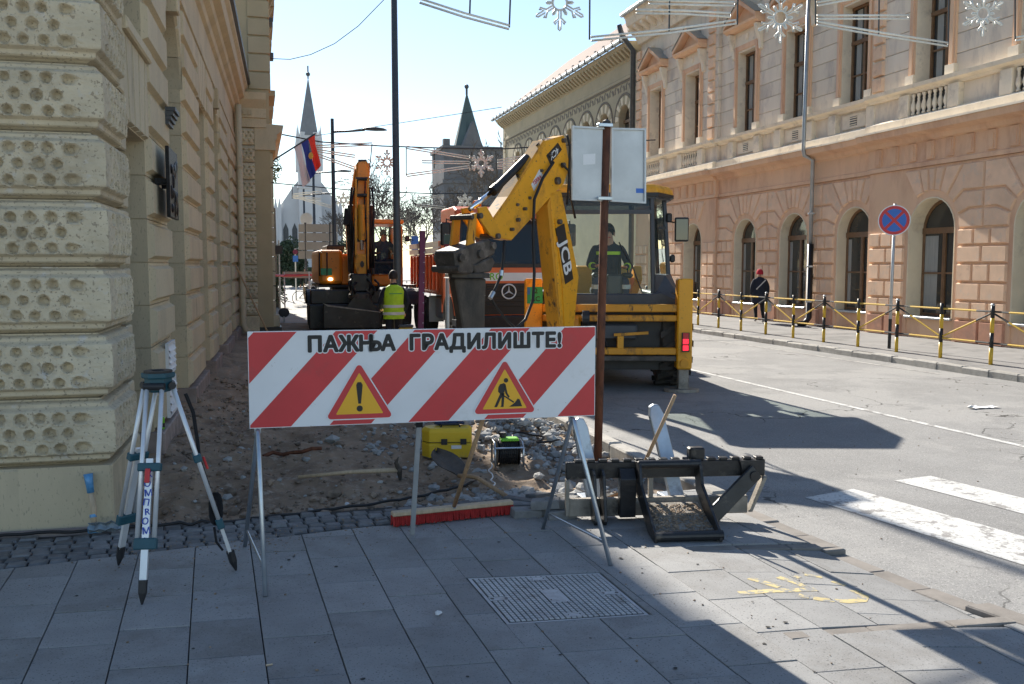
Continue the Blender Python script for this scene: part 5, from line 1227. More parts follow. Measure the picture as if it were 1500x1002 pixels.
sub('cable_coil', MB().lathe([(.085, -.10), (.135, -.10), (.145, -.05), (.14, 0), (.147, .05), (.135, .10), (.085, .10)], (0, 0, .165), ax='x', n=20), 'cable', rl_, smooth=False)
cc = MB()
for k in range(9): cc.tube([(-.09 + .0225 * k + .006 * math.sin(a * 3), .147 * math.cos(a), .165 + .147 * math.sin(a)) for a in (2 * math.pi * j / 20 for j in range(20))], .0095, 6, closed=True)
o = sub('cable_windings', cc, 'cable', rl_); o['kind'] = 'stuff'
for x in (-.118, .118): sub('flange', MB().lathe([(.165, -.006), (.165, .006)], (x, 0, .165), ax='x', n=24), 'black_plastic', rl_)
for x in (-.15, .15): sub('stand', MB().tube([(x, -.17, .01), (x * 1.02, -.16, .22), (x, -.10, .29), (x, .10, .29), (x * 1.02, .16, .22), (x, .17, .01)], .012, 8), 'galvanised', rl_, smooth=True)
sub('cross_stay', MB().cyl((-.15, -.17, .24), (.15, -.17, .24), .011, n=8), 'galvanised', rl_)
sub('cover', MB().chamfer([(-.08, -.08), (.12, -.08), (.12, .06), (-.08, .06)], lambda a, b, d: (a, b, d), .305, .338, .015), 'lime', rl_, bevel=.008)
sub('knob', MB().cyl((-.05, 0, .338), (-.05, 0, .40), .035, n=12), 'black_plastic', rl_); sub('plug', MB().box(.16, .22, -.05, .03, .30, .325), 'white_film', rl_, bevel=.006)
# cables
def cable(name, lab, pts, r_, m='cable', lift=0.02):
    out = []
    for (x0, y0), (x1, y1) in zip(pts, pts[1:]):
        for k in range(8):
            t = k / 8; x, y = x0 + (x1 - x0) * t + .015 * math.sin(t * 6.3), y0 + (y1 - y0) * t + .02 * math.sin(t * 9)
            z = soil_h(x, y) if y > 6.45 and x > -.95 else 0.0; out.append((x, y, max(z, -.03) + lift))
    o = ob(name, MB().tube(out, r_, 6), m, smooth=True); return tag(o, lab, 'cable')
cable('power_cable', 'black cable lying along the wall foot and the edge of the setts', [(-2.2, 6.40), (-1.5, 6.42), (-.9, 6.40), (-.4, 6.45), (.0, 6.52), (.5, 6.62), (1.0, 6.75), (1.4, 6.95), (1.75, 7.2)], .011)
cable('reel_lead', 'thin pale lead running from the cable reel over the soil', [(1.98, 7.82), (1.88, 7.45), (1.82, 7.1), (1.78, 6.95)], .006, 'aluminium')
hz_ = [at(700 + 0, 640, 9)]; 
cable('loop_cable', 'black cable looping over the pale rubble behind the reel', [(2.35, 8.6), (2.55, 9.0), (2.75, 8.7), (2.6, 8.4), (2.9, 8.5)], .010, lift=.06)
# loose paving bricks
bm = MB().chamfer([(-.10, -.05), (.10, -.05), (.10, .05), (-.10, .05)], lambda a, b, d: (a, b, d), 0, .06, .006).mesh('paving_brick'); bm.materials.append(MATS['sett'])
spots = [(757, 741, 0), (770, 750, 0), (787, 748, 0), (758, 735, 0), (790, 728, .0), (800, 738, .06), (818, 737, .06), (806, 745, 0), (822, 752, 0), (775, 738, .0), (835, 735, 0)]
where = ['nearest the red broom head', 'half under its neighbour by the red broom', 'in front of the loose brick pile', 'at the left back of the brick pile', 'at the back of the brick pile', 'on top of the brick pile, its left one', 'on top of the brick pile, its right one', 'at the foot of the brick pile', 'alone by the trestle foot', 'in the middle of the brick pile', 'behind the trestle leg']
rr = random.Random(21)
for (bx_, by_, z), wh in zip(spots, where):
    d_ = at(bx_, by_, 6.3); dv = d_ - Vector((0, 0, CAMH)); t_ = (0.03 + z - CAMH) / dv.z; p = Vector((0, 0, CAMH)) + dv * t_
    o = ob('paving_brick', bm); o.location = (p.x, p.y, z - .005 + rr.uniform(0, .01)); o.rotation_euler = (rr.uniform(-.12, .12), rr.uniform(-.1, .1), rr.uniform(-1.2, 1.2)); tag(o, 'loose grey paving brick ' + wh, 'brick', 'loose bricks at the trench edge')
# hatchet with blue sheath leaning on the wall, in a plastic sleeve
hx_ = thing('hatchet', 'wooden-handled tool with blue grip leaning against the beige wall foot', 'hatchet', (-1.12, 6.40, 0)); q0 = hx_.location
p1, p2, p3 = at(138, 768, 6.40) - q0, at(133, 722, 6.45) - q0, at(129, 694, 6.47) - q0
sub('handle', MB().tube([p1, p1.lerp(p2, .5) + Vector((.008, 0, 0)), p2], [.016, .020, .019], 10), 'pale_wood', hx_, smooth=True); sub('grip', MB().tube([p2, p2.lerp(p3, .6), p3], [.022, .026, .030], 10), 'bag_blue', hx_, smooth=True)
sub('band', MB().cyl(p1.lerp(p2, .22), p1.lerp(p2, .32), .022, n=10), 'bag_blue', hx_)
sl_ = MB()
for i in range(7):
    for j in range(4): sl_.v.append((-.03 + .035 * i + p1.x, p1.y - .02 - .03 * (j % 2) + .008 * math.sin(i * 2), .01 + .024 * j + .01 * math.sin(i * 3 + j)))
sl_.f = [(i * 4 + j, i * 4 + j + 1, (i + 1) * 4 + j + 1, (i + 1) * 4 + j) for i in range(6) for j in range(3)]
o = sub('plastic_sleeve', sl_, 'plastic_film', hx_); o.modifiers.new('thickness', 'SOLIDIFY').thickness = .002
sub('head', MB().box(p1.x - .04, p1.x + .05, p1.y - .012, p1.y + .012, 0.0, .05), 'bag_blue', hx_, bevel=.006)
# drink can on the plinth
cp_ = LF.P(2.55, 0.205, .05); can = thing('drink_can', 'green and black drink can standing on the wall plinth', 'can', cp_)
sub('body', MB().lathe([(.026, 0), (.033, .008), (.033, .105), (.027, .118)], n=18), 'lime', can, smooth=False); sub('print', MB().lathe([(.0335, .02), (.0335, .06)], n=18), 'black_film', can); sub('lid', MB().lathe([(.026, .118), (.026, .121)], n=16), 'aluminium', can)
# litter
for (x, y), lab in (((.842, 4.40), 'crumpled white paper scrap on the slabs left of the cover'), ((.62, 6.9), 'white paper scrap lying at the edge of the soil')):
    m = MB().rock((0, 0, .012), .022, random.Random(1), (1, 1, .6)); o = ob('paper_scrap', m, 'paper'); o.location = (x, y, 0 if y < 6 else soil_h(x, y)); tag(o, lab, 'litter')
o = ob('cigarette_butt', MB().cyl((0, 0, .004), (.028, .004, .004), .004, n=8), 'pale_wood'); o.location = (.0, 4.02, 0.002); tag(o, 'cigarette butt lying on a dark slab in the foreground', 'litter')
p = at(1440, 598, 10); dv = p - Vector((0, 0, CAMH)); t_ = (ROADZ - CAMH) / dv.z; p = Vector((0, 0, CAMH)) + dv * t_
sb_ = thing('plastic_scrap', 'white torn plastic scrap lying on the road', 'litter', p); rr = random.Random(6); m = MB()
for i in range(8):
    for j in range(4): m.v.append((-.18 + .055 * i, -.06 + .04 * j, .01 + .05 * abs(noise.noise((i * .8, j * .9, 3)))))
m.f = [(i * 4 + j, (i + 1) * 4 + j, (i + 1) * 4 + j + 1, i * 4 + j + 1) for i in range(7) for j in range(3)]; sub('sheet', m, 'paper', sb_); sub('clot', MB().rock((-.20, 0, .03), .04, rr), 'bag', sb_)
# red strap on the soil
o = ob('red_strap', MB().tube([on_soil(.02 + .09 * k, 8.9 + .06 * math.sin(k), .03 + .02 * (k % 2)) for k in range(7)], .02, 6), 'rust'); tag(o, 'faded red strap lying on the soil by the wall', 'strap')
st_ = thing('leaning_pole', 'thin wooden pole leaning on the far end of the rusticated wall', 'pole', LF.P(15.5, 0, .9)); sub('stick', MB().cyl((0, 0, -.05), LF.P(16.4, 1.75, .07) - LF.P(15.5, 0, .9), .02, n=8), 'wood', st_)

# ------------------------------------------------------------------ fence, no-stopping sign on the right
FX = 12.33
posts_y = [13.09 + 1.228 * k for k in range(-4, 24)]
def striped(mb_list, p0, p1, r_, n=8): 
    p0, p1 = Vector(p0), Vector(p1); L_ = (p1 - p0).length
    return p0, p1, L_
where_f = {}
pm = {}
for seg, (z0, z1, m) in enumerate(((0, .30, 'fence_yellow'), (.30, .56, 'fence_black'), (.56, .82, 'fence_yellow'), (.82, 1.03, 'fence_black'))):
    me = MB().cyl((0, 0, z0), (0, 0, z1), .034, n=10).mesh('band'); me.materials.append(MATS[m]); me.polygons.foreach_set('use_smooth', [len(p.vertices) == 4 for p in me.polygons]); pm[seg] = me
capm = MB().lathe([(.036, 1.03), (.038, 1.05), (.02, 1.07)], n=10).mesh('cap'); capm.materials.append(MATS['zinc'])
railA = MB()
def rail(y0, y1, z0, z1, parent, first):
    parts = ((.04, .30, 'fence_black'), (.30, .96, 'fence_yellow')) if first else ((.04, .70, 'fence_yellow'), (.70, .96, 'fence_black'))
    for t0, t1, m in parts: ob('rail', MB().cyl((0, y0 + (y1 - y0) * t0, z0 + (z1 - z0) * t0), (0, y0 + (y1 - y0) * t1, z0 + (z1 - z0) * t1), .017, n=8), m, parent)
fence = thing('pedestrian_fence', 'yellow and black striped tubular pedestrian fence along the right-hand kerb', 'fence', (FX, 0, 0.02))
for i, y in enumerate(posts_y):
    p = ob('post', pm[0], None, fence); p.location = (0, y, 0)
    for k in (1, 2, 3): ob('band', pm[k], None, p)
    if i % 2 == 0: ob('cap', capm, None, p)
    if i < len(posts_y) - 1:
        y1 = posts_y[i + 1]
        for z in (.93, .38): rail(y, y1, z, z, fence, i % 2 == 0)
        if i % 2 == 0: rail(y1, y, .40, .91, fence, False)
        else: rail(y1, y, .91, .40, fence, True)
ns = thing('no_stopping_sign', 'round blue sign with red rim and red cross on a grey post', 'traffic sign', (12.7, 16.24, .02))
sub('post', MB().cyl((0, 0, 0), (.03, 0, 3.0), .032, n=12), 'galv_dull', ns, smooth=True); sub('post_foot', MB().cyl((0, 0, 0), (.006, 0, .62), .034, n=12), 'fence_black', ns)
fd = Vector((-.62, -.78, 0)); fr_ = Vector((.78, -.62, 0)); C0 = Vector((0.02, 0, 2.66)) + fd * .05
def dp_(a, b, d): return C0 + fr_ * a + Vector((0, 0, b)) + fd * d
disc = sub('disc', MB().prism(arc(0, 0, .315, 0, 348, 29), dp_, -.012, 0), 'white_film', ns); sub('rim', MB().prism(arc(0, 0, .295, 0, 348, 29), dp_, 0, .002), 'red_film', disc); sub('field', MB().prism(arc(0, 0, .235, 0, 348, 29), dp_, .002, .004), 'blue_film', disc)
for s_ in (1, -1):
    q = [(-.19, -.19 * s_ - .03), (-.19, -.19 * s_ + .03), (.19, .19 * s_ + .03), (.19, .19 * s_ - .03)]; c_ = math.cos(R(45)); 
    ax_ = (c_, c_ * s_); nx_ = (-c_ * s_, c_); q = [(ax_[0] * l + nx_[0] * w2, ax_[1] * l + nx_[1] * w2) for l, w2 in ((-.25, -.028), (.25, -.028), (.25, .028), (-.25, .028))]
    sub('cross_bar', MB().prism(q, dp_, .004, .0056 + .0006 * s_), 'red_film', disc)
# ------------------------------------------------------------------ people
def person(root, J, rad, zones, mats, pelvis='pelvis'):
    """one continuous skinned body. J: joint -> position; edges in SK; zones: edge -> material index"""
    names = list(J); idx = {n: i for i, n in enumerate(names)}; ed = [(a, b) for a, b in SK if a in J and b in J]
    me = bpy.data.meshes.new('body'); me.from_pydata([tuple(J[n]) for n in names], [(idx[a], idx[b]) for a, b in ed], []); me.update()
    o = bpy.data.objects.new('body', me); COL.objects.link(o)
    md = o.modifiers.new('skin', 'SKIN'); md.use_smooth_shade = True; md.branch_smoothing = .6
    lay = me.skin_vertices[0].data if me.skin_vertices else None
    if lay is None:
        bpy.context.view_layer.objects.active = o; lay = me.skin_vertices[0].data
    for n in names:
        r_ = rad[n]; lay[idx[n]].radius = r_ if isinstance(r_, tuple) else (r_, r_); lay[idx[n]].use_root = (n == pelvis)
    o.modifiers.new('sub', 'SUBSURF').levels = 1
    bpy.context.view_layer.update()
    fm = bpy.data.meshes.new_from_object(o.evaluated_get(bpy.context.evaluated_depsgraph_get()))
    bpy.data.objects.remove(o); bpy.data.meshes.remove(me)
    fm.materials.clear()
    for m in mats: fm.materials.append(MATS[m])
    segs = [(Vector(J[a]), Vector(J[b]), zones((a, b))) for a, b in ed]
    for p in fm.polygons:
        c = p.center; best = 1e9
        for a, b, z in segs:
            d = b - a; t = max(0, min(1, (c - a).dot(d) / max(1e-9, d.length_squared))); q = (c - a - d * t).length
            if q < best: best, zi = q, z
        p.material_index = zi; p.use_smooth = True
    return ob('body', fm, None, root)
SK = [('pelvis', 'spine'), ('spine', 'chest'), ('chest', 'neck'), ('neck', 'jaw'), ('jaw', 'crown'), ('jaw', 'nose')]
for s_ in 'LR':
    SK += [('chest', 'sho' + s_), ('sho' + s_, 'elb' + s_), ('elb' + s_, 'wri' + s_), ('wri' + s_, 'palm' + s_)]
    SK += [('palm' + s_, 'f%d%s' % (k, s_)) for k in range(5)] + [('f%d%s' % (k, s_), 'g%d%s' % (k, s_)) for k in range(5)]
    SK += [('pelvis', 'hip' + s_), ('hip' + s_, 'kne' + s_), ('kne' + s_, 'ank' + s_), ('ank' + s_, 'toe' + s_)]
RAD = dict(pelvis=(.15, .12), spine=(.145, .11), chest=(.17, .12), neck=.058, jaw=(.075, .085), crown=(.078, .095), nose=.016)
for s_ in 'LR':
    RAD.update({'sho' + s_: .07, 'elb' + s_: .05, 'wri' + s_: .034, 'palm' + s_: (.035, .02), 'hip' + s_: .095, 'kne' + s_: .065, 'ank' + s_: .045, 'toe' + s_: .04})
    for k in range(5): RAD['f%d%s' % (k, s_)] = .0095; RAD['g%d%s' % (k, s_)] = .008
def stand(height=1.75, **kw):
    """standing figure facing +y"""
    h = height / 1.75
    J = dict(pelvis=(0, 0, .95), spine=(0, -.01, 1.13), chest=(0, 0, 1.34), neck=(0, .0, 1.50), jaw=(0, .03, 1.585), crown=(0, .015, 1.675), nose=(0, .125, 1.60),
             shoL=(-.18, 0, 1.42), elbL=(-.245, -.03, 1.14), wriL=(-.25, .05, .90), shoR=(.18, 0, 1.42), elbR=(.245, -.03, 1.14), wriR=(.25, .05, .90),
             hipL=(-.09, 0, .90), kneL=(-.10, .02, .50), ankL=(-.10, -.02, .08), toeL=(-.11, .13, .035), hipR=(.09, 0, .90), kneR=(.10, .02, .50), ankR=(.10, -.02, .08), toeR=(.11, .13, .035))
    J.update(kw); J = {k: Vector(v) * h for k, v in J.items()}
    return hands(J)
def hands(J):
    for s_, sx in (('L', -1), ('R', 1)):
        w_, e_ = J['wri' + s_], J['elb' + s_]; ax = (w_ - e_).normalized(); side = ax.cross(Vector((0, 0, 1)))
        side = side.normalized() if side.length > .2 else Vector((0, 1, 0)); nrm = ax.cross(side).normalized()
        pm_ = w_ + ax * .06; J['palm' + s_] = pm_
        for k in range(4):
            off = side * (.027 - .018 * k); ln = (.045, .052, .048, .036)[k]
            J['f%d%s' % (k, s_)] = pm_ + ax * .035 + off; J['g%d%s' % (k, s_)] = pm_ + ax * (.035 + ln) + off - nrm * .022
        J['f4' + s_] = pm_ + side * .035 - ax * .005; J['g4' + s_] = pm_ + side * .05 + ax * .035 - nrm * .012
    return J
def zone_std(e):
    a, b = e
    if 'nose' in b or 'crown' in b or 'jaw' in (a, b): return 0
    if a.startswith('wri') or a.startswith('palm') or a[0] in 'fg' and a[1].isdigit(): return 0
    if a.startswith('ank'): return 3
    if a.startswith('hip') or a.startswith('kne') or b.startswith('hip'): return 2
    return 1
def shell(name, J, keys, rads, m, parent, n=14, closed=True):
    """clothing: a sleeve of elliptical rings round the given joints"""
    mb = MB()
    for p, (rx, ry) in zip(keys, rads): mb.v += [tuple(Vector(p) + Vector((rx * math.cos(t), ry * math.sin(t), 0))) for t in (2 * math.pi * k / n for k in range(n))]
    mb.f = [(i * n + k, i * n + (k + 1) % n, (i + 1) * n + (k + 1) % n, (i + 1) * n + k) for i in range(len(keys) - 1) for k in range(n)]
    return ob(name, mb, m, parent, smooth=True)
def hair_cap(J, m, parent, name='hair', low=-.02, grow=1.14):
    c = (J['jaw'] + J['crown']) / 2 + Vector((0, -.008, .012)); h = (J['crown'].z - J['jaw'].z); mb = MB()
    n, k = 14, 7; rx, ry, rz = .078 * grow, .098 * grow, (h / 2 + .085) * 1.03
    for i in range(k + 1):
        p = (math.pi * .60) * i / k
        for j in range(n):
            t = 2 * math.pi * j / n; fr = max(0, math.sin(t)); cut = 1 - .42 * fr * (i / k)      # higher over the face
            pp = p * cut; mb.v.append((c.x + rx * math.sin(pp) * math.cos(t), c.y + ry * math.sin(pp) * math.sin(t), c.z + rz * math.cos(pp)))
    mb.f = [(i * n + j, (i + 1) * n + j, (i + 1) * n + (j + 1) % n, i * n + (j + 1) % n) for i in range(k) for j in range(n)]
    return ob(name, mb, m, parent, smooth=True)
def face(J, parent):
    c = (J['jaw'] + J['crown']) / 2
    for s_ in (-1, 1):
        ob('eye', MB().ball((c.x + .031 * s_, c.y + .083, c.z + .002), .010, 8, 6), 'black_film', parent)
        ob('ear', MB().ball((c.x + .080 * s_, c.y - .005, c.z - .01), (.012, .022, .034), 8, 6), 'skin', parent, smooth=True)
    ob('mouth', MB().ball((c.x, c.y + .082, c.z - .062), (.024, .008, .006), 8, 5), 'red_knit', parent)

# worker in a hi-vis vest, seen from behind
wk = thing('person', 'worker in yellow hi-vis vest and dark trousers standing with back turned', 'person', (2.585, 18.0, -.12), R(8))
J = stand(1.76, elbL=(-.27, .02, 1.16), wriL=(-.20, .20, 1.02), elbR=(.285, -.02, 1.16), wriR=(.25, .10, .93), nose=(.05, .115, 1.60))
person(wk, J, RAD, zone_std, ['skin', 'navy_cloth', 'navy_cloth', 'black_cloth']); hair_cap(J, 'hair', wk); face(J, wk)
h = 1.76 / 1.75
vk = [(0, 0, z * h) for z in (.82, .95, 1.05, 1.15, 1.27, 1.36, 1.43, 1.485)]; vr_ = [(.215, .165), (.205, .16), (.20, .155), (.20, .15), (.21, .15), (.215, .145), (.18, .12), (.08, .075)]
vest = shell('vest', J, vk, vr_, 'hi_vis', wk)
for z0, z1 in ((.90, .955), (1.04, 1.095)):
    r0 = .224 if z0 < 1 else .212; shell('reflective_band', J, [(0, 0, z0 * h), (0, 0, z1 * h)], [(r0, .172), (r0, .170)], 'reflective', vest)

ob('print', MB().box(-.13, .13, -.158, -.154, 1.315, 1.33), 'plate_green', vest)
# woman in a red hat walking away on the right
wm = thing('person', 'woman in red knitted hat and dark coat walking away with a white bag', 'person', (14.6, 24.62, .02), R(-12))
J = stand(1.60, elbL=(-.27, -.05, 1.16), wriL=(-.25, .10, .95), elbR=(.27, -.03, 1.14), wriR=(.27, .02, .88), kneL=(-.09, .12, .50), ankL=(-.09, .02, .12), toeL=(-.09, .15, .06), kneR=(.10, .02, .50), ankR=(.10, -.16, .10), toeR=(.11, -.03, .03), pelvis=(0, 0, .95))
Rw = dict(RAD); Rw.update(pelvis=(.19, .15), spine=(.19, .15), chest=(.19, .145), shoL=.09, shoR=.09, elbL=.07, elbR=.07)
person(wm, J, Rw, zone_std, ['skin', 'navy_cloth', 'black_cloth', 'shoe'])
h = 1.60 / 1.75
shell('coat', J, [(0, 0, z * h) for z in (.66, .80, .95, 1.12, 1.30, 1.42, 1.50)], [(.245, .20), (.25, .20), (.235, .19), (.225, .18), (.235, .17), (.19, .13), (.10, .09)], 'navy_cloth', wm)
hair_cap(J, 'red_knit', wm, 'knitted_hat', grow=1.30); face(J, wm)
ob('bag_strap', MB().beam((-.16, -.185, 1.02), (.13, -.150, 1.30), .03, .01, up=(0, 1, 0)), 'bag', wm)
wb = thing('shopping_bag', 'white plastic bag carried by the woman in the red hat', 'bag', (14.6 + .27, 24.62 + .0, .35)); bgm = MB()
for i, (z, rx, ry) in enumerate(((0, .10, .06), (.04, .15, .09), (.2, .16, .09), (.33, .11, .05), (.42, .03, .02))): bgm.v += [(rx * math.cos(t) * (1 + .1 * math.sin(3 * t)), ry * math.sin(t), z) for t in (2 * math.pi * k / 10 for k in range(10))]
bgm.f = [(i * 10 + k, i * 10 + (k + 1) % 10, (i + 1) * 10 + (k + 1) % 10, (i + 1) * 10 + k) for i in range(4) for k in range(10)] + [tuple(range(9, -1, -1))]; ob('bag_body', bgm, 'bag', wb, smooth=True); ob('bag_handle', MB().tube([(-.02, 0, .41), (0, 0, .46), (.02, 0, .41)], .01, 6), 'bag', wb)

# ------------------------------------------------------------------ backhoe loader
jcb = thing('backhoe_loader', 'yellow backhoe loader seen from behind with its digging arm raised', 'backhoe', (4.97, 12.42, ROADZ), R(-17)); jinv = Matrix.Translation((-4.97, -12.42, -ROADZ))
JM = Matrix.Translation(jcb.location) @ Matrix.Rotation(R(-17), 4, 'Z'); JROT = JM @ jinv
def jp(name, mb, m, parent=None, **k):
    o = ob(name, mb, m, parent or jcb, **k)
    if parent is None: o.matrix_parent_inverse = jinv
    return o
Yr = 12.42; g0 = ROADZ
def fbox(x0, x1, y0, y1, z0, z1): return MB().box(x0, x1, y0, y1, z0, z1)
jp('stabiliser_post', fbox(5.91, 6.13, Yr - .03, Yr + .22, .24, 1.56), 'jcb_yellow', bevel=.02); jp('stabiliser_post', fbox(3.69, 3.95, Yr - .03, Yr + .22, .24, 1.56), 'jcb_yellow', bevel=.02)
for x in (5.945, 3.76): 
    jp('stabiliser_leg', fbox(x, x + .15, Yr + .03, Yr + .17, g0 + .03, .24), 'edge_steel', bevel=.01); jp('foot_pad', MB().prism(arc(x + .06, Yr + .1, .26, 0, 340, 14), lambda a, b, d: (a, (b - Yr - .1) * .7 + Yr + .1, d), g0 + .002, g0 + .045), 'edge_steel')
    jp('pin_boss', MB().cyl((x + .07, Yr - .06, .33), (x + .07, Yr - .028, .33), .06, n=14), 'worn_yellow')
jp('post_cutout', MB().prism(arc(6.262, .95, .09, 0, 345, 16), lambda a, z, y: (a, y, z * 1.0), Yr - .035, Yr - .031), 'black_film') if False else None
for z0, z1, m in ((1.075, 1.185, 'worn_yellow'), (.94, 1.03, 'worn_yellow'), (.45, .55, 'worn_yellow'), (.355, .435, 'greasy_steel')):
    jp('cross_rail', fbox(3.951, 5.909, Yr, Yr + .16, z0, z1), m, bevel=.012)
jp('rear_panel', fbox(3.95, 5.905, Yr + .30, Yr + .34, .2, 1.15), 'black_plastic')
jp('hydraulic_block', fbox(4.55, 5.35, Yr + .10, Yr + .28, .66, .90), 'dark_plastic', bevel=.03); jp('bracket', fbox(5.05, 5.14, Yr + .02, Yr + .2, .505, .72), 'jcb_yellow'); jp('hose_tray', MB().beam((5.0, Yr + .05, .74), (5.5, Yr + .05, .77), .05, .04), 'worn_yellow')
for k in range(5): jp('hose', MB().tube([(4.45 + .09 * k, Yr + .2, .9), (4.5 + .1 * k, Yr + .08, .7 - .03 * k), (4.3 + .15 * k, Yr + .1, .55), (4.5 + .1 * k, Yr + .2, .4)], .018, 6), 'cable', smooth=True)
jp('tail_lamp', fbox(5.975, 6.085, Yr - .055, Yr - .031, .50, .78), 'black_plastic')
for z, m in ((.52, 'tail_red'), (.615, 'tail_red'), (.70, 'red_plastic')): jp('lamp_lens', fbox(5.99, 6.07, Yr - .064, Yr - .0555, z, z + .075), m)
# licence plate on the left post
pl3 = jp('number_plate', fbox(3.73, 3.955, Yr - .040, Yr - .0305, 1.20, 1.44), 'plate_green', bevel=.006); put_text(pl3, '2', .10, 'black_film', (3.86, Yr - .041, 1.38), (1, 0, 0), (0, 0, 1), offset=.002, extrude=.0005); put_text(pl3, 'AC', .10, 'black_film', (3.85, Yr - .041, 1.265), (1, 0, 0), (0, 0, 1), offset=.002, extrude=.0005); ob('country_mark', fbox(3.735, 3.775, Yr - .0415, Yr - .0402, 1.33, 1.43), 'blue_film', pl3)
# wheels
def tyre(x0, x1, y, r_, lugs=18):
    zc = g0 + r_; w2 = x1 - x0; t = jp('tyre', MB().lathe([(r_ * .55, 0), (r_ * .80, -.0), (r_ * .93, .04), (r_ * .955, w2 * .3), (r_ * .955, w2 * .7), (r_ * .93, w2 - .04), (r_ * .8, w2), (r_ * .55, w2)], (x0, y, zc), ax='x', n=32), 'tyre_dark', smooth=False)
    for k in range(lugs):
        for s_ in (0, 1):
            a = 2 * math.pi * (k + .5 * s_) / lugs; a2 = a + .22; xa, xb = (x0 + .0, x0 + w2 * .54) if s_ == 0 else (x1 - .0, x0 + w2 * .46); q = MB(); hw = .065
            P = [(xa, a2 - hw), (xa, a2 + hw), (xb, a + hw * .8), (xb, a - hw * .8)]
            q.add([(x, y + rr_ * math.cos(an), zc + rr_ * math.sin(an)) for rr_ in (r_ * .94, r_) for x, an in P], [(4, 5, 6, 7), (0, 1, 5, 4), (1, 2, 6, 5), (2, 3, 7, 6), (3, 0, 4, 7)]); ob('tread_lug', q, 'tyre_dark', t)
    jp('wheel_rim', MB().lathe([(r_ * .56, w2 * .25), (r_ * .5, w2 * .3), (r_ * .2, w2 * .35), (r_ * .2, w2 * .65), (r_ * .5, w2 * .7), (r_ * .56, w2 * .75)], (x0, y, zc), ax='x', n=24), 'jcb_yellow')
tyre(5.70, 6.18, 13.30, .73); tyre(3.85, 4.33, 13.42, .73); tyre(5.68, 6.05, 16.2, .60, 16); tyre(3.9, 4.27, 16.2, .60, 16)
jp('chassis', fbox(4.45, 5.5, 12.8, 17.0, .30, .85), 'dark_plastic', bevel=.03); jp('axle', MB().cyl((4.3, 13.42, .63), (5.65, 13.42, .63), .16, n=14), 'black_steel'); jp('axle', MB().cyl((4.27, 16.2, .5), (5.7, 16.2, .5), .13, n=14), 'black_steel')
jp('bonnet', fbox(4.5, 5.45, 14.7, 17.1, .86, 1.75), 'jcb_yellow', bevel=.06, seg=2)
for x in (4.2, 5.55):
    jp('loader_arm', MB().prism([(14.9, 1.5), (15.1, 1.75), (17.0, 1.0), (17.9, .35), (17.7, .15), (16.8, .75)], lambda y, z, d: (x + d, y, z), 0, .14), 'jcb_yellow', bevel=.01)
jp('front_bucket', MB().prism([(17.6, .9), (17.9, .85), (18.0, .3), (18.5, .0), (18.45, -.06), (17.8, -.05), (17.6, .3)], lambda y, z, x: (x, y, z), 3.8, 6.1), 'jcb_yellow', bevel=.02)
jp('mudguard', fbox(5.58, 6.13, 12.95, 14.15, 1.30, 1.36), 'dark_plastic', bevel=.02); jp('mudguard', fbox(3.82, 4.36, 12.95, 14.15, 1.30, 1.36), 'dark_plastic', bevel=.02)
# cab: floor, dark rear shoulder, posts, roof, glass
cz0, cz1 = 1.20, 2.80; xl, xr = 4.25, 5.62; yb, yq, yf = 12.92, 13.5, 14.65; xo = 0.33
jp('cab_floor', fbox(xl + .05, xr + .2, yb, yf, .86, 1.19), 'dark_plastic', bevel=.04)
jp('rear_sill', MB().prism([(xl - .12, 1.10), (xr + .35, 1.10), (xr + .42, 1.22), (xr + .10, 1.36), (xr - .05, 1.33), (xl + .05, 1.33), (xl - .10, 1.30)], lambda a, z, y: (a, y, z), yb - .10, yb + .06), 'dark_plastic', bevel=.02)
jp('shoulder', MB().add([(xr + .02, yb - .06, 1.30), (xr + .45, yb + .02, 1.22), (xr + .45, yq + .1, 1.36), (xr + .05, yq, 1.36), (xr + .03, yb - .02, 1.62), (xr + .20, yb + .15, 1.60), (xr + .36, yq + .1, 1.62), (xr + .05, yq, 1.62)], [(0, 1, 5, 4), (1, 2, 6, 5), (2, 3, 7, 6), (4, 5, 6, 7), (3, 0, 4, 7)]), 'dark_plastic', smooth=False)
posts = [((xl, yb, 1.3), (xl + .03, yb + .06, cz1)), ((xr, yb, 1.3), (xr - .03, yb + .06, cz1)), ((xr + xo, yq, 1.3), (xr + xo - .10, yq + .04, cz1)), ((xl - xo + .1, yq, 1.3), (xl - xo + .18, yq + .04, cz1)), ((xr + xo, yf, 1.0), (xr + xo - .12, yf - .1, cz1)), ((xl - xo + .1, yf, 1.0), (xl - xo + .2, yf - .1, cz1))]
for a, b in posts: jp('cab_post', MB().beam(a, b, .065, .065), 'dark_plastic', bevel=.012)
jp('roof_rail', MB().beam((xl, yb + .03, 2.55), (xr, yb + .03, 2.55), .06, .06), 'dark_plastic'); jp('roof_visor', fbox(xl + .02, xr - .02, yb + .04, yb + .06, 2.49, cz1), 'plate_green') if False else jp('roof_visor', MB().add([(xl + .03, yb + .03, 2.58), (xr - .03, yb + .03, 2.58), (xr - .04, yb + .06, cz1), (xl + .04, yb + .06, cz1)], [(0, 1, 2, 3)]), 'screen_glass')
rfp = [(xl - .16, yb - .02), (xr + .05, yb - .02), (xr + .36, yq), (xr + .36, yf), (xl - .16, yf), (xl - .16, yq)]
jp('roof', MB().chamfer(rfp, lambda a, b, d: (a, b, d), cz1, 2.97, .07), 'jcb_yellow', bevel=.03, seg=2); jp('roof_trim', MB().prism(offset_poly(rfp, -.015), lambda a, b, d: (a, b, d), cz1 - .02, cz1 + .035), 'black_plastic'); jp('roof_lining', MB().prism(offset_poly(rfp, .03), lambda a, b, d: (a, b, d), cz1 - .05, cz1 - .021), 'dark_plastic')
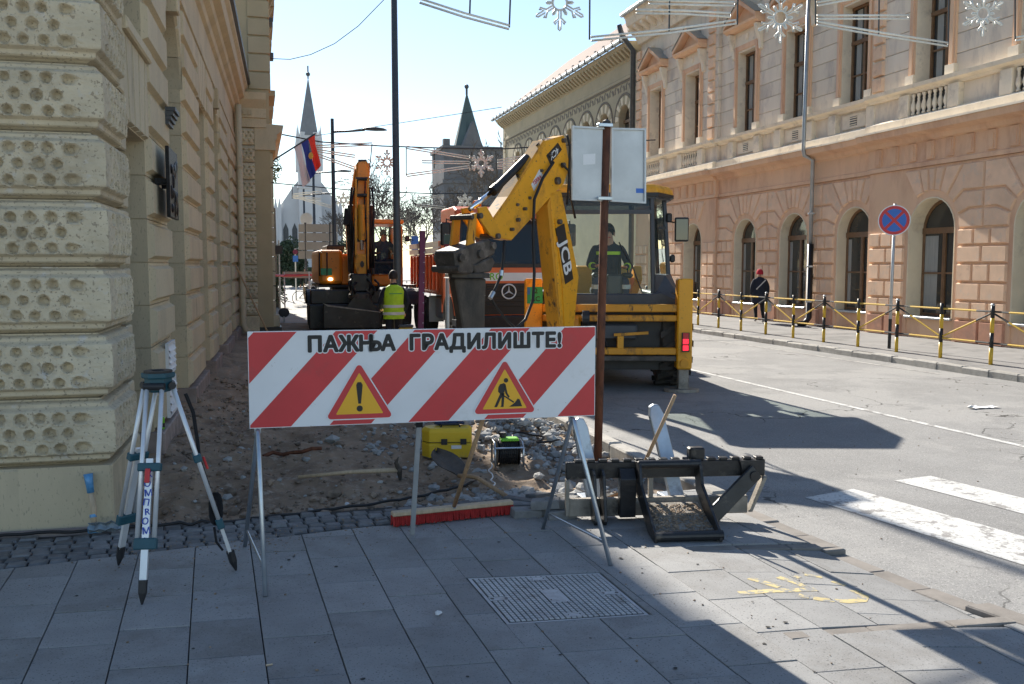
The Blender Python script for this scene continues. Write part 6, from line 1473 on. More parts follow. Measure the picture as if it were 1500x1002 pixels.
for (a, b), (c, d) in ((posts[0], posts[1]), (posts[1], posts[2]), (posts[2], posts[4]), (posts[0], posts[3]), (posts[3], posts[5]), (posts[4], posts[5])):
    z_ = Vector((0, 0, 0)); jp('glass_pane', MB().add([a, c, d, b], [(0, 1, 2, 3)]), 'cab_glass')
jp('wiper', MB().tube([(5.45, yb - .02, 1.36), (5.3, yb - .02, 1.75), (5.1, yb - .01, 2.1)], .010, 5), 'black_plastic'); jp('latch', fbox(xr + .1, xr + .22, yb + .24, yb + .27, 2.30, 2.34), 'black_plastic')
jp('mirror_arm', MB().tube([(xr + xo - .05, yq + .2, 2.45), (xr + xo + .08, yq + .05, 2.42)], .012, 6), 'black_plastic'); mi = jp('mirror', fbox(6.02, 6.24, yq, yq + .05, 2.12, 2.50), 'black_plastic', bevel=.03, seg=2); ob('mirror_glass', fbox(6.04, 6.22, yq - .008, yq - .002, 2.15, 2.47), 'window_glass', mi)
jp('work_lamp', fbox(xr + .26, xr + .35, yq - .05, yq + .05, 2.42, 2.56), 'black_plastic', bevel=.02); jp('grab_handle', fbox(xr + xo + .0, xr + xo + .08, yq - .02, yq + .05, 1.80, 1.92), 'black_plastic', bevel=.02)
# seat, levers, operator
jp('seat_cushion', fbox(4.70, 5.22, 13.02, 13.5, 1.30, 1.42), 'black_cloth', bevel=.04, seg=2); jp('seat_back', fbox(4.74, 5.2, 13.52, 13.64, 1.40, 1.98), 'black_cloth', bevel=.04, seg=2); jp('seat_base', fbox(4.8, 5.1, 13.1, 13.45, 1.19, 1.30), 'black_plastic')
jp('console', fbox(4.92, 5.16, 12.95, 13.03, 1.19, 1.62), 'dark_plastic', bevel=.03)
for x in (4.80, 5.26): jp('arm_rest', fbox(x - .08, x + .08, 13.1, 13.4, 1.56, 1.64), 'black_plastic', bevel=.03); jp('lever', MB().tube([(x, 13.12, 1.64), (x + (.03 if x < 5 else -.03), 13.02, 1.76)], .012, 6), 'black_plastic')
op = thing('person', 'backhoe operator in dark jacket with yellow bands sitting in the cab', 'person', (at(889, 430, 13.45).x, 13.45, 1.02), R(180 - 14)); op.scale = (1.1, 1.1, 1.1)
J = hands(dict(pelvis=Vector((0, .05, .45)), spine=Vector((0, .03, .62)), chest=Vector((0, .07, .84)), neck=Vector((0, .10, 1.0)), jaw=Vector((0, .14, 1.075)), crown=Vector((0, .12, 1.16)), nose=Vector((0, .235, 1.08)),
    shoL=Vector((-.19, .06, .92)), elbL=Vector((-.28, .16, .66)), wriL=Vector((-.20, .42, .64)), shoR=Vector((.19, .06, .92)), elbR=Vector((.28, .16, .66)), wriR=Vector((.20, .42, .66)),
    hipL=Vector((-.10, .10, .43)), kneL=Vector((-.20, .44, .46)), ankL=Vector((-.20, .42, .08)), toeL=Vector((-.21, .54, .04)), hipR=Vector((.10, .10, .43)), kneR=Vector((.20, .44, .46)), ankR=Vector((.20, .42, .08)), toeR=Vector((.21, .54, .04))))
person(op, J, RAD, zone_std, ['skin', 'navy_cloth', 'blue_cloth', 'black_cloth']); face(J, op); hair_cap(J, 'black_cloth', op, 'knitted_cap', grow=1.2)
shell('reflective_band', J, [(0, .06, .815), (0, .06, .86)], [(.185, .135), (.19, .137)], 'hi_vis', op)
for s_ in (-1, 1):
    ob('reflective_band', MB().tube([J['elbL' if s_ < 0 else 'elbR'].lerp(J['wriL' if s_ < 0 else 'wriR'], t) for t in (.35, .55)], .052, 10), 'hi_vis', op); ob('reflective_band', MB().tube([J['kneL' if s_ < 0 else 'kneR'].lerp(J['ankL' if s_ < 0 else 'ankR'], t) for t in (.15, .30)], .072, 10), 'reflective', op)

# digging arm, laid out in its own upright plane
def ap(name, mb, m, parent=None, **k):
    o = ob(name, mb, m, parent or jcb, **k)
    if parent is None: o.matrix_parent_inverse = JM.inverted()
    return o
ARD = Vector((-.765, -.643, 0)).normalized(); ARN = Vector((.643, -.765, 0)).normalized(); AT = at(822, 262, 11.9)
def arm(px, py, n=0.0):
    """point of the arm's side plane seen at a pixel of the photograph, moved n across the arm"""
    o_ = Vector((0, 0, CAMH)); r_ = at(px, py, 10) - o_; t = (AT - o_).dot(ARN) / r_.dot(ARN); return o_ + r_ * t + ARN * n
def slab_arm(name, pts, n0, n1, m, parent=None, **k):
    a = [arm(*p) for p in pts]; mb = MB(); c = len(a); mb.add([p + ARN * n0 for p in a] + [p + ARN * n1 for p in a], [tuple(range(c - 1, -1, -1)), tuple(range(c, 2 * c))] + [(i, (i + 1) % c, c + (i + 1) % c, c + i) for i in range(c)]); return ap(name, mb, m, parent, **k)
BWd = .23
boom = slab_arm('boom', [(806, 283), (822, 278), (848, 405), (841, 480), (838, 575), (826, 575), (823, 480)], -BWd, 0, 'jcb_yellow', bevel=.008)
slab_arm('boom_face_plate', [(803, 300), (806.5, 290), (823.5, 480), (826.5, 570), (823, 570), (820.5, 480)], -BWd + .02, -.012, 'worn_yellow')
slab_arm('boom_rib', [(812, 320), (830, 400), (836, 560), (830, 560), (823, 420)], .0, .012, 'jcb_yellow')
# black name panel with white letters running down the boom
la, lb2 = arm(816, 335, .0135), arm(829, 413, .0135); dwn = (lb2 - la).normalized(); rgt = ARN.cross(dwn); rgt = rgt if rgt.dot(-ARD) > 0 else -rgt; ctr = (la + lb2) / 2 + rgt * .065
LL = (lb2 - la).length
lp_ = ap('name_panel', MB().add([ctr + dwn * (LL / 2 * i) + rgt * (.115 * j) + ARN * d for d in (-.012, .002) for i, j in ((-1.05, -1), (1.05, -1), (1.05, 1), (-1.05, 1))], [(4, 5, 6, 7), (0, 1, 5, 4), (1, 2, 6, 5), (2, 3, 7, 6), (3, 0, 4, 7)]), 'black_film')
put_text(lp_, 'JCB', .30, 'white_film', ctr + ARN * .003 + dwn * .05 , dwn, rgt, offset=.006, extrude=.0008, sx=1.05)
dip = slab_arm('dipper', [(799, 206), (812, 202), (827, 198), (835, 244), (826, 270), (808, 288), (750, 352), (728, 348), (722, 325), (748, 290)], -.19, 0, 'jcb_yellow', bevel=.01)
slab_arm('dipper_top_plate', [(797, 205), (799.5, 207), (748.5, 291), (722.5, 326), (720, 323), (745, 288)], -.18, -.012, 'worn_yellow')
d0, d1 = arm(827, 222, .004), arm(806, 243, .004)
mp_ = slab_arm('model_panel', [(800, 228), (817, 209), (823, 219), (806, 241)], .0, .003, 'black_film'); xd = (d1 - d0).normalized(); yd = ARN.cross(xd)
put_text(mp_, '4CX', .125, 'white_film', arm(811.5, 224.5, .0042), xd, yd, offset=.002, extrude=.0005)
tp_ = slab_arm('sticker', [(778, 270), (790, 248), (795, 256), (782, 280)], .0, .003, 'white_film'); put_text(tp_, 'TERRA', .075, 'red_film', arm(786.5, 264, .0042), -xd, -yd, offset=.002, extrude=.0005)
def pin(px, py, r_, n0=-.30, n1=.05, m='greasy_steel', name='pivot_pin'): return ap(name, MB().cyl(arm(px, py, n0), arm(px, py, n1), r_, n=14), m, bevel=.004)
for q in ((824, 206, .03), (815, 265, .05), (823, 242, .035), (757, 322, .025), (767, 306, .022), (748, 336, .022), (818, 325, .035)): pin(*q)
for px, py in ((805, 228), (792, 250), (775, 290), (757, 300)): pin(px, py, .020, -.02, .03, name='bolt')
# bucket ram on top of the dipper, link plates, bell crank
ap('ram_barrel', MB().cyl(arm(783, 230, -.12), arm(736, 277, -.12), .052, n=16), 'black_plastic', smooth=False); ap('ram_collar', MB().cyl(arm(739, 274, -.12), arm(733, 280, -.12), .062, n=16), 'black_steel'); ap('ram_rod', MB().cyl(arm(735, 278, -.12), arm(700, 306, -.12), .030, n=14), 'chrome', smooth=True)
ap('pipe', MB().tube([arm(792, 213, -.06), arm(800, 205, -.06), arm(808, 207, -.04), arm(812, 217, -.02)], .015, 8), 'cable', smooth=True)
for n0 in (-.26, -.02):
    slab_arm('bell_crank', [(700, 304), (712, 302), (718, 312), (733, 340), (728, 350), (718, 345), (703, 322)], n0, n0 + .03, 'jcb_yellow', bevel=.005); slab_arm('link', [(690, 316), (700, 312), (699, 330), (696, 368), (684, 372)], n0 - .02, n0 + .01, 'worn_yellow', bevel=.005)
pin(703, 316, .035, -.30, .03); pin(690, 318, .03, -.30, .03); pin(727, 346, .035)
# coupler and hydraulic breaker
slab_arm('coupler', [(664, 368), (690, 358), (714, 350), (724, 356), (724, 372), (700, 385), (690, 402), (668, 400)], -.30, .02, 'greasy_steel', bevel=.02)
for px, py, r_ in ((672, 378, .05), (700, 372, .05), (719, 360, .045), (668, 394, .04)): pin(px, py, r_, -.34, .06)
slab_arm('coupler_jaw', [(690, 388), (718, 376), (722, 384), (716, 398), (694, 402)], -.32, .04, 'greasy_steel', bevel=.015)
hc = arm(697, 400, -.13)
def ring(zc, wx, wy, dx): return [Vector((hc.x + dx + sx * wx, hc.y + sy * wy, zc)) for sx, sy in ((-1, -1), (1, -1), (1, 1), (-1, 1))]
ap('breaker_flange', MB().add(ring(hc.z - .06, .235, .19, 0) + ring(hc.z + .0, .235, .19, 0), [(0, 1, 2, 3), (4, 5, 6, 7), (0, 1, 5, 4), (1, 2, 6, 5), (2, 3, 7, 6), (3, 0, 4, 7)]), 'hammer_steel', bevel=.012)
hb_ = MB(); R_ = [ring(hc.z - .062, .20, .16, .0), ring(hc.z - .35, .17, .15, .02), ring(hc.z - .75, .135, .135, .05), ring(hc.z - 1.05, .125, .125, .06), ring(hc.z - 1.4, .10, .10, .08)]
hb_.add([v for r_ in R_ for v in r_], [(3, 2, 1, 0), (16, 17, 18, 19)] + [(4 * i + k, 4 * i + (k + 1) % 4, 4 * i + 4 + (k + 1) % 4, 4 * i + 4 + k) for i in range(4) for k in range(4)]); ap('breaker_body', hb_, 'hammer_steel', bevel=.03, seg=2)
ap('chisel', MB().tube([(hc.x + .08, hc.y, hc.z - 1.38), (hc.x + .085, hc.y, .15), (hc.x + .085, hc.y, soil_h(2.6, 10.6) - .03)], [.045, .045, .012], 12), 'greasy_steel')
# hoses
for pts, r_ in (([(806, 238), (790, 262), (778, 292), (776, 340), (778, 400), (776, 440), (765, 468), (752, 480)], .020), ([(734, 352), (733, 375), (730, 400), (722, 420), (714, 436), (722, 450), (740, 472), (752, 482)], .018), ([(826, 198), (830, 215), (829, 260), (826, 300)], .016), ([(818, 240), (828, 250), (832, 290), (838, 320)], .016)):
    ap('hose', MB().tube([arm(px, py, .05) for px, py in pts], r_, 8), 'cable', smooth=True)
ap('hose_fitting', MB().cyl(arm(713, 436, .05), arm(728, 392, .07), .026, n=10), 'chrome') if False else None
for a, b in (((713, 437), (718, 428)), ((729, 404), (730, 396))): ap('hose_fitting', MB().cyl(arm(*a, .05), arm(*b, .05), .028, n=10), 'galvanised')
# king post at the boom foot
jp('king_post', fbox(4.05, 4.50, Yr - .22, Yr + .05, .15, 1.02), 'jcb_yellow', bevel=.03); jp('swing_hub', MB().cyl((4.28, Yr - .25, .05), (4.28, Yr - .25, 1.1), .12, n=16), 'worn_yellow'); jp('hose_reel', MB().cyl((4.52, Yr - .26, 1.0), (4.62, Yr - .26, 1.0), .11, n=16), 'black_plastic')
for k in range(4): jp('hose', MB().tube([(4.52, Yr - .24, 1.05 - .05 * k), (4.60 + .03 * k, Yr - .32, .9 - .05 * k), (4.5, Yr - .3, .62 - .04 * k), (4.35, Yr - .28, .6)], .018, 6), 'cable', smooth=True)

# ------------------------------------------------------------------ tipper truck
tk = thing('tipper_truck', 'orange tipper truck with white striped front standing behind the backhoe', 'truck', (5.62, 20.5, ROADZ)); kinv = Matrix.Translation(-Vector(tk.location))
def kp(name, mb, m, parent=None, **k):
    o = ob(name, mb, m, parent or tk, **k)
    if parent is None: o.matrix_parent_inverse = kinv
    return o
kx, ky = 5.62, 20.5; xa, xb = kx - 1.22, kx + 1.22
def kz(py): return at(745, py, ky).z
kp('cab', MB().prism([(ky, .55), (ky, kz(388)), (ky + .22, 3.02), (ky + .5, 3.12), (ky + 1.9, 3.12), (ky + 1.9, .55)], lambda y, z, x: (x, y, z), xa, xb), 'truck_orange', bevel=.05, seg=2)
wz0, wz1 = kz(386), 2.92
kp('windscreen', MB().add([(xa + .10, ky - .004, wz0), (xb - .10, ky - .004, wz0), (xb - .16, ky + .185, wz1), (xa + .16, ky + .185, wz1)], [(0, 1, 2, 3)]), 'screen_glass'); kp('windscreen_seal', MB().add([(xa + .06, ky - .001, wz0 - .03), (xb - .06, ky - .001, wz0 - .03), (xb - .12, ky + .194, wz1 + .04), (xa + .12, ky + .194, wz1 + .04)], [(0, 1, 2, 3)]), 'black_plastic')
kp('cowl', MB().box(xa + .03, xb - .03, ky - .03, ky + .02, kz(392), kz(387)), 'black_plastic'); kp('stripe', MB().box(xa + .03, xb - .03, ky - .02, ky + .01, kz(411.5), kz(399.5)), 'white_film')
put_text(tk, 'RO', .23, 'lime', Vector((at(727, 405.5, ky - .021).x, ky - .0215, kz(405.5))) - tk.location, (1, 0, 0), (0, 0, 1), offset=.003, extrude=.0008)
kp('grille', MB().box(xa + .03, xb - .03, ky - .03, ky + .02, .62, kz(415)), 'black_film')
for k in range(5): kp('grille_bar', MB().box(xa + .10, xb - .10, ky - .055, ky - .031, .80 + .115 * k, .86 + .115 * k), 'black_film', bevel=.008)
sc = Vector((at(745.5, 427, ky - .07).x, ky - .068, kz(427))); em = kp('emblem', MB().tube([sc + Vector((.165 * math.cos(a), 0, .165 * math.sin(a))) for a in (2 * math.pi * j / 28 for j in range(28))], .018, 8, closed=True), 'emblem', smooth=True)
for a in (90, 210, 330):
    v = Vector((math.cos(R(a)), 0, math.sin(R(a)))); pz_ = Vector((-v.z, 0, v.x)); ob('emblem_ray', MB().add([sc + v * .158, sc + pz_ * .024, sc - v * .01, sc - pz_ * .024, sc + Vector((0, -.022, 0))], [(0, 1, 4), (1, 2, 4), (2, 3, 4), (3, 0, 4)]), 'emblem', em)
kp('bumper', MB().box(xa, xb, ky - .10, ky + .5, .22, .60), 'black_plastic', bevel=.04, seg=2)
for x in (xa + .20, xb - .20): kp('headlamp', MB().box(x - .16, x + .16, ky - .118, ky - .09, .42, .58), 'dark_plastic'); kp('lamp_lens', MB().ball((x, ky - .118, .50), (.08, .02, .07), 10, 6), 'headlamp'); kp('indicator', MB().box(x - .22, x - .16, ky - .112, ky - .09, .60, .72), 'amber')
kp('sun_visor', MB().add([(xa + .1, ky + .05, 3.0), (xb - .1, ky + .05, 3.0), (xb - .1, ky - .16, 2.83), (xa + .1, ky - .16, 2.83), (xa + .1, ky + .06, 3.04), (xb - .1, ky + .06, 3.04), (xb - .1, ky - .17, 2.86), (xa + .1, ky - .17, 2.86)], [(0, 1, 2, 3), (4, 5, 6, 7), (2, 3, 7, 6), (0, 3, 7, 4), (1, 2, 6, 5)]), 'truck_orange'); put_text(tk, 'O NJ', .20, 'white_film', Vector((at(772, 323, ky + .16).x, ky + .165, 2.82)) - tk.location, (1, 0, 0), (0, 0, 1), offset=.002)
bc = at(700, 304, ky + .5); kp('beacon', MB().lathe([(.10, 0), (.11, .05), (.085, .13), (.03, .15)], (bc.x, ky + .6, 3.13), n=14), 'amber'); kp('roof_hatch', MB().box(kx - .5, kx + .5, ky + .7, ky + 1.4, 3.12, 3.17), 'black_plastic')
# wing mirrors on the near side
for x, sgn in ((xa, -1), (xb, 1)):
    kp('mirror_arm', MB().tube([(x, ky + .25, 2.75), (x + sgn * .25, ky - .05, 2.80), (x + sgn * .28, ky - .05, 2.1)], .018, 6), 'black_plastic'); kp('mirror_arm', MB().tube([(x, ky + .25, 1.95), (x + sgn * .28, ky - .05, 2.1)], .018, 6), 'black_plastic'); kp('mirror', MB().box(x + sgn * .28 - .11, x + sgn * .28 + .11, ky - .12, ky - .02, 2.2, 2.72), 'black_plastic', bevel=.03)
kp('side_window', MB().box(xa - .006, xa - .002, ky + .45, ky + 1.3, 1.75, 2.75), 'screen_glass'); kp('wheel_arch', MB().prism(arc(ky + 1.0, .42, .66, 0, 180, 14), lambda y, z, x: (x, y, z), xa - .01, xa + .3), 'black_plastic'); kp('step', MB().box(xa - .02, xa + .25, ky + .05, ky + .5, .35, .5), 'dark_plastic'); kp('door_seam', MB().box(xa - .004, xa - .001, ky + .40, ky + .42, .9, 2.8), 'black_plastic')
def kwheel(x0, y, r_=.50):
    for p_ in (0,): kp('tyre', MB().lathe([(r_ * .55, 0), (r_ * .9, 0), (r_, .05), (r_, .27), (r_ * .9, .32), (r_ * .55, .32)], (x0, y, ROADZ + r_), ax='x', n=26), 'tyre_dark'); kp('wheel_rim', MB().lathe([(r_ * .56, .03), (r_ * .45, .06), (r_ * .2, .02), (r_ * .2, .28), (r_ * .56, .3)], (x0, y, ROADZ + r_), ax='x', n=20), 'truck_orange')
for x0 in (xa, xb - .32):
    for y in (ky + 1.0, ky + 4.3, ky + 5.6): kwheel(x0, y)
kp('chassis', MB().box(kx - .45, kx + .45, ky + .5, ky + 6.6, .55, .95), 'black_plastic'); kp('fuel_tank', MB().box(xa + .1, xa + .6, ky + 2.0, ky + 3.2, .4, .95), 'galv_dull', bevel=.05)
kp('mud_flap', MB().box(xa + .02, xa + .42, ky + 3.66, ky + 3.69, .25, .95), 'galv_dull')
by0, by1 = ky + 2.05, ky + 6.6
kp('tipper_body', MB().box(xa, xb, by0, by1, 1.02, 1.10).box(xa, xa + .06, by0, by1, 1.10, 2.05).box(xb - .06, xb, by0, by1, 1.10, 2.05).box(xa + .06, xb - .06, by0, by0 + .06, 1.10, 2.05).box(xa + .06, xb - .06, by1 - .06, by1, 1.10, 2.05), 'truck_orange')
for k in range(9): kp('side_rib', MB().box(xa - .05, xa - .001, by0 + .15 + .5 * k, by0 + .27 + .5 * k, 1.12, 2.0), 'truck_orange', bevel=.01)
for k in range(2): kp('side_plank', MB().box(xa - .03, xa + .02, by0 + .02, by1, 2.06 + .16 * k, 2.20 + .16 * k), 'dust_wood')
for k in range(7): kp('front_rib', MB().box(xa + .1 + .36 * k, xa + .2 + .36 * k, by0 - .05, by0 - .001, 1.12, 2.0), 'truck_orange')
kp('headboard', MB().box(xa + .02, xb - .02, by0 - .02, by0 + .03, 2.06, 2.38), 'dust_wood')

# ------------------------------------------------------------------ wheeled excavator
ex = thing('wheeled_excavator', 'orange wheeled excavator with folded arm and dark bucket facing the camera', 'excavator', (2.9, 26.2, -.05)); xinv = Matrix.Translation(-Vector(ex.location))
def xp(name, mb, m, parent=None, **k):
    o = ob(name, mb, m, parent or ex, **k)
    if parent is None: o.matrix_parent_inverse = xinv
    return o
def A(px, py, Y=26.0): return at(px, py, Y)
def xbox(px0, px1, py0, py1, y0, y1, name, m, parent=None, **k):
    a, b = A(px0, py1, y0), A(px1, py0, y0); return xp(name, MB().box(a.x, b.x, y0, y1, a.z, b.z), m, parent, **k)
eg = -.05
for x0 in (A(455, 400).x, A(590, 400).x - .4):
    for y in (25.3, 28.0):
        xp('tyre', MB().lathe([(.25, 0), (.46, 0), (.50, .06), (.50, .40), (.46, .46), (.25, .46)], (x0, y, eg + .5), ax='x', n=24), 'tyre_dark'); xp('wheel_rim', MB().lathe([(.27, .08), (.1, .1), (.1, .36), (.27, .38)], (x0, y, eg + .5), ax='x', n=16), 'dark_plastic')
xp('undercarriage', MB().box(A(470, 400).x, A(590, 400).x, 24.9, 28.3, .35, .95), 'black_steel', bevel=.05); xp('turntable', MB().cyl((2.75, 26.8, .95), (2.75, 26.8, 1.15), .7, n=24), 'black_steel')
xbox(455, 560, 424, 446, 24.5, 24.75, 'blade_arm', 'black_steel', bevel=.03); xbox(453, 560, 445, 483, 24.2, 24.4, 'dozer_blade', 'black_steel', bevel=.03)
# upper works
xbox(467, 502, 366, 417, 25.9, 29.2, 'engine_cover', 'excavator_orange', bevel=.10, seg=2); xbox(500, 546, 372, 417, 26.0, 29.0, 'deck', 'excavator_orange', bevel=.03); xbox(466.5, 610, 417, 421, 25.95, 29.1, 'deck_trim', 'black_plastic')
xbox(479, 505, 359, 367, 26.6, 28.6, 'deck_hood', 'black_plastic', bevel=.03)
gr = [A(468, 404, 25.86), A(468, 370, 25.86), A(479, 370, 25.86), A(479, 404, 25.86)]; xp('grab_rail', MB().tube(gr, .02, 8, closed=True), 'black_plastic', smooth=True)
pg = xbox(470, 486, 393, 403, 25.86, 25.89, 'number_plate', 'plate_green'); lp2 = A(484, 409, 25.86); xp('headlamp', MB().ball(lp2, (.07, .03, .045), 10, 6), 'headlamp'); 
cy0, cy1 = 25.7, 27.6; cl, cr_, ct, cbm = A(545, 400, cy0).x, A(588, 400, cy0).x, A(560, 328, cy0).z, A(560, 402, cy0).z
for x in (cl + .04, cr_ - .04):
    for y in (cy0 + .04, cy1): xp('cab_post', MB().box(x - .045, x + .045, y - .045, y + .045, cbm, ct), 'black_plastic', bevel=.01)
xp('cab_side', MB().box(cr_ - .03, cr_ + .06, cy0 + .1, cy1, cbm - .3, ct - .05), 'excavator_orange', bevel=.02); xp('cab_roof', MB().box(cl - .05, cr_ + .08, cy0 - .02, cy1 + .1, ct, ct + .13), 'excavator_orange', bevel=.04, seg=2); xp('cab_base', MB().box(cl, cr_ + .05, cy0 + .05, cy1, cbm - .32, cbm), 'excavator_orange', bevel=.04); xp('rear_panel', MB().box(cl, cr_, cy1 - .05, cy1 + .05, cbm, cbm + .55), 'black_plastic')
xp('front_glass', MB().add([(cl + .06, cy0, cbm + .35), (cr_ - .06, cy0, cbm + .35), (cr_ - .06, cy0, ct), (cl + .06, cy0, ct)], [(0, 1, 2, 3)]), 'cab_glass'); xp('lower_glass', MB().add([(cl + .06, cy0 + .02, cbm), (cr_ - .06, cy0 + .02, cbm), (cr_ - .06, cy0, cbm + .32), (cl + .06, cy0, cbm + .32)], [(0, 1, 2, 3)]), 'screen_glass'); xp('window_bar', MB().box(cl, cr_, cy0 - .03, cy0 + .03, cbm + .31, cbm + .36), 'black_plastic')
xp('rear_glass', MB().add([(cl, cy1, cbm + .55), (cr_, cy1, cbm + .55), (cr_, cy1, ct), (cl, cy1, ct)], [(0, 1, 2, 3)]), 'cab_glass'); xp('side_glass', MB().add([(cl, cy0, cbm), (cl, cy1, cbm), (cl, cy1, ct), (cl, cy0, ct)], [(0, 1, 2, 3)]), 'cab_glass')
for px in (552, 568): xbox(px - 3, px + 3, 324, 328, cy0, cy0 + .12, 'work_lamp', 'black_plastic')
xp('mirror_arm', MB().tube([(cr_ + .05, cy0 + .1, ct - .35), (cr_ + .35, cy0, ct - .45)], .015, 6), 'black_plastic'); xbox(594, 600, 345, 354, cy0, cy0 + .08, 'mirror', 'black_plastic', bevel=.02)
xp('seat', MB().box(cl + .25, cr_ - .2, 26.6, 26.75, cbm + .1, cbm + .75), 'black_cloth', bevel=.04)
dv = thing('person', 'excavator driver in blue-grey sweater sitting behind the cab glass', 'person', (A(562, 400, 26.2).x, 26.35, cbm - .14), R(180)); dv.scale = (1.12, 1.12, 1.12)
J2 = {k: Vector(v) for k, v in J.items()}; person(dv, J2, RAD, zone_std, ['skin', 'sweater', 'blue_cloth', 'black_cloth']); face(J2, dv); hair_cap(J2, 'hair', dv)
# arm: main boom rises towards the camera, stick folds back down
def xarm(name, pts, y0, y1, w_, m, parent=None, **k):
    """beam along pixel points, at street depth running from y0 to y1"""
    n = len(pts); P = [A(p[0], p[1], y0 + (y1 - y0) * i / (n - 1)) for i, p in enumerate(pts)]; return P
P = xarm('', [(522, 415), (518, 330), (531, 245)], 26.2, 24.6, .3, ''); xp('boom', MB().beam(P[0], P[1], .42, .36, up=(0, 1, 0)).beam(P[1], P[2], .40, .34, up=(0, 1, 0)), 'excavator_orange', bevel=.03)
a, b = A(531, 240, 24.5), A(527, 392, 24.1); xp('stick', MB().beam(a, A(530, 320, 24.25), .33, .34, up=(0, 1, 0)).beam(A(530, 321, 24.25), b, .27, .30, up=(0, 1, 0)), 'excavator_orange', bevel=.03)
xp('stick_head', MB().prism([(524, 237), (537, 236), (540, 262), (538, 300), (523, 300), (522, 262)], lambda px, py, y: A(px, py, y), 24.28, 24.6), 'excavator_orange', bevel=.02); xp('head_cap', MB().cyl(A(525, 239, 24.4), A(537, 239, 24.4), .10, n=12), 'black_steel')
xp('ram_barrel', MB().cyl(A(529, 300, 24.0), A(530, 352, 23.98), .085, n=14), 'worn_yellow'); xp('ram_rod', MB().cyl(A(530, 350, 23.98), A(530.5, 366, 23.97), .05, n=12), 'chrome'); 
for px in (513, 543): xp('ram_barrel', MB().cyl(A(px, 300, 24.6), A(px + (2 if px < 530 else -3), 400, 25.2), .07, n=12), 'black_steel')
for k, px in enumerate((519, 515, 541, 545)): xp('hose', MB().tube([A(px, 275, 24.4), A(px - 6 + 3 * k, 310, 24.2), A(px, 350, 24.3), A(px + 2, 392, 24.4)], .03, 6), 'cable', smooth=True)
xp('link', MB().prism([(521, 372), (537, 372), (540, 392), (536, 402), (523, 402), (519, 390)], lambda px, py, y: A(px, py, y), 23.9, 24.15), 'worn_yellow', bevel=.02); xp('link_slot', MB().prism(arc(530.5, 387, 3, 0, 330, 10), lambda px, py, y: A(px, py + (py - 387) * .6, y), 23.88, 23.899), 'black_film')
xbox(513, 545, 401, 428, 23.85, 24.3, 'coupler', 'black_steel', bevel=.04); xbox(514, 542, 428, 436, 23.75, 24.2, 'tilt_frame', 'black_steel', bevel=.03)
bq = lambda px, py, y: A(px, py, y)
xp('bucket_neck', MB().prism([(518, 434), (540, 434), (556, 456), (505, 452)], bq, 23.7, 24.0), 'black_steel', bevel=.02)
xp('bucket', MB().prism([(473, 444), (480, 446), (557, 456), (557, 482), (473, 482)], bq, 23.45, 24.05), 'black_steel', bevel=.03); xp('bucket_lip', MB().prism([(472, 443.5), (480, 446.5), (557, 456.5), (557.5, 458), (480, 449)], bq, 23.42, 23.60), 'edge_steel')
# hydraulics that crowd the folded arm
for k in (0, 5): xp('hose', MB().tube([A(524 + 2.2 * k, 262, 24.22), A(521 + 2.6 * k, 300, 24.05), A(519 + 3.6 * k, 335, 24.0), A(517 + 4.0 * k, 372, 23.9), A(515 + 4.6 * k, 404, 23.84)], .018, 6), 'cable', smooth=True)
for py, w2 in ((262, 9), (286, 9), (318, 8), (352, 9), (374, 11)): xp('cross_pin', MB().cyl(A(530 - w2, py, 24.05), A(530 + w2, py, 24.05), .045, n=10), 'black_steel')
for px in (521.5, 539): xp('side_plate', MB().prism([(px - 1.4, 262), (px + 1.4, 262), (px + 1.8, 330), (px + 1.2, 395), (px - 1.2, 395), (px - 1.8, 330)], lambda a, b, y: A(a, b, y), 23.98, 24.12), 'worn_yellow')
xp('hose_guard', MB().beam(A(510, 306, 24.5), A(508, 330, 24.4), .16, .12), 'black_plastic'); xp('ram_rod', MB().cyl(A(509, 330, 24.5), A(512, 398, 25.0), .035, n=10), 'greasy_steel')
for k, (px, py) in enumerate(((516, 408), (522, 414), (538, 409), (543, 416), (549, 410))): xp('hose', MB().tube([A(px, py, 23.84), A(px + (-5 if k < 2 else 6), py + 6, 23.6), A(px + (-2 if k < 2 else 3), py + 16, 23.7)], .03, 6), 'cable', smooth=True)
for px in (517, 541): xp('pin_boss', MB().cyl(A(px, 425, 23.9), A(px, 425, 23.78), .08, n=12), 'greasy_steel')
xp('rotator', MB().cyl(A(528, 437, 23.95), A(528, 431, 23.95), .30, n=18), 'greasy_steel'); xp('step', MB().box(A(590, 420, 25.6).x, A(604, 420, 25.6).x, 25.5, 25.9, .55, .62), 'black_steel')
for px in (462, 602): xp('mudguard', MB().prism(arc(25.3, .5, .62, 20, 160, 10) + arc(25.3, .5, .58, 160, 20, 10), lambda y, z, x: (x, y, z), A(px, 400, 25.3).x - .25, A(px, 400, 25.3).x + .25), 'black_plastic')
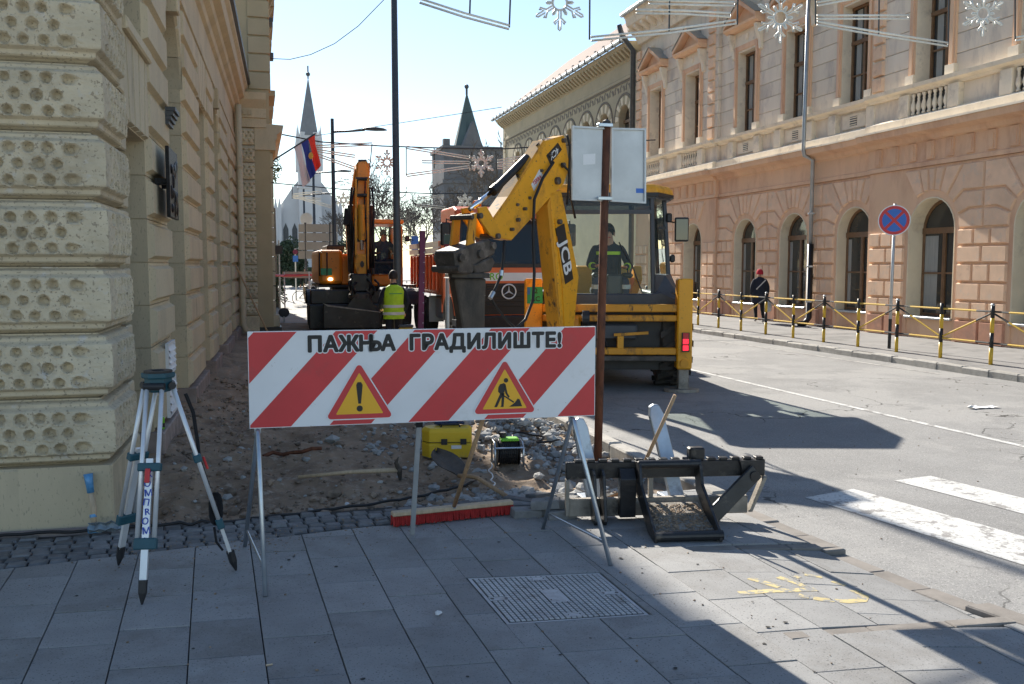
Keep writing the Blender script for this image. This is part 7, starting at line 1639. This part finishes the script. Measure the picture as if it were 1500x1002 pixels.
# ------------------------------------------------------------------ small things of the building site further off
mg = thing('magenta_staff', 'dark magenta measuring post with grey foot standing behind the board', 'post', on_soil(1.55, 9.0)); q = mg.location
a, b = Vector((at(611, 500, 9.0).x - q.x, 0, -.05)), at(619, 338, 9.0) - q; sub('post', MB().beam(a.lerp(b, .28), b, .056, .035, up=(0, 1, 0)), 'magenta_paint', mg, bevel=.003); sub('foot', MB().beam(a, a.lerp(b, .28), .054, .033, up=(0, 1, 0)), 'galv_dull', mg)
for k in range(14): sub('tick', MB().beam(a.lerp(b, .32 + .045 * k) + Vector((.012, -.019, 0)), a.lerp(b, .32 + .045 * k) + Vector((.027, -.019, 0)), .003, .004), 'galv_dull', mg)
sp_ = thing('small_sign_post', 'slim grey post with a small blue and red plate beside the truck', 'sign post', on_soil(2.2, 11.5)); q = sp_.location
a, b = Vector((at(655, 480, 11.5).x - q.x, 0, -.05)), at(655.5, 343, 11.5) - q; sub('post', MB().cyl(a, b, .026, n=10), 'galv_dull', sp_, smooth=True); pc = at(656, 352, 11.46) - q; sub('plate', MB().box(pc.x - .05, pc.x + .05, pc.y - .004, pc.y + .004, pc.z - .075, pc.z + .075), 'blue_green', sp_); sub('plate_edge', MB().box(pc.x - .052, pc.x + .052, pc.y - .0055, pc.y - .0042, pc.z - .079, pc.z - .05), 'magenta_paint', sp_)
tcx = at(594, 476, 17.8); tcs = thing('tool_case', 'small yellow and grey tool case held beside the worker', 'case', (tcx.x, 17.75, tcx.z - .22))
sub('body', MB().box(-.14, .14, -.06, .06, 0, .17), 'case_yellow', tcs, bevel=.02); sub('lid', MB().box(-.145, .145, -.065, .065, .172, .23), 'dark_plastic', tcs, bevel=.02); sub('handle', MB().tube([(-.05, 0, .23), (-.04, 0, .27), (.04, 0, .27), (.05, 0, .23)], .01, 6), 'black_plastic', tcs)

# ------------------------------------------------------------------ street lamps
def lamp(px, Y, ztop, r_, arm_len, lab, zb=ROADZ):
    x = at(px, 380, Y).x; t = thing('street_lamp', lab, 'street lamp', (x, Y, zb), group='street lamps'); H_ = ztop - zb
    sub('pole', MB().tube([(0, 0, 0), (0, 0, 1.2), (0, 0, 1.25), (-.02, 0, H_)], [r_ * 1.15, r_ * 1.1, r_, r_ * .72], 14), 'lamp_grey', t, smooth=True)
    sub('arm', MB().tube([(-.02, 0, H_ - .55), (arm_len * .5, 0, H_ - .50), (arm_len, 0, H_ - .42)], r_ * .45, 8), 'lamp_grey', t, smooth=True)
    hd_ = MB(); n = 10
    for i, (u, wv, th) in enumerate(((0, .06, .05), (.2, .16, .10), (.55, .20, .13), (.9, .15, .09), (1.05, .04, .03))):
        hd_.v += [(arm_len - .1 + u, wv * math.cos(a), H_ - .40 + th * math.sin(a) * (1 if math.sin(a) > 0 else .35)) for a in (2 * math.pi * k / n for k in range(n))]
    hd_.f = [(i * n + k, i * n + (k + 1) % n, (i + 1) * n + (k + 1) % n, (i + 1) * n + k) for i in range(4) for k in range(n)]; sub('lamp_head', hd_, 'lamp_grey', t, smooth=True)
lamp(582, 20.5, 10.5, .085, 1.6, 'tall dark lamp pole rising out of view beside the excavator cab'); lamp(490.5, 40, 7.95, .10, 1.35, 'street lamp with flat head above the grey sign backs'); lamp(461.5, 62, 8.35, .11, 1.5, 'second street lamp beyond the flag, its arm just under the first'); lamp(447, 85, 8.6, .12, 1.6, 'farthest street lamp, in front of the white church')

# ------------------------------------------------------------------ signs, barriers and people far down the street
def fx(px, Y): return at(px, 389, Y).x
bs = thing('direction_sign', 'large direction sign of four rows seen from behind on two posts', 'sign', (fx(466, 45), 45, ROADZ)); q = bs.location
for k in range(4):
    for (a, b) in ((437.5, 446.5), (448, 482), (484, 494.5)): p0, p1 = at(a, 340.2 + 13 * k, 45), at(b, 328.5 + 13 * k, 45); sub('panel', MB().box(p0.x - q.x, p1.x - q.x, -.02, .02, p0.z - q.z, p1.z - q.z), 'sign_back', bs, bevel=.01)
for px in (447.2, 483): p1 = at(px, 326, 45); sub('post', MB().box(p1.x - q.x - .05, p1.x - q.x + .05, .03, .13, 0, p1.z - q.z), 'zinc_dark', bs)
pc = at(449, 321, 45.3) - q; sub('round_plate', MB().cyl(pc, pc + Vector((0, .03, 0)), .30, n=20), 'fence_white', bs)
def sign_on_post(name, lab, px, Y, ytop, shapes):
    t = thing(name, lab, 'traffic sign', (fx(px, Y), Y, ROADZ)); zt = at(px, ytop, Y).z - ROADZ; sub('post', MB().cyl((0, 0.03, 0), (0, 0.03, zt), .035, n=8), 'galv_dull', t)
    for kind, py, sz, m in shapes:
        z = at(px, py, Y).z - ROADZ
        if kind == 'disc': sub('disc', MB().prism(arc(0, z, sz, 0, 340, 17), lambda a, b, d: (a, d, b), -.02, 0), m, t)
        else: sub('plate', MB().box(-sz, sz, -.02, 0, z - sz * 1.2, z + sz * 1.2), m, t)
sign_on_post('parking_sign', 'small round and blue signs on a post by the evergreens', 433, 48, 364, (('disc', 369, .13, 'magenta_paint'), ('plate', 379, .13, 'blue_film')))
sign_on_post('blue_sign', 'two blue square signs on a post right of the excavator cab', 608, 44, 344, (('plate', 352, .17, 'blue_film'), ('plate', 367, .17, 'blue_film')))
sign_on_post('dark_sign', 'narrow dark sign by the portico pillar', 409, 38, 352, (('plate', 366, .14, 'black_plastic'),))
bar = thing('road_barrier', 'pale low barrier board with red stripe across the far pavement', 'barrier', (fx(435, 34), 34, -.02)); q = bar.location
p0, p1 = at(414, 407.5, 34) - q, at(456, 398, 34) - q; sub('panel', MB().box(p0.x, p1.x, -.02, .02, p0.z, p1.z), 'sign_back', bar); sub('stripe', MB().box(p0.x, p1.x, -.024, -.0205, p0.z + .08, p0.z + .14), 'red_film', bar)
for x in (p0.x + .06, p1.x - .08): sub('leg', MB().beam((x, -.25, 0), (x, 0, p1.z), .04, .04).beam((x, .25, 0), (x, 0.0, p1.z - .02), .04, .04), 'galv_dull', bar)
tape = [at(400, 403, 33), at(415, 404, 33.6), at(456, 403, 34.2), at(463, 402, 34.5)]; o = ob('barrier_tape', MB().tube(tape, .04, 4), 'red_film'); tag(o, 'red and white barrier tape stretched beside the low barrier', 'tape')
dk = thing('fallen_sign', 'dark oval sign disc leaning low on the far pavement', 'sign', (fx(414.5, 29.5), 29.5, -.02)); sub('disc', MB().ball((0, 0, .30), (.17, .03, .15), 14, 8), 'dark_plastic', dk); sub('foot', MB().box(-.03, .03, -.1, .1, 0, .18), 'galv_dull', dk)
# pedestrians and a bicycle
pd1 = thing('person', 'pedestrian in dark jacket and tan trousers walking in the distance', 'person', (fx(448, 46), 46, ROADZ), R(160)); Jp = stand(1.78, kneL=(-.09, .10, .5), ankL=(-.09, .1, .08), toeL=(-.09, .24, .04), ankR=(.10, -.16, .1), toeR=(.10, -.02, .03)); person(pd1, Jp, RAD, zone_std, ['skin', 'black_cloth', 'khaki_cloth', 'shoe']); hair_cap(Jp, 'hair', pd1); face(Jp, pd1)
pd2 = thing('person', 'cyclist in grey standing over a bicycle in the distance', 'person', (fx(457.5, 44), 44, ROADZ), R(100)); Jp = stand(1.45, elbL=(-.25, .12, 1.16), wriL=(-.22, .34, 1.1), elbR=(.25, .12, 1.16), wriR=(.22, .34, 1.1)); person(pd2, Jp, RAD, zone_std, ['skin', 'bag', 'navy_cloth', 'shoe']); hair_cap(Jp, 'hair', pd2); face(Jp, pd2)
by = thing('bicycle', 'dark bicycle held by the distant cyclist', 'bicycle', (fx(454, 43.7), 43.7, ROADZ))
for x in (-.5, .5):
    wh = sub('wheel', MB().tube([(x + .33 * math.cos(a), 0, .34 + .33 * math.sin(a)) for a in (2 * math.pi * k / 20 for k in range(20))], .018, 6, closed=True), 'rubber', by)
    for k in range(6): a = math.pi * k / 6; ob('spoke', MB().cyl((x - .32 * math.cos(a), 0, .34 - .32 * math.sin(a)), (x + .32 * math.cos(a), 0, .34 + .32 * math.sin(a)), .003, n=4), 'galvanised', wh)
sub('frame', MB().tube([(-.5, 0, .34), (-.15, 0, .75), (.35, 0, .78), (.0, 0, .32), (-.15, 0, .75)], .018, 6).tube([(-.5, 0, .34), (0, 0, .32)], .015, 6).tube([(.35, 0, .85), (.5, 0, .34)], .018, 6), 'black_plastic', by); sub('saddle', MB().ball((-.18, 0, .86), (.13, .06, .03), 8, 5), 'black_plastic', by); sub('handlebar', MB().tube([(.34, -.25, .98), (.36, 0, .92), (.34, .25, .98)], .014, 6), 'black_plastic', by)
for k in range(6):
    o = thing('bollard', 'slim dark bollard ' + ('nearest the excavator cab in the far row', 'second from the excavator cab in the far row', 'third from the excavator cab in the far row', 'third from the truck in the far row', 'second from the truck in the far row', 'nearest the truck in the far row')[k], 'bollard', (fx(596 + 4.5 * k, 40 + 1.5 * k), 40 + 1.5 * k, ROADZ), group='far bollards'); sub('shaft', MB().lathe([(.05, 0), (.05, .85), (.06, .87), (.06, .95), (.02, 1.0)], n=10), 'zinc_dark', o)
rlg = thing('far_railing', 'grey tubular railing at the far end of the road', 'railing', (fx(607, 52), 52, ROADZ))
for k in range(5): sub('post', MB().cyl((-.9 + .45 * k, 0, 0), (-.9 + .45 * k, 0, 1.0), .03, n=6), 'galv_dull', rlg)
for z in (.5, .98): sub('rail', MB().cyl((-.9, 0, z), (.9, 0, z), .025, n=6), 'galv_dull', rlg)

# ------------------------------------------------------------------ churches
ch = thing('white_church', 'white church with steep gable, corner pinnacles and tall pointed spire', 'church', (fx(452, 150), 150, -.1)); q = ch.location
def cpart(name, mb, m, **k): 
    o = ob(name, mb, m, ch, **k); o.matrix_parent_inverse = Matrix.Translation(-q); return o
def C(px, py, Y=150): return at(px, py, Y)
def px_prism(fn, pts, y0, y1, Y): return MB().prism([(C(a, b, Y).x, C(a, b, Y).z) for a, b in pts], lambda x, z, y: (x, y, z), y0, y1)
cpart('nave', px_prism(None, [(403, 392), (503, 392), (503, 312), (478, 275), (470, 265), (436, 265), (428, 275), (403, 312)], 150.5, 180, 150), 'church_white')
for px in (407, 496):
    for dx in (-3, 2.5):
        a = C(px + dx, 312); cpart('pinnacle', MB().box(a.x - .28, a.x + .28, 149.6, 150.2, a.z - 6, a.z + .8).add([(a.x - .28, 149.6, a.z + .8), (a.x + .28, 149.6, a.z + .8), (a.x + .28, 150.2, a.z + .8), (a.x - .28, 150.2, a.z + .8), (a.x, 149.9, a.z + 2.6)], [(0, 1, 4), (1, 2, 4), (2, 3, 4), (3, 0, 4)]), 'church_white')
a, b = C(437, 275), C(468, 196); xm = (a.x + b.x) / 2; hw = (b.x - a.x) / 2
cpart('tower', MB().box(a.x, b.x, 148, 148 + 2 * hw, 0, a.z + 3.5).box(a.x + .35, b.x - .35, 148.35, 147.65 + 2 * hw, a.z + 3.5, b.z), 'church_white')
for z in (a.z, a.z + 3.5): cpart('string_course', MB().box(a.x - .2, b.x + .2, 147.8, 148.2 + 2 * hw, z - .2, z + .2), 'church_white')
for z in (a.z + 4.6,): cpart('belfry_opening', MB().prism([(xm - .5, z), (xm + .5, z), (xm + .5, z + 1.8), (xm, z + 2.8), (xm - .5, z + 1.8)], lambda x, zz_, y: (x, y, zz_), 148.33, 148.36), 'zinc_dark')
tip = C(450, 113); sb_z = C(450, 200).z; n = 8; cyy = 148 + hw; sr = hw * .92
spv = [(xm + sr * math.cos(2 * math.pi * (k + .5) / n), cyy + sr * math.sin(2 * math.pi * (k + .5) / n), sb_z) for k in range(n)] + [(xm + .08, cyy, tip.z)]
cpart('spire', MB().add(spv, [(k, (k + 1) % n, n) for k in range(n)]), 'church_grey'); cpart('finial', MB().tube([(xm + .08, cyy, tip.z - .3), (xm + .08, cyy, C(450, 97).z)], .12, 6).ball((xm + .08, cyy, tip.z + .4), .35, 8, 6), 'zinc_dark')
for s_ in (-1, 1):
    for d in (-1, 1): cpart('corner_turret', MB().box(xm + s_ * hw - .3, xm + s_ * hw + .3, cyy + d * hw - .3, cyy + d * hw + .3, b.z - 6.0, b.z - 1.5).add([(xm + s_ * hw - .3, cyy + d * hw - .3, b.z - 1.5), (xm + s_ * hw + .3, cyy + d * hw - .3, b.z - 1.5), (xm + s_ * hw + .3, cyy + d * hw + .3, b.z - 1.5), (xm + s_ * hw - .3, cyy + d * hw + .3, b.z - 1.5), (xm + s_ * hw, cyy + d * hw, b.z + 1.2)], [(0, 1, 4), (1, 2, 4), (2, 3, 4), (3, 0, 4)]), 'church_white')
for px in (419, 432, 474, 487): a = C(px, 345); cpart('lancet', MB().prism([(a.x - .4, a.z - 2), (a.x + .4, a.z - 2), (a.x + .4, a.z + 1), (a.x, a.z + 2), (a.x - .4, a.z + 1)], lambda x, z, y: (x, y, z), 150.45, 150.49), 'zinc_dark')
tw2 = thing('grey_tower', 'grey stone church tower with blue-green pyramid roof behind bare branches', 'tower', (fx(690, 112), 112, -.1)); q2 = tw2.location
def tpart(name, mb, m, **k):
    o = ob(name, mb, m, tw2, **k); o.matrix_parent_inverse = Matrix.Translation(-q2); return o
a, b = at(651, 390, 112), at(740, 217, 112); tpart('shaft', MB().box(a.x, b.x, 112, 112 + (b.x - a.x), -.1, b.z), 'tower_stone'); 
for z in (b.z - .3, b.z - 4.5, b.z - 9): tpart('string_course', MB().box(a.x - .2, b.x + .2, 111.8, 112.3 + (b.x - a.x), z, z + .4), 'tower_stone')
l, r_ = at(669, 216, 113).x, at(712, 216, 113).x; ap = at(688.5, 142, 113); xm2 = (l + r_) / 2; hw2 = (r_ - l) / 2; n = 8; cy2 = 113 + hw2
tpart('pyramid_roof', MB().add([(xm2 + hw2 * 1.04 * math.cos(2 * math.pi * (k + .5) / n), cy2 + hw2 * 1.04 * math.sin(2 * math.pi * (k + .5) / n), b.z + .1) for k in range(n)] + [(ap.x, cy2, ap.z + 1)], [(k, (k + 1) % n, n) for k in range(n)]), 'spire_green'); tpart('finial', MB().tube([(ap.x, cy2, ap.z + .6), (ap.x, cy2, at(688.5, 134, 113).z + 1)], .15, 6).ball((ap.x, cy2, ap.z + 1.6), .3, 8, 6), 'zinc_dark')
tpart('gable', MB().prism([(xm2 - 1.3, b.z + .1), (xm2 + 1.3, b.z + .1), (xm2, b.z + 3.2)], lambda x, z, y: (x, y, z), 112.1, 113.5), 'tower_stone'); tpart('corner_pinnacle', MB().box(a.x, a.x + .8, 112, 112.8, b.z, at(652, 203, 112).z), 'tower_stone'); tpart('window', MB().prism([(xm2 - .7, b.z - 8), (xm2 + .7, b.z - 8), (xm2 + .7, b.z - 5.8), (xm2, b.z - 4.9), (xm2 - .7, b.z - 5.8)], lambda x, z, y: (x, y, z), 111.95, 111.99), 'zinc_dark')

# ------------------------------------------------------------------ trees
def bare_tree(lab, base, h, spread, seed, depth=6, group='bare street trees', leaf=None):
    t = thing('bare_tree', lab, 'tree', base, group=group); r = random.Random(seed); tr, br = MB(), MB()
    def grow(p, d, ln, rad, lev):
        rad = max(rad, .026)
        q = p + d * ln; midp = p.lerp(q, .5) + Vector((r.uniform(-1, 1), r.uniform(-1, 1), r.uniform(-.4, .6))) * ln * .07
        (tr if lev < 2 else br).tube([p, midp, q], [rad, rad * .86, rad * .74], 6 if lev < 2 else 4 if lev < 4 else 3)
        if lev >= depth: return
        k = 3 if lev < 2 else 3 if lev < 5 else 2
        for i in range(k):
            a = r.uniform(0, 6.28); tilt = r.uniform(.3, .85) * (1.0 if lev else .8) * spread
            o1 = d.orthogonal().normalized(); o2 = d.cross(o1); nd = (d * math.cos(tilt) + (o1 * math.cos(a) + o2 * math.sin(a)) * math.sin(tilt)); nd.z += .10; nd.normalize()
            grow(q if i < 2 else p.lerp(q, r.uniform(.5, .9)), nd, ln * r.uniform(.62, .84), rad * r.uniform(.52, .68), lev + 1)
    h *= 1.45
    grow(Vector((0, 0, -.1)), Vector((r.uniform(-.05, .05), 0, 1)).normalized(), h * .25, h * .014, 0)
    sub('trunk', tr, 'bark', t, smooth=True); sub('crown', br, 'twig_bark', t)
    return t
bare_tree('big bare tree in front of the grey tower, left of the ochre building', (fx(712, 70), 70, ROADZ), 9.3, 1.15, 5, 7); bare_tree('bare tree behind the excavator cab, left of the tall lamp pole', (fx(566, 80), 80, ROADZ), 8.4, 1.05, 8, 7); bare_tree('bare tree between the lamp pole and the truck body', (fx(618, 90), 90, ROADZ), 7.8, 1.1, 13, 7); bare_tree('bare tree rising behind the truck mirrors', (fx(655, 84), 84, ROADZ), 7.6, 1.15, 17, 7)
bare_tree('small bare tree over the sign backs by the white church', (fx(508, 95), 95, ROADZ), 7.4, 1.0, 23, 6)
def leafy(name, lab, base, rx, ry, h, n, size, m, seed, trunk=True, lo=0.0):
    t = thing(name, lab, 'tree' if 'tree' in name else 'shrub', base); r = random.Random(seed); mb = MB(); cl_ = [(r.uniform(-.7, .7) * rx, r.uniform(-.7, .7) * ry, lo + (h - lo) * r.uniform(.12, .88), r.uniform(.25, .5)) for _ in range(26)]
    for i in range(n):
        cx, cy, cz, cr = r.choice(cl_); v = Vector((r.gauss(0, 1), r.gauss(0, 1), r.gauss(0, 1))).normalized() * r.random() ** .4 * cr
        p = Vector((cx + v.x * rx, cy + v.y * ry, cz + v.z * (h - lo) * .35)); a = Vector((r.uniform(-1, 1), r.uniform(-1, 1), r.uniform(-1, 1))).normalized() * size * r.uniform(.6, 1.3); b = a.orthogonal().normalized() * size * .45
        mb.add([p - a, p + b, p + a, p - b], [(0, 1, 2, 3)])
    sub('crown', mb, m, t); sub('trunk', MB().tube([(0, 0, 0), (0, 0, h * .6)], [.12, .05], 6), 'bark', t)
leafy('evergreen_tree', 'dark evergreen tree under the white church gable at left', (fx(412, 78), 78, ROADZ), 1.5, 1.4, 4.3, 2600, .16, 'evergreen', 2); leafy('evergreen_tree', 'dark evergreen tree right beside the grey sign backs', (fx(430, 82), 82, ROADZ), 1.3, 1.2, 3.6, 2200, .16, 'evergreen', 3); leafy('evergreen_hedge', 'dark green hedge mass behind the sign backs', (fx(512, 84), 84, ROADZ), 2.3, 1.2, 4.2, 3000, .16, 'evergreen', 4); leafy('evergreen_shrub', 'low dark shrub beside the portico pillar', (fx(405, 40), 40, ROADZ), .45, .4, 1.6, 500, .08, 'evergreen', 6)
leafy('leafy_tree', 'thin branches with sparse leaves showing past the portico', (fx(404, 52), 52, ROADZ), .55, .6, 8.3, 340, .10, 'sparse_leaf', 9, lo=6.2)
rw2 = struct('far_wall', MB().box(fx(395, 88), fx(540, 88), 88, 88.3, -.1, 1.6), 'evergreen')

# ------------------------------------------------------------------ winter light decorations on wires
def rope(parent, pts, name='light_tube', r_=.016, gap=.045, double=True):
    """pairs of rope-light tubes"""
    m = MB(); pts = [Vector(p) for p in pts]
    if double:
        d = (pts[-1] - pts[0]).normalized(); n = d.cross(Vector((0, 1, 0))).normalized() * gap / 2; m.tube([p + n for p in pts] + [p - n for p in reversed(pts)], r_, 6)
    else: m.tube(pts, r_, 6)
    return ob(name, m, 'rope_light', parent, smooth=True)
def snowflake(px, py, Y, rpx, lab, thin=.012, grp='snowflake lights'):
    c = at(px, py, Y); Rr = rpx * Y / math.cos(R(15)) / FPX * .98; t = thing('snowflake_light', lab, 'snowflake light', c, group=grp)
    e = Vector((math.cos(-YAW), math.sin(-YAW), 0)); u = Vector((0, 0, 1))
    def P(r_, a): return e * (r_ * math.cos(R(a))) + u * (r_ * math.sin(R(a)))
    ob('ring', MB().tube([P(Rr * .26, 360 * k / 16) for k in range(16)], thin, 6, closed=True), 'rope_light', t, smooth=True)
    for k in range(6):
        a = 90 + 60 * k; d = P(1, a); n = P(1, a + 90); m = MB(); w_ = Rr * .045
        m.tube([d * Rr * .26 + n * w_, d * Rr * .55 + n * w_, d * Rr * .72 + n * Rr * .22, d * Rr * .78 + n * Rr * .18, d * Rr * .64 + n * w_, d * Rr * .95 + n * w_, d * Rr * 1.0, d * Rr * .95 - n * w_, d * Rr * .64 - n * w_, d * Rr * .78 - n * Rr * .18, d * Rr * .72 - n * Rr * .22, d * Rr * .55 - n * w_, d * Rr * .26 - n * w_], thin, 5); ob('arm', m, 'rope_light', t, smooth=True)
        s2 = MB().tube([P(Rr * .27, a + 30 - 6), P(Rr * .46, a + 30 - 4), P(Rr * .5, a + 30), P(Rr * .46, a + 30 + 4), P(Rr * .27, a + 30 + 6)], thin, 5); ob('spur', s2, 'rope_light', t, smooth=True)
    return t
def light_frame(lab, Y, lines, wires, th=.014):
    c = at(*lines[0][0], Y); t = thing('light_frame', lab, 'light frame', c, group='light frames hung across the street')
    for l in lines: rope(t, [at(*p, Y) - c for p in l], r_=th, gap=th * 3.2)
    for l in wires: ob('frame_bar', MB().tube([at(*p, Y) - c for p in l], th * .8, 6), 'wire_dark', t)
def wire(lab, pts, r_=.012):
    o = ob('span_wire', MB().tube(pts, r_, 5), 'wire_dark'); tag(o, lab, 'wire')
Yn = 11.0
snowflake(820, 4, Yn, 40, 'wire snowflake at the top edge over the sky'); snowflake(1143, 26, Yn, 40, 'wire snowflake at top right over the second pediment'); snowflake(1440, 20, Yn, 38, 'wire snowflake at the top right corner')
light_frame('dark slanted light frame at the top above the lamp pole', Yn, [((615, 1), (680, 22), (746, 40))], [((746, 40), (748, -15)), ((688, 22), (689, -10))]); light_frame('white light frame of slanting tubes above the ochre eave', Yn, [((932, 17), (1000, 18), (1070, 22)), ((866, 57), (980, 46), (1078, 32)), ((950, 3), (1076, 6))], [((863.5, 58), (864, -25)), ((1080, 36), (1081, -25)), ((980, 46), (981, -20))]); light_frame('white light frame between the two right-hand snowflakes', Yn, [((1197, 25), (1330, 25)), ((1197, 34), (1290, 50), (1388, 65)), ((1197, 6), (1260, -6))], [((1195, 36), (1194, -20)), ((1389, 66), (1390, -30)), ((1287, 50), (1288, -20))]); light_frame('edge of a further light frame at the far top right', Yn, [((1488, 57), (1520, 52))], [((1487, 58), (1487, -20))])
wire('span wire over the top of the picture carrying the nearest decorations', [at(300, -120, Yn), at(700, -40, Yn), at(1100, -45, Yn), at(1700, -120, Yn)])
Y2 = 30.0
snowflake(567, 238, Y2, 18, 'small grey snowflake left of the tall lamp pole', .02); snowflake(705, 239, Y2, 20, 'small white snowflake in front of the grey tower', .024)
light_frame('far light frame left of the lamp pole beside the flag', Y2, [((462, 215), (545, 211)), ((460, 220), (520, 229)), ((462, 226), (524, 248))], [((545, 211), (541, 252))], .022); light_frame('far light frame right of the lamp pole', Y2, [((596, 216), (688, 231)), ((618, 237), (688, 238)), ((596, 257), (688, 244))], [((595, 216), (595, 258)), ((690, 222), (690, 250)), ((636, 216), (636, 247))], .022); light_frame('far light frame against the ochre building corner', Y2, [((729, 236), (790, 226)), ((729, 240), (780, 239)), ((729, 245), (785, 249))], [((726, 221), (727, 250))], .022)
wire('dark span wire crossing the street behind the flag', [at(413, 197, Y2), at(470, 208, Y2), at(560, 214, Y2), at(650, 217, Y2), at(740, 218, Y2), at(960, 205, Y2)], .022)
Y3 = 50.0
snowflake(503, 293, Y3, 11, 'tiny snowflake above the sign backs', .03); snowflake(681, 295, Y3, 12, 'tiny white snowflake above the truck mirrors', .034)
light_frame('farthest light frame in front of the white church', Y3, [((430, 285), (472, 281)), ((430, 289), (470, 292)), ((428, 287), (486, 303))], [((428, 272), (428, 291))], .03); light_frame('farthest light frame between lamp pole and tower', Y3, [((610, 291), (650, 286)), ((610, 300), (652, 304))], [((608, 284), (608, 300)), ((608, 300), (650, 304)), ((640, 284), (640, 298))], .03)
wire('farthest span wire above the excavator arm', [at(398, 268, Y3), at(520, 279, Y3), at(640, 284, Y3), at(740, 282, Y3)], .03)
wire('slack wire from the palace to above the lamp pole', [at(385, 83, 25), at(400, 86, 25), at(425, 87, 25), at(455, 80, 25), at(490, 64, 25), at(525, 38, 25), at(562, 0, 25), at(600, -50, 25)], .010)
wire('thin wire sloping behind the lamp pole towards the ochre building', [at(455, 200, 60), at(600, 178, 58), at(735, 157, 57)], .02)
